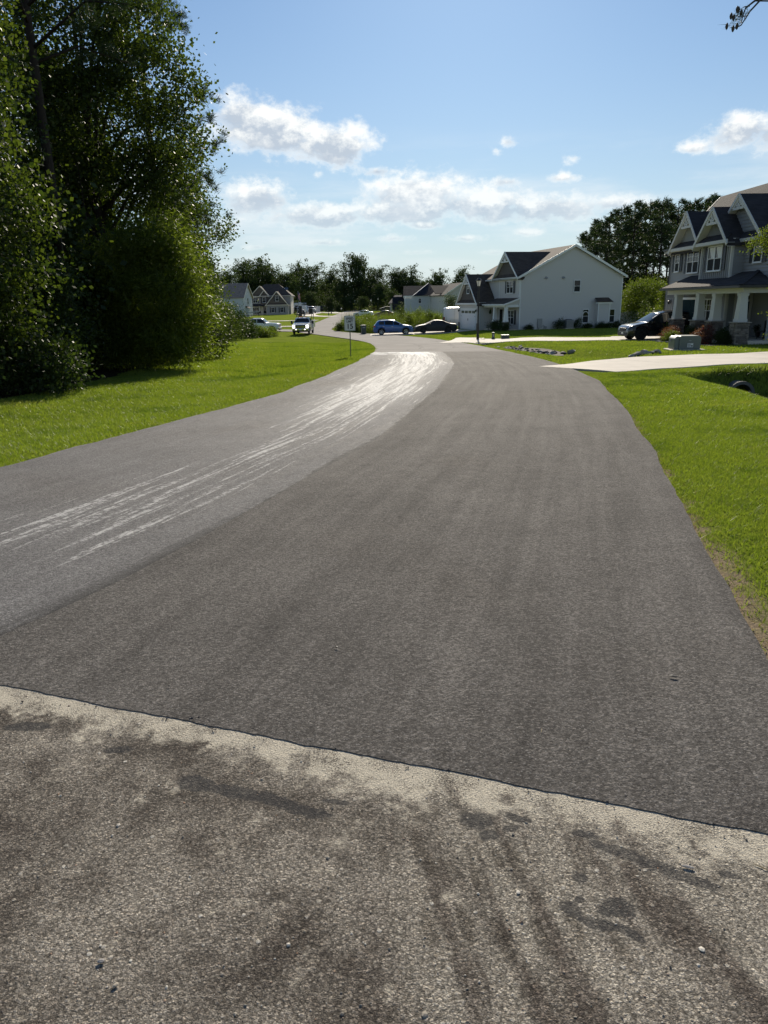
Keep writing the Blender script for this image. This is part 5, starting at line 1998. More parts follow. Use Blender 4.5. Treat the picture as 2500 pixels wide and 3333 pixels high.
def wood_left():
    rg = np.random.default_rng(21)
    # the nearest tree, filling the left edge of the view
    bl = [(.2, -.2, 2.0, 1.7, 2.0, 1.7), (.5, 0, 4.4, 1.9, 2.3, 1.7), (.1, .3, 6.9, 1.9, 2.3, 1.8), (-.3, 0, 9.4, 1.8, 2.3, 1.8), (-.6, .2, 12, 1.6, 2.1, 1.8), (1.3, -.4, 6.0, .9, 1.2, .9), (1.6, .4, 4.0, .9, 1.3, .8), (.9, .5, 8.3, 1.0, 1.3, 1.1), (1.4, 0, 2.6, 1.0, 1.2, .8), (.4, 0, 10.6, .9, 1.2, .9)]
    broad_tree('broadleaf_tree', 'nearest tall leafy tree at the left edge with sunlit right fringe', -9.75, 16.5, 13.5, bl, 900, 64, .27, .10, 'leafsun', .19, 31, .75)
    bl = tall_blobs(15, 1.0, 2.6, rg, 9)
    broad_tree('broadleaf_tree', 'dark leafy tree just behind the nearest left tree', -12.8, 22.0, 15, bl, 420, 60, .36, .12, 'leafdark', .2, 32, .7)
    # tall pine with the straight bare trunk
    px_tree('pine_tree', 'tall pine with straight bare dark trunk rising through the left wood', -10.55, 25.0, 19.5, 9.0, 33)
    # the big tree with the light crown whose edge stands against the sky
    bl = [(.5, 0, 13.4, 2.2, 2.2, 1.4), (1.9, 0, 12.0, 1.9, 2.0, 1.2), (-.4, 0, 11.4, 2.6, 2.4, 1.7), (2.6, .2, 10.2, 1.8, 2.0, 1.2), (.2, 0, 9.0, 2.8, 2.4, 1.8), (3.0, 0, 8.2, 1.4, 1.8, 1.0), (.9, .3, 6.8, 2.3, 2.3, 1.3), (2.7, 0, 6.4, 1.4, 1.7, .9), (-1.2, 0, 7.5, 2.0, 2.2, 1.5), (-1.6, 0, 10, 1.6, 2, 1.6), (2.4, .2, 4.9, 1.1, 1.4, .7)]
    broad_tree('broadleaf_tree', 'big light green tree whose ragged right edge stands against the clouds', -10.9, 30.0, 15, bl, 900, 60, .30, .125, 'leaf', .22, 34, .75, limbs=14)
    bl = tall_blobs(16.5, 3.0, 2.0, rg, 9)
    broad_tree('broadleaf_tree', 'slender leafy tree in the middle of the left wood', -14.2, 31.0, 16.5, bl, 260, 46, .36, .13, 'leaf', .08, 35, .7)
    px_tree('pine_tree', 'pine with dark tufts poking out right of the big light green tree', -10.6, 37.0, 17.8, 5.5, 36, right=True)
    bl = tall_blobs(11.5, .8, 2.1, rg, 8)
    broad_tree('broadleaf_tree', 'dark tree at the far right end of the left wood', -11.4, 43.5, 11.5, bl, 380, 50, .36, .14, 'leaf', .15, 38, .7)
    bl = [(0, 0, 5.2, .5, .6, 1.3), (.1, 0, 3.9, .9, .9, 1.1), (0, 0, 2.4, 1.2, 1.1, 1.3)]
    broad_tree('sapling', 'slender sapling with airy top at the right end of the left wood', -10.0, 41.5, 6.2, bl, 120, 40, .24, .11, 'leaf', .06, 39, .7)
    # understorey
    bl = [(-.9, 0, 3.7, 1.4, 1.5, 1.2), (.5, 0, 4.2, 1.1, 1.2, 1.1), (1.3, 0, 3.9, .8, 1.0, 1.3), (-1.6, 0, 2.2, 1.4, 1.5, 1.4), (.2, -.2, 2.5, 1.6, 1.6, 1.5), (1.5, 0, 2.3, 1.0, 1.2, 1.2), (.6, -.4, 1.2, 1.8, 1.5, 1.0), (-1.2, -.2, 1.0, 1.6, 1.4, .9)]
    broad_tree('willow_shrub', 'wide feathery willow like shrub at the foot of the left wood', -8.6, 27.0, 5.2, bl, 680, 100, .25, .17, 'leaffeather', .06, 41, .22, up=.1, droop=.35, cat='shrub', limbs=20, shell=.35)
    bl = [(0, 0, .9, 1.0, 1.1, .8), (.5, -.1, .6, .7, .7, .5), (-.7, 0, .7, 1.0, 1.0, .7)]
    broad_tree('leafy_shrub', 'low dark shrub with broad leaves reaching over the grass at left', -8.5, 17.8, 1.8, bl, 150, 46, .2, .10, 'leafdark', .04, 42, .6, cat='shrub', limbs=14)
    bl = [(0, 0, 1.5, 1.2, 1.3, 1.4), (.2, 0, 3.0, .9, 1.0, 1.0)]
    broad_tree('leafy_shrub', 'dark bushy undergrowth between nearest tree and willow like shrub', -10.0, 21.5, 3.8, bl, 220, 46, .26, .10, 'leafdark', .05, 43, .6, cat='shrub', limbs=12)
    bl = [(0, 0, 1.6, 1.2, 1.3, 1.3), (.3, 0, 3.0, 1.1, 1.2, 1.1), (.5, 0, .9, 1.2, 1.3, .9)]
    broad_tree('leafy_shrub', 'round leafy bush at the right corner of the left wood', -8.9, 34.0, 3.9, bl, 260, 52, .26, .12, 'leaf', .05, 44, .6, cat='shrub', limbs=12)
    bl = [(0, 0, 2.2, 1.3, 1.3, 1.8), (.2, 0, 4.3, 1.0, 1.0, 1.2)]
    broad_tree('leafy_shrub', 'taller bush behind the corner bush of the left wood', -10.4, 38.5, 5.3, bl, 240, 50, .28, .13, 'leaf', .06, 45, .6, cat='shrub', limbs=12)
    # dense dark filling deeper in, each a tree of its own
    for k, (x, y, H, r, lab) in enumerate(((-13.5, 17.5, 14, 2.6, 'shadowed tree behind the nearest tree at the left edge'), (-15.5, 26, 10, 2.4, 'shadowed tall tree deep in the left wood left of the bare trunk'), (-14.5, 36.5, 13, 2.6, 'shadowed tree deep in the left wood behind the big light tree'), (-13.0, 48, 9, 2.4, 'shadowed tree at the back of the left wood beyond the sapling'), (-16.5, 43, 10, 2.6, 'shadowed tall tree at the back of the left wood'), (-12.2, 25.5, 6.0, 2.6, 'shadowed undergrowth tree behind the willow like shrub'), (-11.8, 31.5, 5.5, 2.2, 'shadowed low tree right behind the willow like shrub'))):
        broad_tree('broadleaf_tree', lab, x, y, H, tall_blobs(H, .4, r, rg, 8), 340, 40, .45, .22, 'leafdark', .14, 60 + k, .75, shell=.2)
    # bare slim stems between the shrubs
    for k, (x, y, H) in enumerate(((-11.6, 23.0, 9), (-9.9, 23.6, 7.5), (-10.9, 28.5, 8))):
        rng = np.random.default_rng(90 + k)
        t = thing('bare_sapling', ('slim bare stem left of the straight pine trunk', 'slim bare stem nearest the willow like shrub', 'slim bare stem right of the straight pine trunk')[k], 'sapling', (x, y, gz(x, y)))
        link('trunk', trunk_mesh(H, .05, .015, [(H * f, (rng.normal(0, .8), rng.normal(0, .6), H * f + .8), .015) for f in (.4, .55, .7, .8, .9)], rng), 'bark', t)


def px_tree(name, label, x, y, H, zfirst, seed, right=False, r0=.21, lite=1.0, group=None, z=None):
    """pine: bare trunk, whorls of limbs, needle tufts near the limb ends"""
    rng = np.random.default_rng(seed)
    t = thing(name, label, 'pine tree', (x, y, gz(x, y) - .03 if z is None else z), 0, group)
    limbs, tuft = [], []
    nl = int(26 * lite)
    for k in range(nl):
        f = (k + rng.uniform(0, 1)) / nl
        zz = zfirst + (H - zfirst) * f
        a = rng.uniform(0, 2 * PI)
        if right and k % 3 == 0:
            a = rng.normal(-.2, .5)
        L = (3.4 * (1 - f) ** .6 + .7) * rng.uniform(.6, 1.1)
        tip = (math.cos(a) * L, math.sin(a) * L, zz + L * rng.uniform(.05, .35))
        limbs.append((zz, tip, .055))
        for j in range(int(9 * lite) + 2):
            s = rng.uniform(.45, 1.05)
            tuft.append((tip[0] * s + rng.normal(0, .28), tip[1] * s + rng.normal(0, .28), zz + (tip[2] - zz) * s + rng.normal(.1, .2)))
    C = np.array(tuft)
    link('crown', needles('crown', C, 60, .30, .011, rng), 'needle', t)
    link('trunk', trunk_mesh(H, r0, .05, limbs, rng), 'barkpine', t, smooth=True)
    return t


wood_left()


def far_trees():
    """tree line behind the far houses, and the pine stand at right; a few crowns share their mesh"""
    rng = np.random.default_rng(77)
    protos = []
    for k in range(5):
        bl = []
        n = 9
        for j in range(n):
            f = (j + .5) / n
            a = rng.uniform(0, 2 * PI)
            rr = (.36 + .14 * math.sin(PI * (f * .9 + .1))) * rng.uniform(.55, 1.0)
            bl.append((math.cos(a) * .22 * rng.uniform(.3, 1), math.sin(a) * .22 * rng.uniform(.3, 1), .10 + .82 * f, rr * .6, rr * .6, .13))
        me, C = foliage('crown', bl, 420, 30, .028, .026, .75, rng, shell=.3)
        tm = trunk_mesh(.85, .018, .006, [(c[2] * .7, c, .006) for c in C[::22]], rng, n=6)
        protos.append((me, tm))
    for me, tm in protos:
        me.materials.append(MT['leaffar'])
        tm.materials.append(MT['bark'])
    pine = []
    for k in range(3):
        tuft = []
        limbs = []
        for j in range(34):
            f = rng.uniform(0, 1) ** .8
            zz = .42 + .56 * f
            a = rng.uniform(0, 2 * PI)
            L = (.19 * (1 - f) ** .55 + .035) * rng.uniform(.55, 1.1)
            limbs.append((zz, (math.cos(a) * L, math.sin(a) * L, zz + L * .25), .004))
            for q in range(7):
                s = rng.uniform(.4, 1.1)
                tuft.append((math.cos(a) * L * s + rng.normal(0, .018), math.sin(a) * L * s + rng.normal(0, .018), zz + L * .25 * s + rng.normal(0, .014)))
        for j in range(10):                                            # dead snags low on the trunk
            zz = rng.uniform(.2, .45)
            a = rng.uniform(0, 2 * PI)
            limbs.append((zz, (math.cos(a) * .07, math.sin(a) * .07, zz + .01), .003))
        me = needles('crown', np.array(tuft), 22, .026, .0028, rng)
        me.materials.append(MT['needle'])
        tm = trunk_mesh(1.0, .0105, .003, limbs, rng, n=6)
        tm.materials.append(MT['barkpine'])
        pine.append((me, tm))

    def plant(proto, label, x, y, H, wide=1.0, group=None, name='broadleaf_tree', cat='tree'):
        me, tm = proto
        t = thing(name, label, cat, (x, y, gz(x, y) - .1), rng.uniform(0, 2 * PI), group)
        t.scale = (H * wide, H * wide, H)
        for nm, m in (('crown', me), ('trunk', tm)):
            o = bpy.data.objects.new(nm, m)
            COL.objects.link(o)
            o.parent = t
        return t
    # the skyline from left to right: pixel column, pixel of the top, distance, width
    sky = [(740, 880, 240, 1.0, 'treeline oak just right of the left wood above the pale tan roof'), (790, 862, 275, 1.0, 'round crowned tree above the pale tan roof'), (835, 842, 290, 1.2, 'broad dark tree rising above the left gable of the grey house'),
           (880, 868, 285, 1.1, 'tree above the roof ridge of the grey house'), (925, 885, 270, 1.1, 'tree above the right hip of the grey house'), (965, 858, 300, .8, 'thin topped tree right of the grey house with a gap in its crown'),
           (1000, 872, 262, 1.1, 'dense dark tree right of the flag pole'), (1035, 920, 280, 1.2, 'low tree in the dip of the treeline'), (1078, 876, 300, 1.0, 'umbrella topped pine shaped tree left of the tallest treeline tree'),
           (1165, 828, 268, .85, 'tallest tree of the treeline above the speed limit sign'), (1120, 905, 262, 1.2, 'dark tree left below the tallest treeline tree'), (1215, 880, 275, 1.1, 'tree right below the tallest treeline tree'),
           (1285, 876, 290, 1.1, 'round tree left of the hipped roof'), (1340, 880, 285, 1.2, 'broad tree directly above the hipped roof'), (1245, 925, 258, 1.2, 'low tree behind the far lamp post'),
           (1430, 884, 250, 1.0, 'lighter tree right of the hipped roof peak'), (1495, 880, 262, .9, 'sparse tree above the garage gable of the white house'), (1545, 900, 300, 1.1, 'tree behind the garage ridge of the white house'),
           (690, 870, 250, 1.2, 'treeline tree showing through the left wood'), (1380, 915, 300, 1.2, 'low tree behind the hipped roof')]
    for k, (px, py, Y, w, lab) in enumerate(sky):
        x = xw(px, py, Y)
        H = at(px, py, Y).z - gz(x, Y)
        plant(protos[k % 5], lab, x, Y, H * 1.03, w * .92, 'trees of the far treeline')
    # smaller trees and bushes under the line, at the edge of the open grass
    for k, (px, py, Y, w, lab) in enumerate(((1070, 965, 240, 1.1, 'pale bushy tree behind the far mailbox'), (1100, 985, 236, 1.3, 'round bush at the end of the road'), (1185, 965, 238, 1.2, 'bush below the tallest treeline tree'), (1275, 945, 235, 1.2, 'bushy tree left of the low dark wing'), (1145, 970, 250, 1.2, 'dark bush behind the road end'), (1005, 950, 240, 1.1, 'dark tree behind the parked trucks'))):
        x = xw(px, py, Y)
        plant(protos[(k + 2) % 5], lab, x, Y, (at(px, py, Y).z - gz(x, Y)) * 1.05, w, 'trees of the far treeline')
    for k, (px, py, Y) in enumerate(((800, 905, 300), (860, 915, 305), (940, 925, 310), (985, 930, 315), (1050, 935, 320), (1100, 920, 325), (1170, 915, 320), (1230, 920, 318), (1300, 925, 315), (1360, 920, 322), (1420, 925, 318), (1480, 930, 322), (1540, 920, 318), (1600, 915, 322))):
        x = xw(px, py, Y)
        plant(protos[k % 5], 'shaded tree in the second row of the far treeline', x, Y, (at(px, py, Y).z - gz(x, Y)) * 1.05, 1.35, 'shaded trees behind the far treeline')
    # pine stand behind the houses at right
    names = ['leftmost pine of the right stand, standing above the white gable', 'pine with bare broken top in the right stand', 'dense pine left of centre in the right stand', 'tall pine in the right stand with bare limbs below', 'pine above the pale round willow', 'tallest pine of the right stand', 'pine with see-through trunk gap beside the craftsman house', 'pine at the left gable of the craftsman house', 'pine behind the craftsman roof slope', 'far pine above the craftsman ridge']
    for k, (px, py, Y) in enumerate(((1905, 765, 112), (1945, 722, 118), (1985, 705, 108), (2030, 678, 115), (2075, 662, 110), (2120, 655, 117), (2165, 655, 110), (2210, 660, 118), (2265, 650, 122), (2330, 640, 128))):
        x = xw(px, py, Y)
        plant(pine[k % 3], names[k], x, Y, (at(px, py, Y).z - gz(x, Y)) * 1.02, 1.05, 'pines of the right stand', 'pine_tree', 'pine tree')
    for k, (px, py, Y) in enumerate(((1925, 750, 128), (1965, 720, 132), (2010, 700, 130), (2055, 690, 134), (2100, 680, 130), (2145, 675, 134), (2190, 680, 130), (2240, 670, 135), (2300, 665, 138))):
        x = xw(px, py, Y)
        plant(pine[(k + 1) % 3], 'shaded pine in the second row of the right stand', x, Y, (at(px, py, Y).z - gz(x, Y)) * 1.02, 1.1, 'second row pines of the right stand', 'pine_tree', 'pine tree')
    for k, (px, py, Y) in enumerate(((1935, 905, 125), (2010, 880, 128), (2085, 870, 130), (2150, 880, 126), (2220, 870, 128))):
        x = xw(px, py, Y)
        plant(protos[k % 5], 'dark undergrowth tree under the right pine stand', x, Y, (at(px, py, Y).z - gz(x, Y)) * 1.02, 1.5, 'undergrowth of the right pine stand')


far_trees()


def garden():
    rng = np.random.default_rng(8)
    # pale round willow behind the fence
    Y = 82
    x = xw(2105, 950, Y)
    bl = [(0, 0, 3.6, 2.3, 2, 1.8), (1.8, .3, 3.3, 1.8, 1.8, 1.6), (-1.5, 0, 3.0, 1.5, 1.6, 1.6), (.5, 0, 1.8, 2.6, 2, 1.4), (2.8, 0, 2.3, 1.4, 1.5, 1.5), (-1.9, 0, 1.6, 1.2, 1.4, 1.4)]
    broad_tree('willow_tree', 'pale rounded willow behind the white fence left of the craftsman house', x, Y, 5.6, bl, 620, 44, .3, .21, 'leafpale', .14, 120, .26, droop=.3)
    Y = 60
    x = xw(2163, 980, Y)
    bl = [(.2, 0, 2.4, .8, .9, .9), (-.3, 0, 1.5, .9, .9, .8), (.3, 0, 3.3, .6, .7, .6), (.5, 0, 1.0, .8, .8, .7)]
    broad_tree('young_tree', 'yellow green young tree against the left corner of the craftsman house', x, Y, 3.9, bl, 170, 40, .22, .13, 'leafyellow', .06, 121, .7)
    Y = 72
    x = xw(2100, 1000, Y)
    bl = [(0, 0, .8, .8, .8, .8), (0, 0, 1.8, .55, .55, .7), (0, 0, 2.7, .25, .25, .6)]
    broad_tree('cone_shrub', 'small pointed evergreen behind the white fence', x, Y, 3.1, bl, 110, 34, .18, .11, 'leaf', .05, 122, .4, cat='shrub')
    # bush between hipped house and white van
    Y = 100
    x = xw(1468, 980, Y)
    bl = [(0, 0, 1.5, 1.0, 1, 1.4), (.2, 0, 3.0, .9, .9, 1.3), (-.2, 0, 4.0, .7, .7, .7)]
    broad_tree('crape_myrtle', 'upright dark bush rising behind the white van', x, Y, 4.6, bl, 190, 38, .24, .14, 'leafdark', .06, 123, .45, cat='shrub', z=gz(x, Y) - .4)
    # saplings in the weed patch
    for k, (px, py, Y, w, lab) in enumerate(((1192, 1010, 103, .8, 'bushy sapling in the weeds right of the speed limit sign'), (1305, 990, 96, .7, 'sapling in the weeds above the blue car'), (1362, 1002, 97, .75, 'bushy sapling in the weeds left of the covered car'), (1395, 1012, 94, .55, 'small leafy sapling in the weeds above the covered car'), (1420, 1022, 92, .6, 'low leafy bush in the weeds beside the white van'), (1105, 1050, 100, .55, 'small round bush at the left tip of the weed patch'), (1330, 1015, 93, .5, 'small sapling in the weeds above the blue car hood'), (1160, 1040, 97, .6, 'low bush in the weeds behind the speed limit sign'))):
        x = xw(px, py, Y)
        g0 = gz(x, Y)
        H = at(px, py, Y).z - g0
        bl = [(0, 0, H * .35, w, w, H * .3), (.1, 0, H * .62, w * .7, w * .7, H * .25), (0, 0, H * .85, w * .35, w * .35, H * .2)]
        broad_tree('sapling', lab, x, Y, H, bl, 70, 34, .2, .12, 'leaf' if k % 2 else 'leafpale', .03, 130 + k, .5, cat='sapling', group='saplings in the weed patch')
    # weed patch: tall grasses and herbs
    n = 26000
    X, Y = rng.uniform(-9, 9.5, n), rng.uniform(88, 112, n)
    xl = np.maximum(xat(RIGHT, Y) + 1.6, -7.0)
    k = (X > xl) & (X < 8.2 - (Y < 91) * 4) & (Y > 89 + np.clip(X, 0, 9) * .25)
    X, Y = X[k], Y[k]
    hh = 1.0 + .35 * np.sin(X * 1.3) * np.cos(Y * .9)
    P = np.stack([X, Y, G(X, Y)], -1)
    rr = np.random.default_rng(4)
    a = rr.uniform(0, 2 * PI, len(P))
    hv = 1.35 + .42 * np.sin(P[:, 0] * 1.7 + P[:, 1] * .6) + .3 * np.sin(P[:, 0] * .7 - P[:, 1] * 1.1 + 1)
    o = blades(P, hv * np.where(rr.uniform(0, 1, len(P)) < .06, 1.5, 1.0), .05, .25, 'weed', 'tall_weeds', rr)
    P2 = np.repeat(P[::2], 4, axis=0) + rr.normal(0, .2, (len(P[::2]) * 4, 3)) * [1, 1, 1.6] + np.repeat(hv[::2], 4)[:, None] * [0, 0, .62]
    tag(link('weed_leaves', leaf_mesh('weed_leaves', P2, .16, .45, rr), 'weed'), kind='stuff')
    # shrubs at the left roadside past the wood, below the white service truck
    for k, (px, Y, H, w, lm, lab) in enumerate(((725, 62, 3.2, 1.3, 'leaf', 'leafy bush just past the left wood'), (765, 68, 2.9, 1.2, 'leafdark', 'dark bush left of the white service truck'), (795, 74, 2.0, 1.0, 'leafdark', 'small dark conifer shaped bush in front of the white service truck'), (835, 79, 1.15, 1.2, 'leafpale', 'low pale bush under the door of the white service truck'), (868, 84, .9, 1.0, 'leafpale', 'low weeds bush at the front wheel of the white service truck'), (745, 80, 3.5, 1.5, 'leaf', 'bush behind the first roadside bush'))):
        x = xw(px, 1050, Y)
        bl = [(0, 0, H * .4, w, w, H * .42), (.15, 0, H * .75, w * .6, w * .6, H * .25), (w * .6, 0, H * .3, w * .6, w * .6, H * .3)]
        broad_tree('roadside_bush', lab, x, Y, H, bl, 130, 40, .22, .13, lm, .04, 150 + k, .5, cat='bush', group='bushes by the white service truck')
    # planting round the craftsman house; local coordinates of the porch
    M2 = Matrix.Translation((19.1, 39, 0)) @ Matrix.Rotation(R(2), 4, 'Z')
    def w2(x, y):
        p = M2 @ Vector((x, y, 0))
        return p.x, p.y
    for k, (x, y, H, r, lm, lab, nm) in enumerate(((-.95, 1.75, 1.1, .62, 'leafwine', 'wine coloured rose bush with red blooms between the two nearer porch columns', 'rose_bush'), (-.75, 6.5, .95, .6, 'leafwine', 'wine coloured bush in front of the far porch column', 'rose_bush'), (-1.15, 5.6, .62, .42, 'leafyellow', 'small golden green mound shrub left of the rose bush', 'mound_shrub'), (-.5, 4.5, 1.05, .24, 'leafdark', 'narrow clipped evergreen between second and third porch column', 'clipped_shrub'), (-.4, .95, 1.0, .26, 'leafdark', 'narrow clipped evergreen beside the nearest porch column', 'clipped_shrub'), (-.55, 7.6, 1.05, .24, 'leafdark', 'narrow clipped evergreen hiding the side of the black car', 'clipped_shrub'), (-.3, .45, .7, .3, 'leafdark', 'low dark shrub at the foot of the nearest porch column', 'clipped_shrub'))):
        X, Y = w2(x, y)
        bl = [(0, 0, H * .45, r, r, H * .45), (r * .3, r * .3, H * .6, r * .6, r * .6, H * .35), (-r * .4, -r * .3, H * .4, r * .7, r * .7, H * .35)]
        t = broad_tree(nm, lab, X, Y, H, bl, int(90 + 140 * r), 36, .09, .055, lm, .03, 170 + k, .5, cat='shrub', limbs=8)
        if nm == 'rose_bush':
            rr = np.random.default_rng(k)
            C, U = clumps(bl, 22, rr, .9)
            Pq = np.repeat(C, 9, axis=0) + rr.normal(0, .022, (22 * 9, 3))
            link('bloom', leaf_mesh('bloom', Pq, .06, .9, rr), 'red', t)
    m = MB()
    pts = [w2(-1.5, -.3), w2(-.1, -.3), w2(-.1, 8.2), w2(-1.0, 8.2), w2(-1.6, 5.5), w2(-1.75, 2.0)]
    cx, cy = sum(p[0] for p in pts) / 6, sum(p[1] for p in pts) / 6
    for a, b in zip(pts, pts[1:] + pts[:1]):
        m.poly([(cx, cy, gz(cx, cy) + .10), (a[0], a[1], gz(*a) + .035), (b[0], b[1], gz(*b) + .035)])
    tag(m.build('mulch_bed', 'mulch'), kind='structure')
    # planting along the white house; local coordinates of its gable wall
    M1 = Matrix.Translation((14.69, 78, 0)) @ Matrix.Rotation(R(13.6), 4, 'Z')
    def w1(x, y):
        p = M1 @ Vector((x, y, 0))
        return p.x, p.y
    for k, (x, y, H, r, lab) in enumerate(((-1.9, 2.6, 1.2, .7, 'dark shrub before the small porch of the white house, left one'), (-1.9, 1.2, 1.3, .7, 'dark shrub before the small porch of the white house, middle one'), (-1.7, -.1, .9, .5, 'light tipped shrub at the right end of the small porch'), (.9, -.5, .5, .35, 'tiny shrub at the left foot of the gable wall'), (4.2, -.7, 1.15, .6, 'dark shrub left of the air conditioner'), (6.4, -.7, 1.2, .55, 'dark spiky shrub right of the air conditioner'), (7.7, -.6, .5, .5, 'low shrub under the arched window'), (8.9, -1.1, .55, .5, 'low shrub at the left of the fireplace bump-out'), (9.7, -1.1, .6, .5, 'low shrub before the fireplace bump-out'), (11.1, -.6, .75, .6, 'round shrub at the right end of the gable wall'))):
        X, Y = w1(x, y)
        bl = [(0, 0, H * .4, r, r, H * .42), (r * .4, 0, H * .6, r * .5, r * .5, H * .35)]
        broad_tree('garden_shrub', lab, X, Y, H, bl, 70, 30, .12, .08, 'leafdark', .03, 190 + k, .5, cat='shrub', group='shrubs along the white house', limbs=5)
    # tree whose left branches poke in at the right edge, in front of the craftsman house
    Y = 33.0
    x = xw(2560, 900, Y)
    bl = [(-1.15, 0, 4.55, .75, .9, .36), (-.3, 0, 4.9, 1.1, 1.1, .5), (.8, 0, 4.2, 1.3, 1.2, .9), (1.2, 0, 3.0, 1.2, 1.2, .8), (-.25, .1, 2.6, .35, .4, .18), (-.1, .2, 1.55, .42, .4, .2), (.1, 0, .55, .4, .4, .25), (1.0, 0, 1.8, 1.0, 1.0, .7)]
    broad_tree('young_tree', 'leafy branches reaching in at the right edge in front of the craftsman house', x, Y, 5.5, bl, 330, 30, .16, .085, 'leafyellow', .09, 210, .65, limbs=14)
    # pine bough hanging into the top right corner
    Y = 12.5
    rr = np.random.default_rng(12)
    bx = 9.6
    t = thing('pine_tree', 'pine bough with hanging cones in the top right corner', 'pine tree', (bx, Y, gz(bx, Y)))
    b0 = Vector((bx, Y, gz(bx, Y)))
    def L(px, py):
        return at(px, py, Y) - b0
    m = MB()
    m.tube([(0, 0, -.3), (0, .05, 3), (.05, 0, 6.5), (0, 0, 10), (.1, 0, 14)], [.2, .17, .15, .12, .05], 10)
    tips = []
    m.tube([(.05, 0, 7.6), L(2580, -60), L(2500, -25) , L(2455, 4), L(2428, 25), L(2420, 45), L(2412, 75)], [.05, .035, .022, .015, .012, .010, .006], 6)
    m.tube([L(2520, -40), L(2475, 0), L(2440, 38), L(2428, 58), L(2412, 82), L(2395, 91), L(2378, 88)], [.02, .016, .013, .011, .009, .007, .005], 6)
    m.tube([L(2458, 2), L(2500, 3), L(2540, -3)], [.012, .010, .012], 6)
    m.tube([L(2440, 20), L(2425, 21), L(2410, 30)], [.008, .006, .004], 5)
    m.tube([L(2428, 52), L(2410, 55), L(2396, 50)], [.008, .006, .004], 5)
    m.build('trunk', 'twig', t, smooth=True)
    C = np.array([L(*p) for p in ((2400, 43), (2412, 52), (2402, 60), (2394, 66), (2407, 70), (2418, 55), (2375, 82), (2400, 82), (2428, 42), (2414, 38), (2395, 56))])
    link('crown', needles('crown', C, 22, .10, .0028, rr), 'needle', t)
    for p in ((2366, 86), (2386, 94), (2400, 31), (2380, 53), (2413, 42), (2399, 86), (2388, 58), (2404, 33)):
        c = MB()
        q = L(*p)
        c.lathe([(.004, .05), (.018, .03), (.024, .0), (.016, -.03), (.004, -.045)], 7, Matrix.Translation(q))
        c.build('cone', 'twig', t)


garden()
# ------------------------------------------------------------------ vehicles
def lerp_line(pts, x):
    xs, zs = zip(*pts)
    return float(np.interp(x, xs, zs))


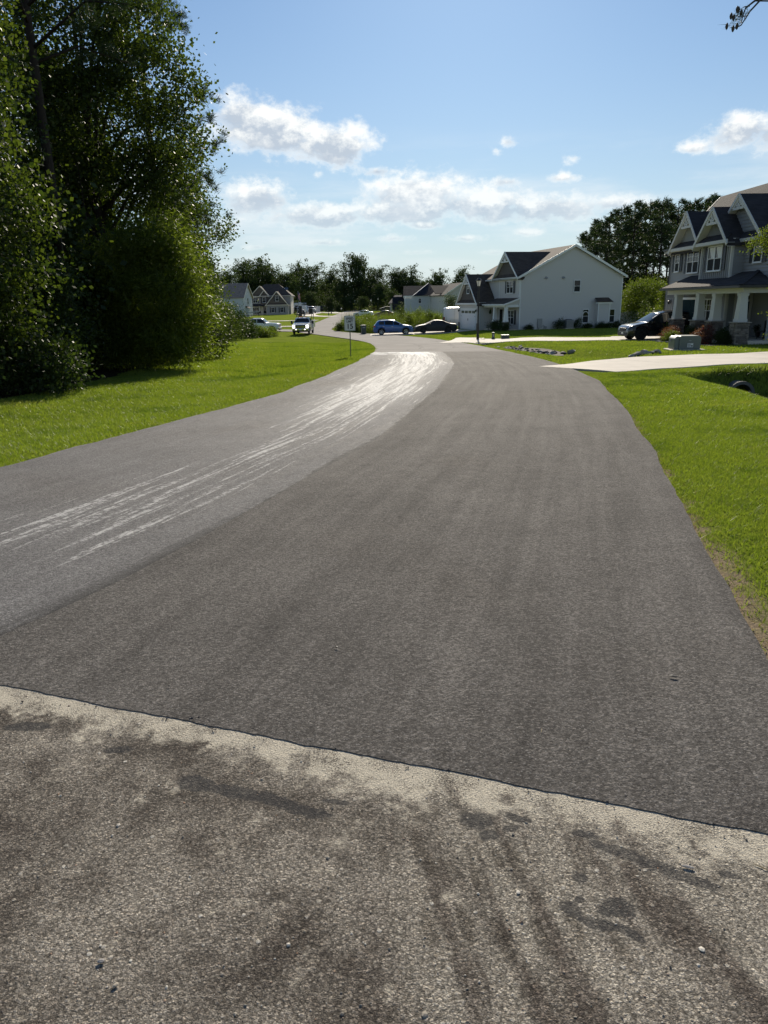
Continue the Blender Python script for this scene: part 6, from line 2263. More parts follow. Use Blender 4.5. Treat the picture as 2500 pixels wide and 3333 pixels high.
class Body:
    """car body lofted through cross sections; x forwards, wheels on z = 0"""
    def __init__(s, L, W, top, belt, sill, wheels, wr, roofw=.78, nose=.10):
        s.L, s.W, s.top, s.belt, s.sill, s.wheels, s.wr, s.roofw, s.nose = L, W, top, belt, sill, wheels, wr, roofw, nose
        s.ztop = max(z for _, z in top)

    def half(s, x):
        t = abs(2 * x / s.L)
        return s.W / 2 * (1 - s.nose * max(0, (t - .72) / .28) ** 2)

    def section(s, x):
        h, b, t = s.half(x), lerp_line(s.belt, x), lerp_line(s.top, x)
        lo = s.sill
        e = max(0, abs(x) - s.L / 2 + .35) / .35
        lo = lo + .10 * e * e
        for xw_ in s.wheels:
            d = s.wr * 1.16
            if abs(x - xw_) < d:
                lo = max(lo, s.wr + math.sqrt(d * d - (x - xw_) ** 2) * .98)
        b = max(b, lo + .05)
        t = max(t, b + .015)
        k = min(1.0, max(0.0, (t - b) / max(.05, s.ztop - b)))
        rw = h * (.97 + (s.roofw - .97) * k)
        drop = .02 + .05 * k
        return [(h * .955, lo), (h, lo + (b - lo) * .45), (h * .985, b), (rw, t - drop), (rw * .86, t - drop * .22), (0, t + .012)]

    def shell(s, root, mt, name='body'):
        xs = set(np.linspace(-s.L / 2, s.L / 2, 56))
        for w in s.wheels:
            for k in range(-8, 9):
                xs.add(w + s.wr * 1.16 * math.sin(k / 8 * PI / 2))
        for x, _ in s.top:
            xs.add(x)
        xs = sorted(x for x in xs if abs(x) <= s.L / 2)
        m = MB()
        rows = []
        for x in xs:
            q = s.section(x)
            rows.append([(x, -y, z) for y, z in q] + [(x, y, z) for y, z in q[-2::-1]])
        n = len(rows[0])
        vs = [p for r in rows for p in r]
        fs = [(i * n + k, i * n + k + 1, (i + 1) * n + k + 1, (i + 1) * n + k) for i in range(len(rows) - 1) for k in range(n - 1)]
        fs += [tuple(range(n)), tuple((len(rows) - 1) * n + k for k in range(n))[::-1]]
        m.add(vs, fs)
        o = m.build(name, mt, root, smooth=True)
        e = o.modifiers.new('edges', 'EDGE_SPLIT')
        e.split_angle = R(38)
        m = MB()
        m.box(-s.L / 2 + .25, s.L / 2 - .25, -s.W / 2 + .17, s.W / 2 - .17, s.sill + .02, s.sill + .45)
        m.build('chassis', 'trim', root)
        return o

    def side_glass(s, root, x0, x1, mt='carglass', lo=.10, hi=.90, name='window', slant=(0, 0)):
        for sg in (-1, 1):
            m = MB()
            xs = np.linspace(x0, x1, 9)
            vs = []
            for x in xs:
                for f in (lo, hi):
                    f0 = min(max(f, 0), 1)
                    xx = x + (slant[0] if x == xs[0] else slant[1] if x == xs[-1] else 0) * f0
                    q = s.section(xx)
                    y = q[2][0] + (q[3][0] - q[2][0]) * f0
                    z = q[2][1] + (q[3][1] - q[2][1]) * f0
                    vs.append((xx, sg * (y + .006), z + .002))
            m.add(vs, [(2 * i, 2 * i + 2, 2 * i + 3, 2 * i + 1) for i in range(len(xs) - 1)])
            m.build(name, mt, root, smooth=True)

    def top_glass(s, root, x0, x1, mt='carglass', name='windshield', w=.93):
        m = MB()
        xs = np.linspace(x0, x1, 7)
        vs = []
        sgn = 1 if lerp_line(s.top, x0) > lerp_line(s.top, x1) else -1
        for x in xs:
            q = s.section(x)
            for f in (-1, -.8, -.4, 0, .4, .8, 1):
                y = q[4][0] * abs(f) * w / .93 + (q[3][0] - q[4][0]) * max(0, abs(f) - .8) * 3
                z = q[5][1] + (q[4][1] - q[5][1]) * min(1, abs(f)) + (q[3][1] - q[4][1]) * max(0, abs(f) - .8) * 3
                vs.append((x + .006 * sgn, y * (1 if f > 0 else -1), z + .008))
        m.add(vs, [(i * 7 + k, (i + 1) * 7 + k, (i + 1) * 7 + k + 1, i * 7 + k + 1) for i in range(6) for k in range(6)])
        m.build(name, mt, root, smooth=True)

    def wheel_set(s, root, rim='rim', spokes=5):
        for x in s.wheels:
            for sg in (-1, 1):
                T = Matrix.Translation((x, sg * (s.W / 2 - .115), s.wr)) @ Matrix.Rotation(-sg * PI / 2, 4, 'X')
                m = MB()
                r = s.wr
                m.lathe([(r * .62, -.10), (r * .93, -.105), (r, -.07), (r, .07), (r * .93, .105), (r * .66, .108), (r * .62, .09)], 22, T)
                w = m.build('wheel', 'tyre', root, smooth=False)
                m = MB()
                m.lathe([(r * .66, .1), (r * .64, .085), (r * .58, .05), (.02, .03)], 20, T, cap=False)
                m.build('rim_dish', 'trim', w)
                m = MB()
                m.lathe([(r * .64, .09), (r * .665, .112), (r * .60, .112), (r * .58, .09)], 20, T, cap=False)
                for k in range(spokes):
                    a = 2 * PI * k / spokes
                    c, q = math.cos(a), math.sin(a)
                    for dd in (-.10, .10):
                        m.beam(T @ Vector((c * .06, q * .06, .085)), T @ Vector((math.cos(a + dd * 1.3) * r * .61, math.sin(a + dd * 1.3) * r * .61, .10)), .045, .025, T.to_3x3() @ Vector((0, 0, 1)))
                m.lathe([(.07, .07), (.06, .105), (.0, .108)], 10, T)
                m.build('rim', rim, w)

    def box_part(s, root, name, mt, x0, x1, y0, y1, z0, z1, bevel=.02, both=False):
        out = None
        for sg in ((-1, 1) if both else (1,)):
            m = MB()
            a, b = sorted((y0 * sg, y1 * sg))
            m.box(x0, x1, a, b, z0, z1)
            out = m.build(name, mt, root, bevel=bevel, seg=2)
        return out

    def patch(s, root, name, mt, x0, x1, f0, f1, off=.008):
        """lamp or trim that follows the body side between rows 0..2"""
        for sg in (-1, 1):
            m = MB()
            xs = np.linspace(x0, x1, 6)
            vs = []
            for x in xs:
                q = s.section(x)
                for f in (f0, f1):
                    i = 0 if f < .45 else 1
                    t = f / .45 if i == 0 else (f - .45) / .55
                    y = q[i][0] + (q[i + 1][0] - q[i][0]) * t
                    z = q[i][1] + (q[i + 1][1] - q[i][1]) * t
                    vs.append((x, sg * (y + off), z))
            m.add(vs, [(2 * i, 2 * i + 2, 2 * i + 3, 2 * i + 1) for i in range(5)])
            m.build(name, mt, root, smooth=True)


def ground_z(x, y):
    """top of what a wheel stands on: driveway, road or lawn"""
    d, _ = road_d(np.array([x]), np.array([y]))
    return float(zr(y)) + .006 if d[0] < 0 else gz(x, y) + .045


def suv(name, label, x, y, rz, mt, L=4.5, W=1.86, H=1.66, rim='rim', rails=True, z=None, seven=False):
    t = thing(name, label, 'car', (x, y, ground_z(x, y) if z is None else z), rz)
    h = L / 2
    ws0, ws1 = h - 2.12, h - 1.22
    top = [(-h, .88), (-h + .06, 1.06), (-h + .42, H - .16), (-h + .72, H - .04), (-.55, H), (ws0 - .35, H - .015), (ws0, H - .08), (ws1, 1.15), (ws1 + .12, 1.12), (h - .55, 1.03), (h - .22, .95), (h - .05, .82), (h, .66)]
    belt = [(-h, .86), (-h + .3, 1.10), (0, 1.05), (ws1, 1.02), (h - .55, .94), (h - .22, .86), (h - .05, .74), (h, .60)]
    wr = .355 if not seven else .375
    b = Body(L, W, top, belt, .25, (-h + .86, h - .86), wr, .76)
    b.shell(t, mt)
    b.side_glass(t, .02, ws1 - .12, slant=(0, -.5))
    b.side_glass(t, -.98, -.06)
    b.side_glass(t, -h + .55, -1.08, 'trim', slant=(.15, 0), lo=.14, hi=.84)
    b.top_glass(t, ws0 + .04, ws1 - .02)
    b.top_glass(t, -h + .41, -h + .12, name='rear_window')
    b.patch(t, 'lower_cladding', 'trim', -h + .30, h - .30, .02, .16, .006)
    for w in b.wheels:
        for sg in (-1, 1):
            m = MB()
            pts = []
            for k in range(13):
                a = PI * k / 12
                pts.append((w + math.cos(a) * wr * 1.19, sg * (b.half(w) * .985 + .012), wr + math.sin(a) * wr * 1.19 * .98))
            m.tube(pts, .028, 5)
            m.build('arch_trim', 'trim', t)
    b.box_part(t, 'grille', 'trim', h - .07, h + .012, -.48, .48, .56, .80)
    m = MB()
    m.box(h + .013, h + .022, -.45, .45, .76, .785)
    m.build('grille_bar', 'chrome', t)
    b.box_part(t, 'headlight', 'headlamp', h - .30, h - .045, .55, .86, .74, .83, .03, True)
    b.box_part(t, 'tail_light', 'tail', -h - .005, -h + .22, .60, .885, .86, 1.02, .03, True)
    b.box_part(t, 'bumper', 'trim', h - .2, h + .02, -.80, .80, .27, .50, .04)
    b.box_part(t, 'bumper', 'trim', -h - .02, -h + .2, -.82, .82, .30, .56, .04)
    b.box_part(t, 'number_plate', 'signw', -h - .03, -h - .018, -.16, .16, .62, .76, 0)
    b.box_part(t, 'number_plate', 'signw', h + .021, h + .032, -.16, .16, .40, .52, 0)
    for sg in (-1, 1):
        m = MB()
        m.box(ws1 - .42, ws1 - .24, sg * 1.0 - .11, sg * 1.0 + .09, 1.06, 1.21)
        m.build('mirror', mt, t, bevel=.04, seg=2)
        for xx in (-.02, -1.02):
            m = MB()
            m.box(xx - .22, xx - .04, sg * (W / 2 - .008), sg * (W / 2 + .02), .90, .93)
            m.build('door_handle', 'chrome', t)
        for xx in (.98, -.04, -1.04):
            m = MB()
            m.tube([(xx + .03, sg * (W / 2 + .001), .38), (xx, sg * (W / 2 * .998 + .002), .66), (xx, sg * (W / 2 * .985 + .002), .97)], .005, 4)
            m.build('door_gap', 'signk', t)
        if rails:
            m = MB()
            m.tube([(-h + .75, sg * .62, H - .05), (-h + .85, sg * .62, H + .03), (.15, sg * .62, H + .035), (.3, sg * .62, H - .03)], .018, 6)
            m.build('roof_rail', 'trim', t)
    b.wheel_set(t, rim)
    return t, b


suv('parked_suv', 'bright blue compact SUV parked by the edge of the road beyond the speed limit sign', 1.42, 83.6, R(3), 'blue', 4.5, 1.86, 1.66)
_t, _b = suv('parked_suv', 'large black SUV parked in the driveway behind the porch columns', 18.5, 48.6, R(184), 'blackcar', 4.95, 1.98, 1.80, 'darkrim', seven=True)


def sedan(name, label, x, y, rz, mt, glass='carglass', L=4.75, group=None, z=None, covered=False):
    t = thing(name, label, 'car', (x, y, ground_z(x, y) if z is None else z), rz, group)
    h = L / 2
    top = [(-h, .80), (-h + .1, .98), (-h + .75, 1.05), (-.75, 1.38), (-.2, 1.44), (.25, 1.42), (1.15, 1.02), (1.3, .98), (h - .4, .86), (h - .08, .74), (h, .58)]
    belt = [(-h, .78), (-h + .3, .96), (0, .94), (1.0, .90), (h - .4, .80), (h - .05, .66), (h, .54)]
    b = Body(L, 1.84, top, belt, .19, (-h + .98, h - .92), .33, .72, .14)
    b.shell(t, mt)
    b.side_glass(t, .02, .88, glass, slant=(0, -.35))
    b.side_glass(t, -1.05, -.06, glass, slant=(.3, 0))
    if not covered:
        b.top_glass(t, .33, 1.13, glass)
        b.top_glass(t, -h + .85, -.8, glass, 'rear_window')
        b.box_part(t, 'headlight', 'headlamp', h - .34, h - .01, .50, .80, .60, .72, .03, True)
        b.box_part(t, 'tail_light', 'tail', -h - .004, -h + .2, .5, .84, .82, .95, .03, True)
        b.box_part(t, 'grille', 'trim', h - .08, h + .01, -.42, .42, .36, .56)
        b.box_part(t, 'number_plate', 'signw', -h - .02, -h - .008, -.16, .16, .60, .74, 0)
    else:
        m = MB()
        for sg in (-1, 1):
            m.tube([(h - .7, sg * .93, .25), (0, sg * .955, .22), (-h + .6, sg * .93, .25)], .025, 6)
        m.build('cover_hem', 'cover', t)
    for sg in (-1, 1):
        m = MB()
        m.box(.62, .80, sg * .98 - .1, sg * .98 + .08, .93, 1.06)
        m.build('mirror', mt, t, bevel=.035, seg=2)
    b.wheel_set(t, 'darkrim' if covered else 'rim')
    return t, b


sedan('covered_car', 'sleek black car under a fitted dark cover parked nose to the blue SUV', 6.3, 84.4, R(183), 'cover', 'trim', covered=True)
P = foot(1252, 165)
sedan('far_car', 'dark red sedan far off beyond the weed patch', P.x, P.y, R(180), 'redcar')
P = foot(1183, 175)
sedan('far_car', 'white car half hidden behind the sapling in the weeds', P.x, P.y, R(175), 'whitecar')


def pickup(name, label, x, y, rz, mt, service=False, lights=False, z=None, group=None):
    """heavy pickup; as a service truck it carries cabinets, a ladder rack and a crane"""
    t = thing(name, label, 'truck', (x, y, ground_z(x, y) if z is None else z), rz, group)
    L, W = 6.2, 2.06
    h = L / 2
    back = .95
    top = [(-h, back), (-.86, back), (-.80, 1.90), (-.55, 2.0), (.55, 2.0), (.80, 1.92), (1.42, 1.40), (1.55, 1.36), (h - .30, 1.28), (h - .04, 1.20), (h, 1.0)]
    belt = [(-h, back - .02), (-.86, back - .01), (-.8, 1.30), (1.3, 1.28), (h - .3, 1.18), (h, .9)]
    b = Body(L, W, top, belt, .42, (-h + 1.25, h - 1.0), .42, .82, .05)
    b.shell(t, mt)
    b.side_glass(t, .10, 1.12, lo=.08, slant=(0, -.38))
    b.side_glass(t, -.72, .02, lo=.08)
    b.top_glass(t, .84, 1.38)
    m = MB()
    m.box(h - .06, h + .03, -.62, .62, .78, 1.16)
    g = m.build('grille', 'trim', t, bevel=.04, seg=2)
    m = MB()
    for zz in (.88, 1.0):
        m.box(h + .031, h + .05, -.58, .58, zz, zz + .05)
    for yy in (-.3, .3):
        m.box(h + .032, h + .049, yy - .02, yy + .02, .80, 1.14)
    m.build('grille_bar', 'chrome', g)
    for sg in (-1, 1):
        for z0, z1 in ((1.0, 1.16), (.82, .97)):
            m = MB()
            a, c = sorted((sg * .66, sg * .97))
            m.box(h - .2, h + .02, a, c, z0, z1)
            m.build('headlight', 'lit' if lights else 'headlamp', t, bevel=.03, seg=2)
        m = MB()
        m.box(1.05, 1.18, sg * 1.28 - .12, sg * 1.28 + .12, 1.25, 1.62)
        m.beam((1.1, sg * 1.0, 1.36), (1.1, sg * 1.2, 1.4), .04, .04)
        m.build('mirror', 'trim', t, bevel=.03, seg=2)
        m = MB()
        a, c = sorted((sg * .46, sg * .60))
        m.box(h + .10, h + .12, a, c, .60, .70)
        m.build('fog_lamp', 'lit' if lights else 'headlamp', t)
        m = MB()
        m.box(-.10, .10, sg * (W / 2 - .005), sg * (W / 2 + .02), 1.16, 1.20)
        m.build('door_handle', 'trim', t)
        m = MB()
        for xx in (1.08, -.02, -.78):
            m.tube([(xx, sg * (W / 2 + .001), .55), (xx, sg * (W / 2 * .99 + .002), 1.27)], .006, 4)
        m.build('door_gap', 'signk', t)
        pts = [(b.wheels[1] + math.cos(PI * k / 12) * .50, sg * (W / 2 + .0), .42 + math.sin(PI * k / 12) * .48) for k in range(13)]
        m = MB()
        m.tube(pts, .045, 5)
        m.build('arch_trim', 'trim', t)
    m = MB()
    m.box(h - .12, h + .10, -.98, .98, .52, .76)
    m.build('bumper', 'chrome', t, bevel=.04, seg=2)
    m = MB()
    m.box(h - .1, h + .06, -.9, .9, .36, .515)
    m.build('air_dam', 'trim', t, bevel=.03)
    m = MB()
    m.box(h + .101, h + .115, -.16, .16, .57, .70)
    m.build('number_plate', 'signw', t)
    for k in (-.5, 0, .5):
        m = MB()
        m.box(.45, .58, k - .07, k + .07, 2.012, 2.05)
        m.build('marker_lamp', 'amber', t)
    if service:
        for sg in (-1, 1):
            a, c = sorted((sg * .62, sg * 1.14))
            m = MB()
            m.box(-h - .1, -.95, a, c, .75, 1.62)
            cab = m.build('tool_cabinet', mt, t, bevel=.02)
            for k in range(3):
                x0 = -h + .05 + k * .7
                m = MB()
                e = sg * 1.14
                a2, c2 = sorted((e + sg * .001, e + sg * .022))
                m.box(x0, x0 + .64, a2, c2, 1.02 if k != 1 else 1.1, 1.56)
                m.build('cabinet_door', mt, cab)
        m = MB()
        m.box(-h - .1, -.95, -.615, .615, .75, .95)
        m.build('bed', 'trim', t)
        m = MB()
        for x in (-h, -1.1):
            for sg in (-1, 1):
                m.beam((x, sg * .95, 1.62), (x, sg * .95, 2.35), .06, .06)
        for sg in (-1, 1):
            m.beam((-h - .2, sg * .95, 2.35), (.9, sg * .95, 2.42), .06, .06)
        for x in (-h, -1.1, .6):
            m.beam((x, -.95, 2.36), (x, .95, 2.36), .05, .05, (1, 0, 0))
        m.build('ladder_rack', 'black', t)
    b.wheel_set(t, 'rim', 8)
    return t, b


# service truck coming towards the camera
P = foot(985, 91.5)
tr, b = pickup('service_truck', 'white heavy service truck driving towards the camera with headlights on', P.x, P.y, R(-91), 'whitecar', True, True, z=float(zr(91.5)) + .01)
m = MB()
m.box(-1.7, -1.15, .62, 1.08, 2.37, 3.05)
m.box(-1.7, -1.2, -.35, .1, 2.40, 2.62)
m.build('equipment_box', 'black', tr, bevel=.02)
m = MB()
m.beam((-2.4, -.45, 1.0), (-2.2, .2, 3.3), .16, .2)
m.beam((-2.2, .2, 3.3), (-1.6, .45, 2.6), .12, .14)
m.build('crane_boom', 'whitecar', tr)
m = MB()
m.tube([(-2.0, -.55, 1.0), (-2.0, -.55, 3.35)], .22, 10)
m.build('hose_reel', 'trim', tr)
m = MB()
for k in range(7):
    m.beam((-2.8, .93, 1.7 + k * .1), (-2.8, 1.07, 1.7 + k * .1), .03, .03)
m.box(-2.82, -2.78, -1.07, -1.0, 1.6, 3.1)
m.build('pipe_stand', 'galv', tr)
m = MB()
for y in (-.3, .3):
    m.box(.1, .3, y - .14, y + .14, 2.03, 2.11)
m.build('light_bar', 'amber', tr, bevel=.02)
# white utility truck nosing out behind the roadside bushes
Y = 103.0
xn = xw(913, 1060, Y)
tr2, b = pickup('utility_truck', 'white utility truck with ladder rack standing behind the roadside bushes', xn - 3.15, Y, R(-2), 'whitecar', True, z=gz(xn - 3, Y) - .1)
m = MB()
m.beam((-3.9, -.9, 2.35), (.45, -.6, 2.9), .5, .16)
m.build('folded_lift', 'galv', tr2)
m = MB()
m.lathe([(.16, 0), (.2, .12), (.12, .3)], 8, Matrix.Translation((.5, -.6, 2.62)))
m.build('lift_joint', 'black', tr2)
# parked vehicles by the grey house
P = foot(1056, 246)
pickup('far_pickup', 'dark pickup parked at the far end of the road', P.x, P.y, R(-35), 'navycar')
P = foot(1010, 222)
pickup('far_pickup', 'white pickup facing the road beside the short white fence', P.x, P.y, R(-70), 'whitecar')
P = foot(972, 226)
suv('far_suv', 'dark SUV parked beside the grey house', P.x, P.y, R(-60), 'navycar', 5.0, 2.0, 1.85, z=gz(P.x, P.y))


def box_vehicle(name, label, cat, x, y, rz, L, W, H, mt, z=None, group=None):
    t = thing(name, label, cat, (x, y, gz(x, y) + .03 if z is None else z), rz, group)
    return t


# white cargo van behind the left end of the garage
Y = 93.5
x0 = xw(1443, 1030, Y)
van = box_vehicle('cargo_van', 'white high roofed cargo van at the left end of the garage', 'van', x0 + 2.9, Y, R(0), 5.9, 2.0, 2.65, 'whitecar', z=gz(x0 + 2, Y) - .1)
top = [(-2.95, 2.2), (-2.88, 2.5), (-2.6, 2.62), (1.0, 2.66), (1.5, 2.5), (2.2, 1.5), (2.4, 1.4), (2.9, 1.15), (2.95, .8)]
belt = [(-2.95, 1.3), (0, 1.3), (1.5, 1.25), (2.4, 1.15), (2.95, .75)]
vb = Body(5.9, 2.04, top, belt, .32, (-1.75, 1.85), .36, .86, .05)
vb.shell(van, 'whitecar')
vb.side_glass(van, .95, 1.85, slant=(0, -.4))
vb.top_glass(van, 1.56, 2.16)
vb.box_part(van, 'tail_light', 'tail', -2.96, -2.8, .86, 1.02, 1.0, 1.45, .02, True)
m = MB()
for xx in (-1.6, .4):
    m.tube([(xx, -1.025, .5), (xx, -1.027, 1.3), (xx, -.97, 2.3)], .008, 4)
m.build('door_gap', 'signk', van)
m = MB()
m.box(-2.4, -1.6, -.5, .4, 2.66, 2.72)
m.beam((-.2, -.5, 2.68), (-.6, .3, 2.95), .05, .05)
m.beam((.2, -.5, 2.68), (-.3, .3, 2.9), .05, .05)
m.build('roof_rack', 'trim', van)
vb.wheel_set(van, 'rim')

# camper, box trailer, covered boat and such far off
def camper(x, y):
    t = thing('camper', 'white travel trailer top showing over the dark SUV', 'trailer', (x, y, gz(x, y)))
    m = MB()
    m.prism([(-2.2, -1.2, .6), (2.2, -1.2, .6), (2.4, -1.2, 1.4), (2.1, -1.2, 3.0), (-2.0, -1.2, 3.0), (-2.3, -1.2, 1.4)], (0, 2.4, 0))
    m.build('body', 'whitecar', t, bevel=.12, seg=3)
    m = MB()
    m.box(-1.6, -.6, -1.23, -1.205, 1.6, 2.2)
    m.box(.4, 1.4, -1.23, -1.205, 1.6, 2.2)
    m.build('window', 'carglass', t)
    m = MB()
    m.box(-.4, .4, -.4, .4, 3.0, 3.25)
    m.build('roof_vent', 'whitecar', t, bevel=.05)
    m = MB()
    for xx in (-.5, .5):
        m.lathe([(.35, -.1), (.35, .1)], 14, Matrix.Translation((xx, -1.15, .35)) @ Matrix.Rotation(PI / 2, 4, 'X'))
    m.build('wheel', 'tyre', t)


P = foot(977, 250)
camper(P.x, P.y)
P = foot(991, 236)
t = thing('box_trailer', 'small white box trailer between dark SUV and white pickup', 'trailer', P)
m = MB()
m.box(-1.1, 1.1, -1.8, 1.8, .45, 2.3)
m.build('body', 'whitecar', t, bevel=.06, seg=2)
m = MB()
m.box(-.9, .9, -1.83, -1.803, .55, 2.15)
m.build('door', 'signw', t)
m = MB()
for sg in (-1, 1):
    m.lathe([(.33, -.1), (.33, .1)], 14, Matrix.Translation((sg * 1.02, 0, .33)) @ Matrix.Rotation(PI / 2, 4, 'Y'))
m.build('wheel', 'tyre', t)
P = foot(1272, 196)
t = thing('covered_boat', 'dark covered boat on a trailer beside the sliver of beige house', 'boat', P, R(4))
m = MB()
prof = [(-2.9, .75), (-2.9, 1.5), (-1.2, 1.95), (.4, 1.9), (1.8, 1.45), (3.0, 1.15), (2.6, .75), (1.0, .55), (-2.0, .5)]
m.prism([(x, -.95, z) for x, z in prof], (0, 1.9, 0))
m.build('hull', 'cover', t, bevel=.1, seg=2)
m = MB()
m.beam((-2.6, 0, .42), (4.0, 0, .42), .1, .1)
for sg in (-1, 1):
    m.lathe([(.32, -.1), (.32, .1)], 14, Matrix.Translation((-.9, sg * .85, .32)) @ Matrix.Rotation(PI / 2, 4, 'X'))
m.build('trailer', 'galv', t)

# ------------------------------------------------------------------ street furniture and small things
# speed limit sign
P = Vector((-1.47, 35.0, 0))
P.z = gz(P.x, P.y)
sg_ = thing('speed_limit_sign', 'white SPEED LIMIT 15 sign on a thin steel post at the left roadside', 'road sign', P, R(4))
top_ = at(1143, 1027, 35.0).z - P.z
H_ = .70
m = MB()
m.box(-.022, .022, .0, .012, -.3, top_ - .04)
m.box(-.022, -.010, -.02, -.001, -.3, top_ - .04)
m.box(.010, .022, -.02, -.001, -.3, top_ - .04)
m.build('post', 'post', sg_)


def rounded(w, h, r, y, t, mb):
    pts = []
    for cx, cz, a0 in ((w / 2 - r, h / 2 - r, 0), (-w / 2 + r, h / 2 - r, PI / 2), (-w / 2 + r, -h / 2 + r, PI), (w / 2 - r, -h / 2 + r, 1.5 * PI)):
        for k in range(5):
            a = a0 + k * PI / 8
            pts.append((cx + r * math.cos(a), y, cz + r * math.sin(a)))
    mb.prism(pts, (0, t, 0))


zc = top_ - H_ / 2
for nm, w, h, y, mt in (('sign_panel', .515, H_, -.024, 'signw'), ('sign_border', .487, H_ - .028, -.0262, 'signk'), ('sign_face', .468, H_ - .047, -.0284, 'signw')):
    m = MB()
    rounded(w, h, .035, y, .002, m)
    m.build(nm, mt, sg_, loc=(0, 0, zc))


def text(body, size, x, z, parent, mt, y=-.0295, bold=.0, xs=1.0):
    c = bpy.data.curves.new('lettering', 'FONT')
    c.body = body
    c.size = size
    c.align_x, c.align_y = 'CENTER', 'CENTER'
    c.extrude = .0005
    c.offset = bold
    o = bpy.data.objects.new('lettering', c)
    c.materials.append(MT[mt])
    COL.objects.link(o)
    o.parent = parent
    o.location = (x, y, z)
    o.rotation_euler = (PI / 2, 0, 0)
    o.scale = (xs, 1, 1)
    bpy.context.view_layer.update()
    me = bpy.data.meshes.new_from_object(o.evaluated_get(bpy.context.evaluated_depsgraph_get()))
    q = bpy.data.objects.new('lettering', me)
    COL.objects.link(q)
    q.parent = parent
    q.location, q.rotation_euler, q.scale = o.location, o.rotation_euler, o.scale
    bpy.data.objects.remove(o)
    q.name = 'lettering'
    return q


text('SPEED', .140, 0, zc + .205, sg_, 'signk', bold=.004, xs=.92)
text('LIMIT', .140, 0, zc + .075, sg_, 'signk', bold=.004, xs=.95)
text('15', .33, 0, zc - .155, sg_, 'signk', bold=.008)
m = MB()
for zz in (zc + .29, zc - .29):
    m.lathe([(.012, 0), (.010, .008), (.0, .01)], 8, Matrix.Translation((0, -.0287, zz)) @ Matrix.Rotation(PI / 2, 4, 'X'))
m.build('bolt', 'galv', sg_)


def street_lamp(label, x, y, H, group='black lamp posts', tilt=0.0):
    t = thing('street_lamp', label, 'street lamp', (x, y, gz(x, y)), R(20), group)
    m = MB()
    m.lathe([(.11, -.2), (.11, .45), (.085, .5), (.07, .56), (.055, H - .8), (.05, H - .72)], 12)
    m.build('post', 'black', t, smooth=False)
    m = MB()
    m.lathe([(.05, H - .72), (.10, H - .68), (.13, H - .64), (.115, H - .63)], 8)
    m.build('collar', 'black', t)
    m = MB()
    m.lathe([(.12, H - .628), (.215, H - .25), (.215, H - .245), (.11, H - .60)], 6, cap=False)
    m.build('lamp_glass', 'lampglass', t)
    m = MB()
    for k in range(6):
        a = 2 * PI * k / 6
        m.beam((math.cos(a) * .122, math.sin(a) * .122, H - .63), (math.cos(a) * .22, math.sin(a) * .22, H - .245), .018, .018)
    m.build('lamp_cage', 'black', t)
    m = MB()
    m.lathe([(.24, H - .243), (.235, H - .21), (.16, H - .13), (.07, H - .07), (.05, H - .02), (.03, H), (.008, H + .05)], 12)
    m.build('lamp_cap', 'black', t)
    return t


Y = 57.5
x = xw(1555, 1106, Y)
street_lamp('tall black lamp post with lantern in front of the white house', x, Y, at(1562, 903, Y).z - gz(x, Y))
Y = 187
P = foot(1208, Y)
street_lamp('far lamp post standing behind the weed patch', P.x, P.y, at(1208, 973, Y).z - P.z)
Y = 236
P = foot(1231, Y)
street_lamp('farthest lamp post against the dark trees right of the road end', P.x, P.y, at(1231, 969, Y).z - P.z)
Y = 196
P = foot(841, Y)
street_lamp('far lamp post in front of the grey house', P.x, P.y, at(839, 973, Y).z - P.z)

# pad transformer with sloping cover
P = Vector((14.45, 34.6, 0))
P.z = gz(P.x, P.y)
k = 34.6 * 1.043 / F
t = thing('pad_transformer', 'grey green pad mounted transformer box on the lawn near the driveway', 'utility box', P, R(-6))
m = MB()
m.box(-.80, .80, -.70, .62, -.25, .06)
m.build('concrete_pad', 'concrete', t, bevel=.02)
m = MB()
m.prism([(-.40, -.50, .062), (.58, -.50, .062), (.58, -.50, .60), (.50, -.50, .68), (-.34, -.50, .68), (-.40, -.50, .62)], (0, 1.0, 0))
m.build('tank', 'boxgreen', t, bevel=.025, seg=2)
m = MB()
m.prism([(-.62, -.48, .062), (-.402, -.48, .062), (-.402, -.48, .66), (-.52, -.48, .66), (-.62, -.48, .56)], (0, .96, 0))
m.build('door', 'boxgreen', t, bevel=.03, seg=2)
m = MB()
m.box(-.02, .24, -.508, -.5005, .16, .34)
s_ = m.build('warning_label', 'signw', t)
m = MB()
for q in range(4):
    m.box(.0, .12 + .03 * (q % 2), -.5105, -.5085, .19 + q * .035, .205 + q * .035)
m.box(.15, .22, -.5105, -.5085, .19, .25)
m.build('print', 'signk', s_)
m = MB()
m.box(.04, .14, -.506, -.5005, .44, .475)
m.build('number_tag', 'galv', t)
m = MB()
m.box(-.66, -.622, .1, .18, .40, .52)
m.build('padlock', 'galv', t)

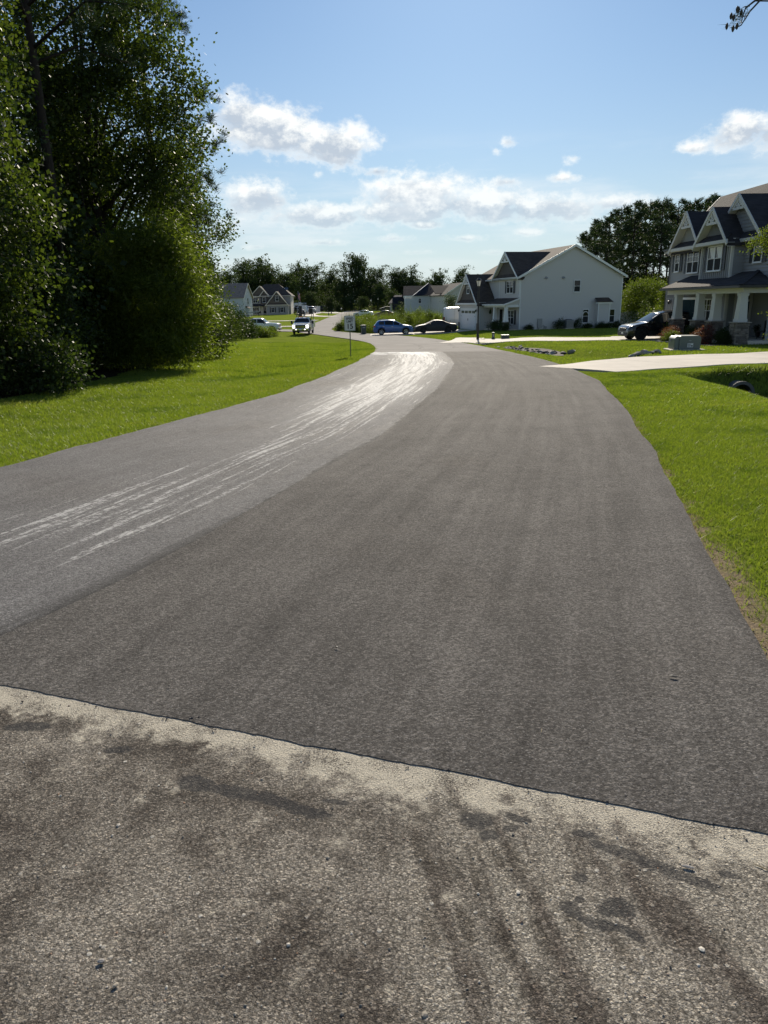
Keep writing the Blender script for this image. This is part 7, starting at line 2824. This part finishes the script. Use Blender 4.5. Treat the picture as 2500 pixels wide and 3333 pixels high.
# pedestals beside the lamp
for name, lab, px, Y, w, d, h, tilt in (('utility_pedestal', 'slim dark utility pedestal with pale cap between lamp post and green box', 1608, 58.4, .20, .2, .62, 0), ('utility_box', 'square dark green utility box with pale lid on the lawn by the far driveway', 1647, 58.2, .62, .5, .42, 0), ('valve_box', 'low dark box at the foot of the lamp post', 1572, 58.6, .36, .3, .17, 0)):
    P = foot(px, Y)
    t = thing(name, lab, 'utility box', P)
    m = MB()
    if name == 'utility_pedestal':
        m.prism([(-w / 2 - .06, -d / 2, -.1), (w / 2 + .06, -d / 2, -.1), (w / 2 + .03, -d / 2, .2), (w / 2, -d / 2, .24), (w / 2, -d / 2, h - .06), (-w / 2, -d / 2, h - .06), (-w / 2, -d / 2, .24), (-w / 2 - .03, -d / 2, .2)], (0, d, 0))
    else:
        m.box(-w / 2, w / 2, -d / 2, d / 2, -.1, h - .05)
    m.build('body', 'darkgreen', t, bevel=.015, seg=2)
    m = MB()
    m.box(-w / 2 - .012, w / 2 + .012, -d / 2 - .012, d / 2 + .012, h - .049, h)
    m.build('lid', 'boxgreen' if name != 'valve_box' else 'darkgreen', t, bevel=.015, seg=2)
    if name == 'utility_pedestal':
        m = MB()
        m.box(-.05, .05, -d / 2 - .006, -d / 2 - .0005, .3, .48)
        m.build('marking_plate', 'galv', t)

# wheeled rubbish bin
Y = 87.5
P = foot(1182, Y)
t = thing('trash_bin', 'dark wheeled trash bin at the edge of the weed patch', 'bin', P, R(5))
m = MB()
a = [(-.26, -.28), (.26, -.28), (.26, .28), (-.26, .28)]
m.add([(x, y, .08) for x, y in a] + [(x * 1.22, y * 1.22, 1.0) for x, y in a], [(3, 2, 1, 0), (4, 5, 6, 7), (0, 1, 5, 4), (1, 2, 6, 5), (2, 3, 7, 6), (3, 0, 4, 7)])
m.build('body', 'darkgreen', t, bevel=.03, seg=2)
m = MB()
m.prism([(-.35, -.37, 1.002), (.35, -.37, 1.002), (.35, -.37, 1.05), (.22, -.37, 1.11), (-.22, -.37, 1.11), (-.35, -.37, 1.05)], (0, .76, 0))
m.build('lid', 'darkgreen', t, bevel=.02)
for sg in (-1, 1):
    m = MB()
    m.lathe([(.13, -.03), (.13, .03)], 14, Matrix.Translation((sg * .3, .28, .13)) @ Matrix.Rotation(PI / 2, 4, 'Y'))
    m.build('wheel', 'tyre', t)
m = MB()
m.tube([(-.25, .40, .98), (-.25, .47, 1.0), (.25, .47, 1.0), (.25, .40, .98)], .018)
m.build('handle', 'darkgreen', t)
m = MB()
m.box(-.13, .13, -.3325, -.3285, .78, .88)
m.build('stamped_plate', 'galv', t)

# mailbox at the road end, two small hydrant posts, flag pole
P = foot(1111, 226)
t = thing('mailbox', 'pale topped mailbox on a dark post at the far end of the road', 'mailbox', P)
m = MB()
m.box(-.09, .09, -.09, .09, -.2, 1.0)
m.build('post', 'black', t)
m = MB()
m.prism([(-.16, -.3, 1.001), (.16, -.3, 1.001), (.16, -.3, 1.2), (.11, -.3, 1.3), (0, -.3, 1.34), (-.11, -.3, 1.3), (-.16, -.3, 1.2)], (0, .6, 0))
m.build('box', 'signw', t)
for px, Y, lab in ((1069, 189, 'short dark marker post by the far left driveway, nearer one'), (1078, 206, 'short dark marker post by the far left driveway, farther one')):
    P = foot(px, Y)
    t = thing('marker_post', lab, 'post', P, 0, 'marker posts by the far driveway')
    m = MB()
    m.lathe([(.16, -.1), (.16, .08), (.11, .1), (.11, .55), (.15, .58), (.13, .68), (.05, .76)], 10)
    m.build('barrel', 'darkgreen', t)
    m = MB()
    for sg in (-1, 1):
        m.lathe([(.06, 0), (.06, .09)], 8, Matrix.Translation((sg * .1, 0, .42)) @ Matrix.Rotation(sg * PI / 2, 4, 'Y'))
    m.build('nozzle', 'galv', t)
Y = 240
P = foot(972, Y)
t = thing('flag_pole', 'limp American flag on a pole right of the grey house', 'flag', P)
ht = at(972, 948, Y).z - P.z
m = MB()
m.tube([(0, 0, 0), (0, 0, ht)], [.06, .035], 8)
m.lathe([(.01, -.06), (.07, 0), (.01, .07)], 8, Matrix.Translation((0, 0, ht)))
m.build('pole', 'galv', t)
for k in range(9):
    m = MB()
    x0, x1 = .05 + k * .075, .05 + (k + 1) * .075
    zt, zb = ht - .15 - k * .09, ht - 2.0 - k * .16
    w0, w1 = .10 * math.sin(k * 1.9), .10 * math.sin((k + 1) * 1.9)
    m.prism([(x0, w0, zt), (x1, w1, zt - .09), (x1, w1 + .04, zb - .16), (x0, w0 + .04, zb)], (0, .01, 0))
    m.build('stripe', 'flagr' if k % 2 == 0 else 'flagw', t)
m = MB()
m.prism([(.045, -.10, ht - .14), (.33, -.10, ht - .45), (.33, -.07, ht - 1.1), (.045, -.07, ht - .95)], (0, .015, 0))
m.build('canton', 'flagb', t)

# air conditioner and bits by the white house
M1 = Matrix.Translation((14.69, 78, 0)) @ Matrix.Rotation(R(13.6), 4, 'Z')
p = M1 @ Vector((5.4, -.75, 0))
t = thing('air_conditioner', 'grey air conditioner unit among shrubs at the white gable wall', 'air conditioner', (p.x, p.y, gz(p.x, p.y)), R(13.6))
m = MB()
m.box(-.55, .55, -.45, .45, -.1, .08)
m.build('base_pad', 'concrete', t)
m = MB()
m.box(-.42, .42, -.38, .38, .081, .95)
m.build('casing', 'galv', t, bevel=.03, seg=2)
m = MB()
for k in range(11):
    m.box(-.40, .40, -.395, -.3805, .14 + k * .07, .165 + k * .07)
m.build('louvre', 'trim', t)
m = MB()
m.lathe([(.36, .951), (.36, .985), (.30, 1.0), (.05, 1.0)], 16)
m.build('fan_guard', 'trim', t)
p = M1 @ Vector((-1.15, 1.2, 0))
t = thing('porch_chair', 'dark porch chair beside the window of the white house', 'chair', (p.x, p.y, -1.40), R(13.6 - 70))
m = MB()
m.box(-.26, .26, -.26, .26, .40, .45)
m.build('seat', 'black', t)
m = MB()
m.box(-.26, .26, .22, .27, .451, 1.0)
m.build('backrest', 'black', t)
for x in (-.23, .23):
    for y in (-.23, .23):
        m = MB()
        m.beam((x, y, 0), (x, y, .399), .04, .04, (1, 0, 0))
        m.build('leg', 'black', t)

# porch plants and chair of the craftsman house
M2 = Matrix.Translation((19.1, 39, -.45)) @ Matrix.Rotation(R(2), 4, 'Z')
for k, (x, y, lab) in enumerate(((1.55, 3.3, 'dark potted plant on the porch left of the black front door'), (2.95, 3.2, 'dark potted plant on the porch right of the black front door'))):
    p = M2 @ Vector((x, y, -.28))
    t = thing('potted_plant', lab, 'potted plant', p, 0, 'porch pots')
    m = MB()
    m.lathe([(.13, 0), (.2, .1), (.22, .3), (.19, .34)], 14)
    m.build('pot', 'black', t)
    rr = np.random.default_rng(k)
    me, C = foliage('leaves', [(0, 0, .5, .22, .22, .2)], 30, 14, .06, .09, .4, rr)
    link('leaves', me, 'leafdark', t)
p = M2 @ Vector((2.3, 1.6, -.28))
t = thing('porch_chair', 'dark slatted chair on the craftsman porch at the right edge', 'chair', p, R(200))
m = MB()
m.box(-.28, .28, -.26, .26, .38, .43)
m.build('seat', 'black', t)
for k in range(5):
    m = MB()
    m.box(-.26 + k * .11, -.18 + k * .11, .2, .25, .431, 1.0)
    m.build('slat', 'black', t)
for x in (-.25, .25):
    for y in (-.22, .22):
        m = MB()
        m.beam((x, y, 0), (x, y, .379), .04, .04, (1, 0, 0))
        m.build('leg', 'black', t)

# culvert pipe in the ditch
pp = at(2445, 1292, 20.2)
gx, gy = pp.x, 20.75
t = thing('culvert_pipe', 'concrete culvert pipe mouth in the shaded ditch below the near driveway', 'pipe', (gx, gy, pp.z + .02), R(-8))
m = MB()
T = Matrix.Rotation(-PI / 2, 4, 'X')
m.lathe([(.27, 0), (.36, 0), (.36, .06), (.335, .09), (.335, 2.8), (.27, 2.8), (.27, 0)], 24, T, cap=False)
m.build('pipe', 'pipe', t, smooth=False)
m = MB()
m.lathe([(.269, 2.4), (.0, 2.4)], 20, T, cap=False)
m.build('dark_inside', 'darkin', t)


# stones: the rip-rap in the swale, the row by the transformer, and the edging
def rocks(name, label, pts, rr, mt, rng, cat='rock', group=None):
    for (x, y, r) in pts:
        bm = bmesh.new()
        bmesh.ops.create_icosphere(bm, subdivisions=1, radius=1)
        for v in bm.verts:
            v.co *= 1 + rng.normal(0, .22)
            v.co.x *= r * 1.25
            v.co.y *= r * .9
            v.co.z *= r * .55
        me = bpy.data.meshes.new(name)
        bm.to_mesh(me)
        bm.free()
        o = link(name, me, mt)
        o.location = (x, y, gz(x, y) + r * .32)
        o.rotation_euler = (rng.normal(0, .3), rng.normal(0, .3), rng.uniform(0, 6))
        tag(o, label, cat, group)


rng = np.random.default_rng(6)
# dark stony bed under the rip rap
m = MB()
ln, _ = resample([(9.05, 37.0), (8.5, 43), (7.85, 48.2)], 30)
for i in range(29):
    (xa, ya), (xb, yb) = ln[i], ln[i + 1]
    wa, wb = (1.15 * math.sin(PI * min(1, max(.02, j / 29))) ** .5 for j in (i, i + 1))
    for f0, f1 in ((-1, -.5), (-.5, 0), (0, .5), (.5, 1)):
        q = [(xa + f0 * wa, ya), (xa + f1 * wa, ya), (xb + f1 * wb, yb), (xb + f0 * wb, yb)]
        m.poly([(x, y, gz(x, y) + .03) for x, y in q])
tag(m.build('stony_ground', 'mulch'), kind='structure')
pts = []
for k in range(64):
    f = rng.uniform(0, 1)
    y = 37.3 + f * 10.8
    x = float(np.interp(y, [36, 43, 48], [9.2, 8.5, 7.9])) + rng.normal(0, .45)
    pts.append((x, y, rng.uniform(.09, .22)))
rocks('rock', 'pale rock of the rip rap heap in the swale by the far driveway', pts[:16], .2, 'rock', rng, group='rip rap rocks in the swale')
rocks('rock', 'dark rock of the rip rap heap in the swale by the far driveway', pts[16:], .2, 'darkrock', rng, group='dark rip rap rocks in the swale')
pts = [(foot(px, 31.5 + k * .12).x, 31.5 + k * .12, r) for k, (px, r) in enumerate(((2070, .16), (2088, .2), (2103, .15), (2115, .22), (2130, .18), (2152, .2)))]
names = ('flat stone at the left end of the stone row left of the transformer', 'second stone from the left in the row left of the transformer', 'third stone from the left in the row left of the transformer', 'fourth stone from the left in the row left of the transformer', 'second stone from the right in the row left of the transformer', 'stone nearest the transformer in the row on the lawn')
for p, nm in zip(pts, names):
    rocks('rock', nm, [p], .1, 'rock', rng, group='stone row on the lawn')
for k, (px, Y) in enumerate(((838, 80), (848, 79.5), (860, 80.5), (870, 81), (825, 80))):
    P = foot(px, Y)
    rocks('rock', ('grey rock below the roadside bushes, second from the left', 'pale rock below the roadside bushes, the middle one', 'grey rock below the roadside bushes, second from the right', 'grey rock below the roadside bushes, rightmost', 'grey rock below the roadside bushes, leftmost')[k], [(P.x, P.y, .4 if k == 1 else .3)], .3, 'rock', rng, group='rocks below the roadside bushes')
M2b = Matrix.Translation((19.1, 39, 0)) @ Matrix.Rotation(R(2), 4, 'Z')
pe = []
for k in range(34):
    p = M2b @ Vector((-1.75 + .25 * math.sin(k * .5) + rng.normal(0, .05), 2.0 + k * .16, 0))
    pe.append((p.x, p.y, rng.uniform(.07, .13)))
rocks('edging_stone', 'pale edging stone along the flower bed of the craftsman house', pe, .1, 'rock', rng, 'stone', 'edging stones of the flower bed')


# debris on the asphalt: a dark seed pod, a few chips, straw and the fallen twigs
def chip(label, px, py, r, L, mt, ang, name='debris', lift=.0115):
    d = ray(px, py)
    ys = np.arange(1, 30, .002)
    i = int(np.argmax(1.6 + d.z * ys < zr(ys) + lift + r * .5))
    x, y = d.x * ys[i], ys[i]
    m = MB()
    m.tube([(-L / 2, 0, 0), (-L / 6, .1 * r, r * .2), (L / 4, -.1 * r, r * .1), (L / 2, 0, 0)], [r * .4, r, r * .9, r * .3], 7)
    o = m.build(name, mt, loc=(x, y, float(zr(y)) + lift + r * .5))
    o.rotation_euler = (0, 0, ang)
    o.scale = (1, 1, .5)
    return tag(o, label, 'debris')


chip('small black lump on the asphalt right of the middle', 2192, 2201, .007, .035, 'signk', -.4)
chip('tiny black crumb on the asphalt left of the middle', 1096, 2106, .007, .013, 'signk', 0)
chip('tiny dark crumb near the joint at left', 551, 2232, .005, .010, 'signk', 1)
chip('thin straw on the asphalt at right', 1763, 2377, .0015, .03, 'drygrass', 1.3, 'straw')
chip('pale straw end at the right edge of the worn pavement', 2488, 2828, .002, .06, 'drygrass', -.7, 'straw', .004)
chip('small reddish pebble on the worn pavement at the bottom left', 376, 3208, .005, .016, 'pebble', .8, 'pebble', .004)
chip('flat grey stone chip on the worn pavement at the bottom left', 329, 3128, .007, .018, 'rock', .3, 'pebble', .004)
chip('pale stone on the worn pavement under the right tar dabs', 2240, 2822, .006, .035, 'rock', -.3, 'pebble', .004)
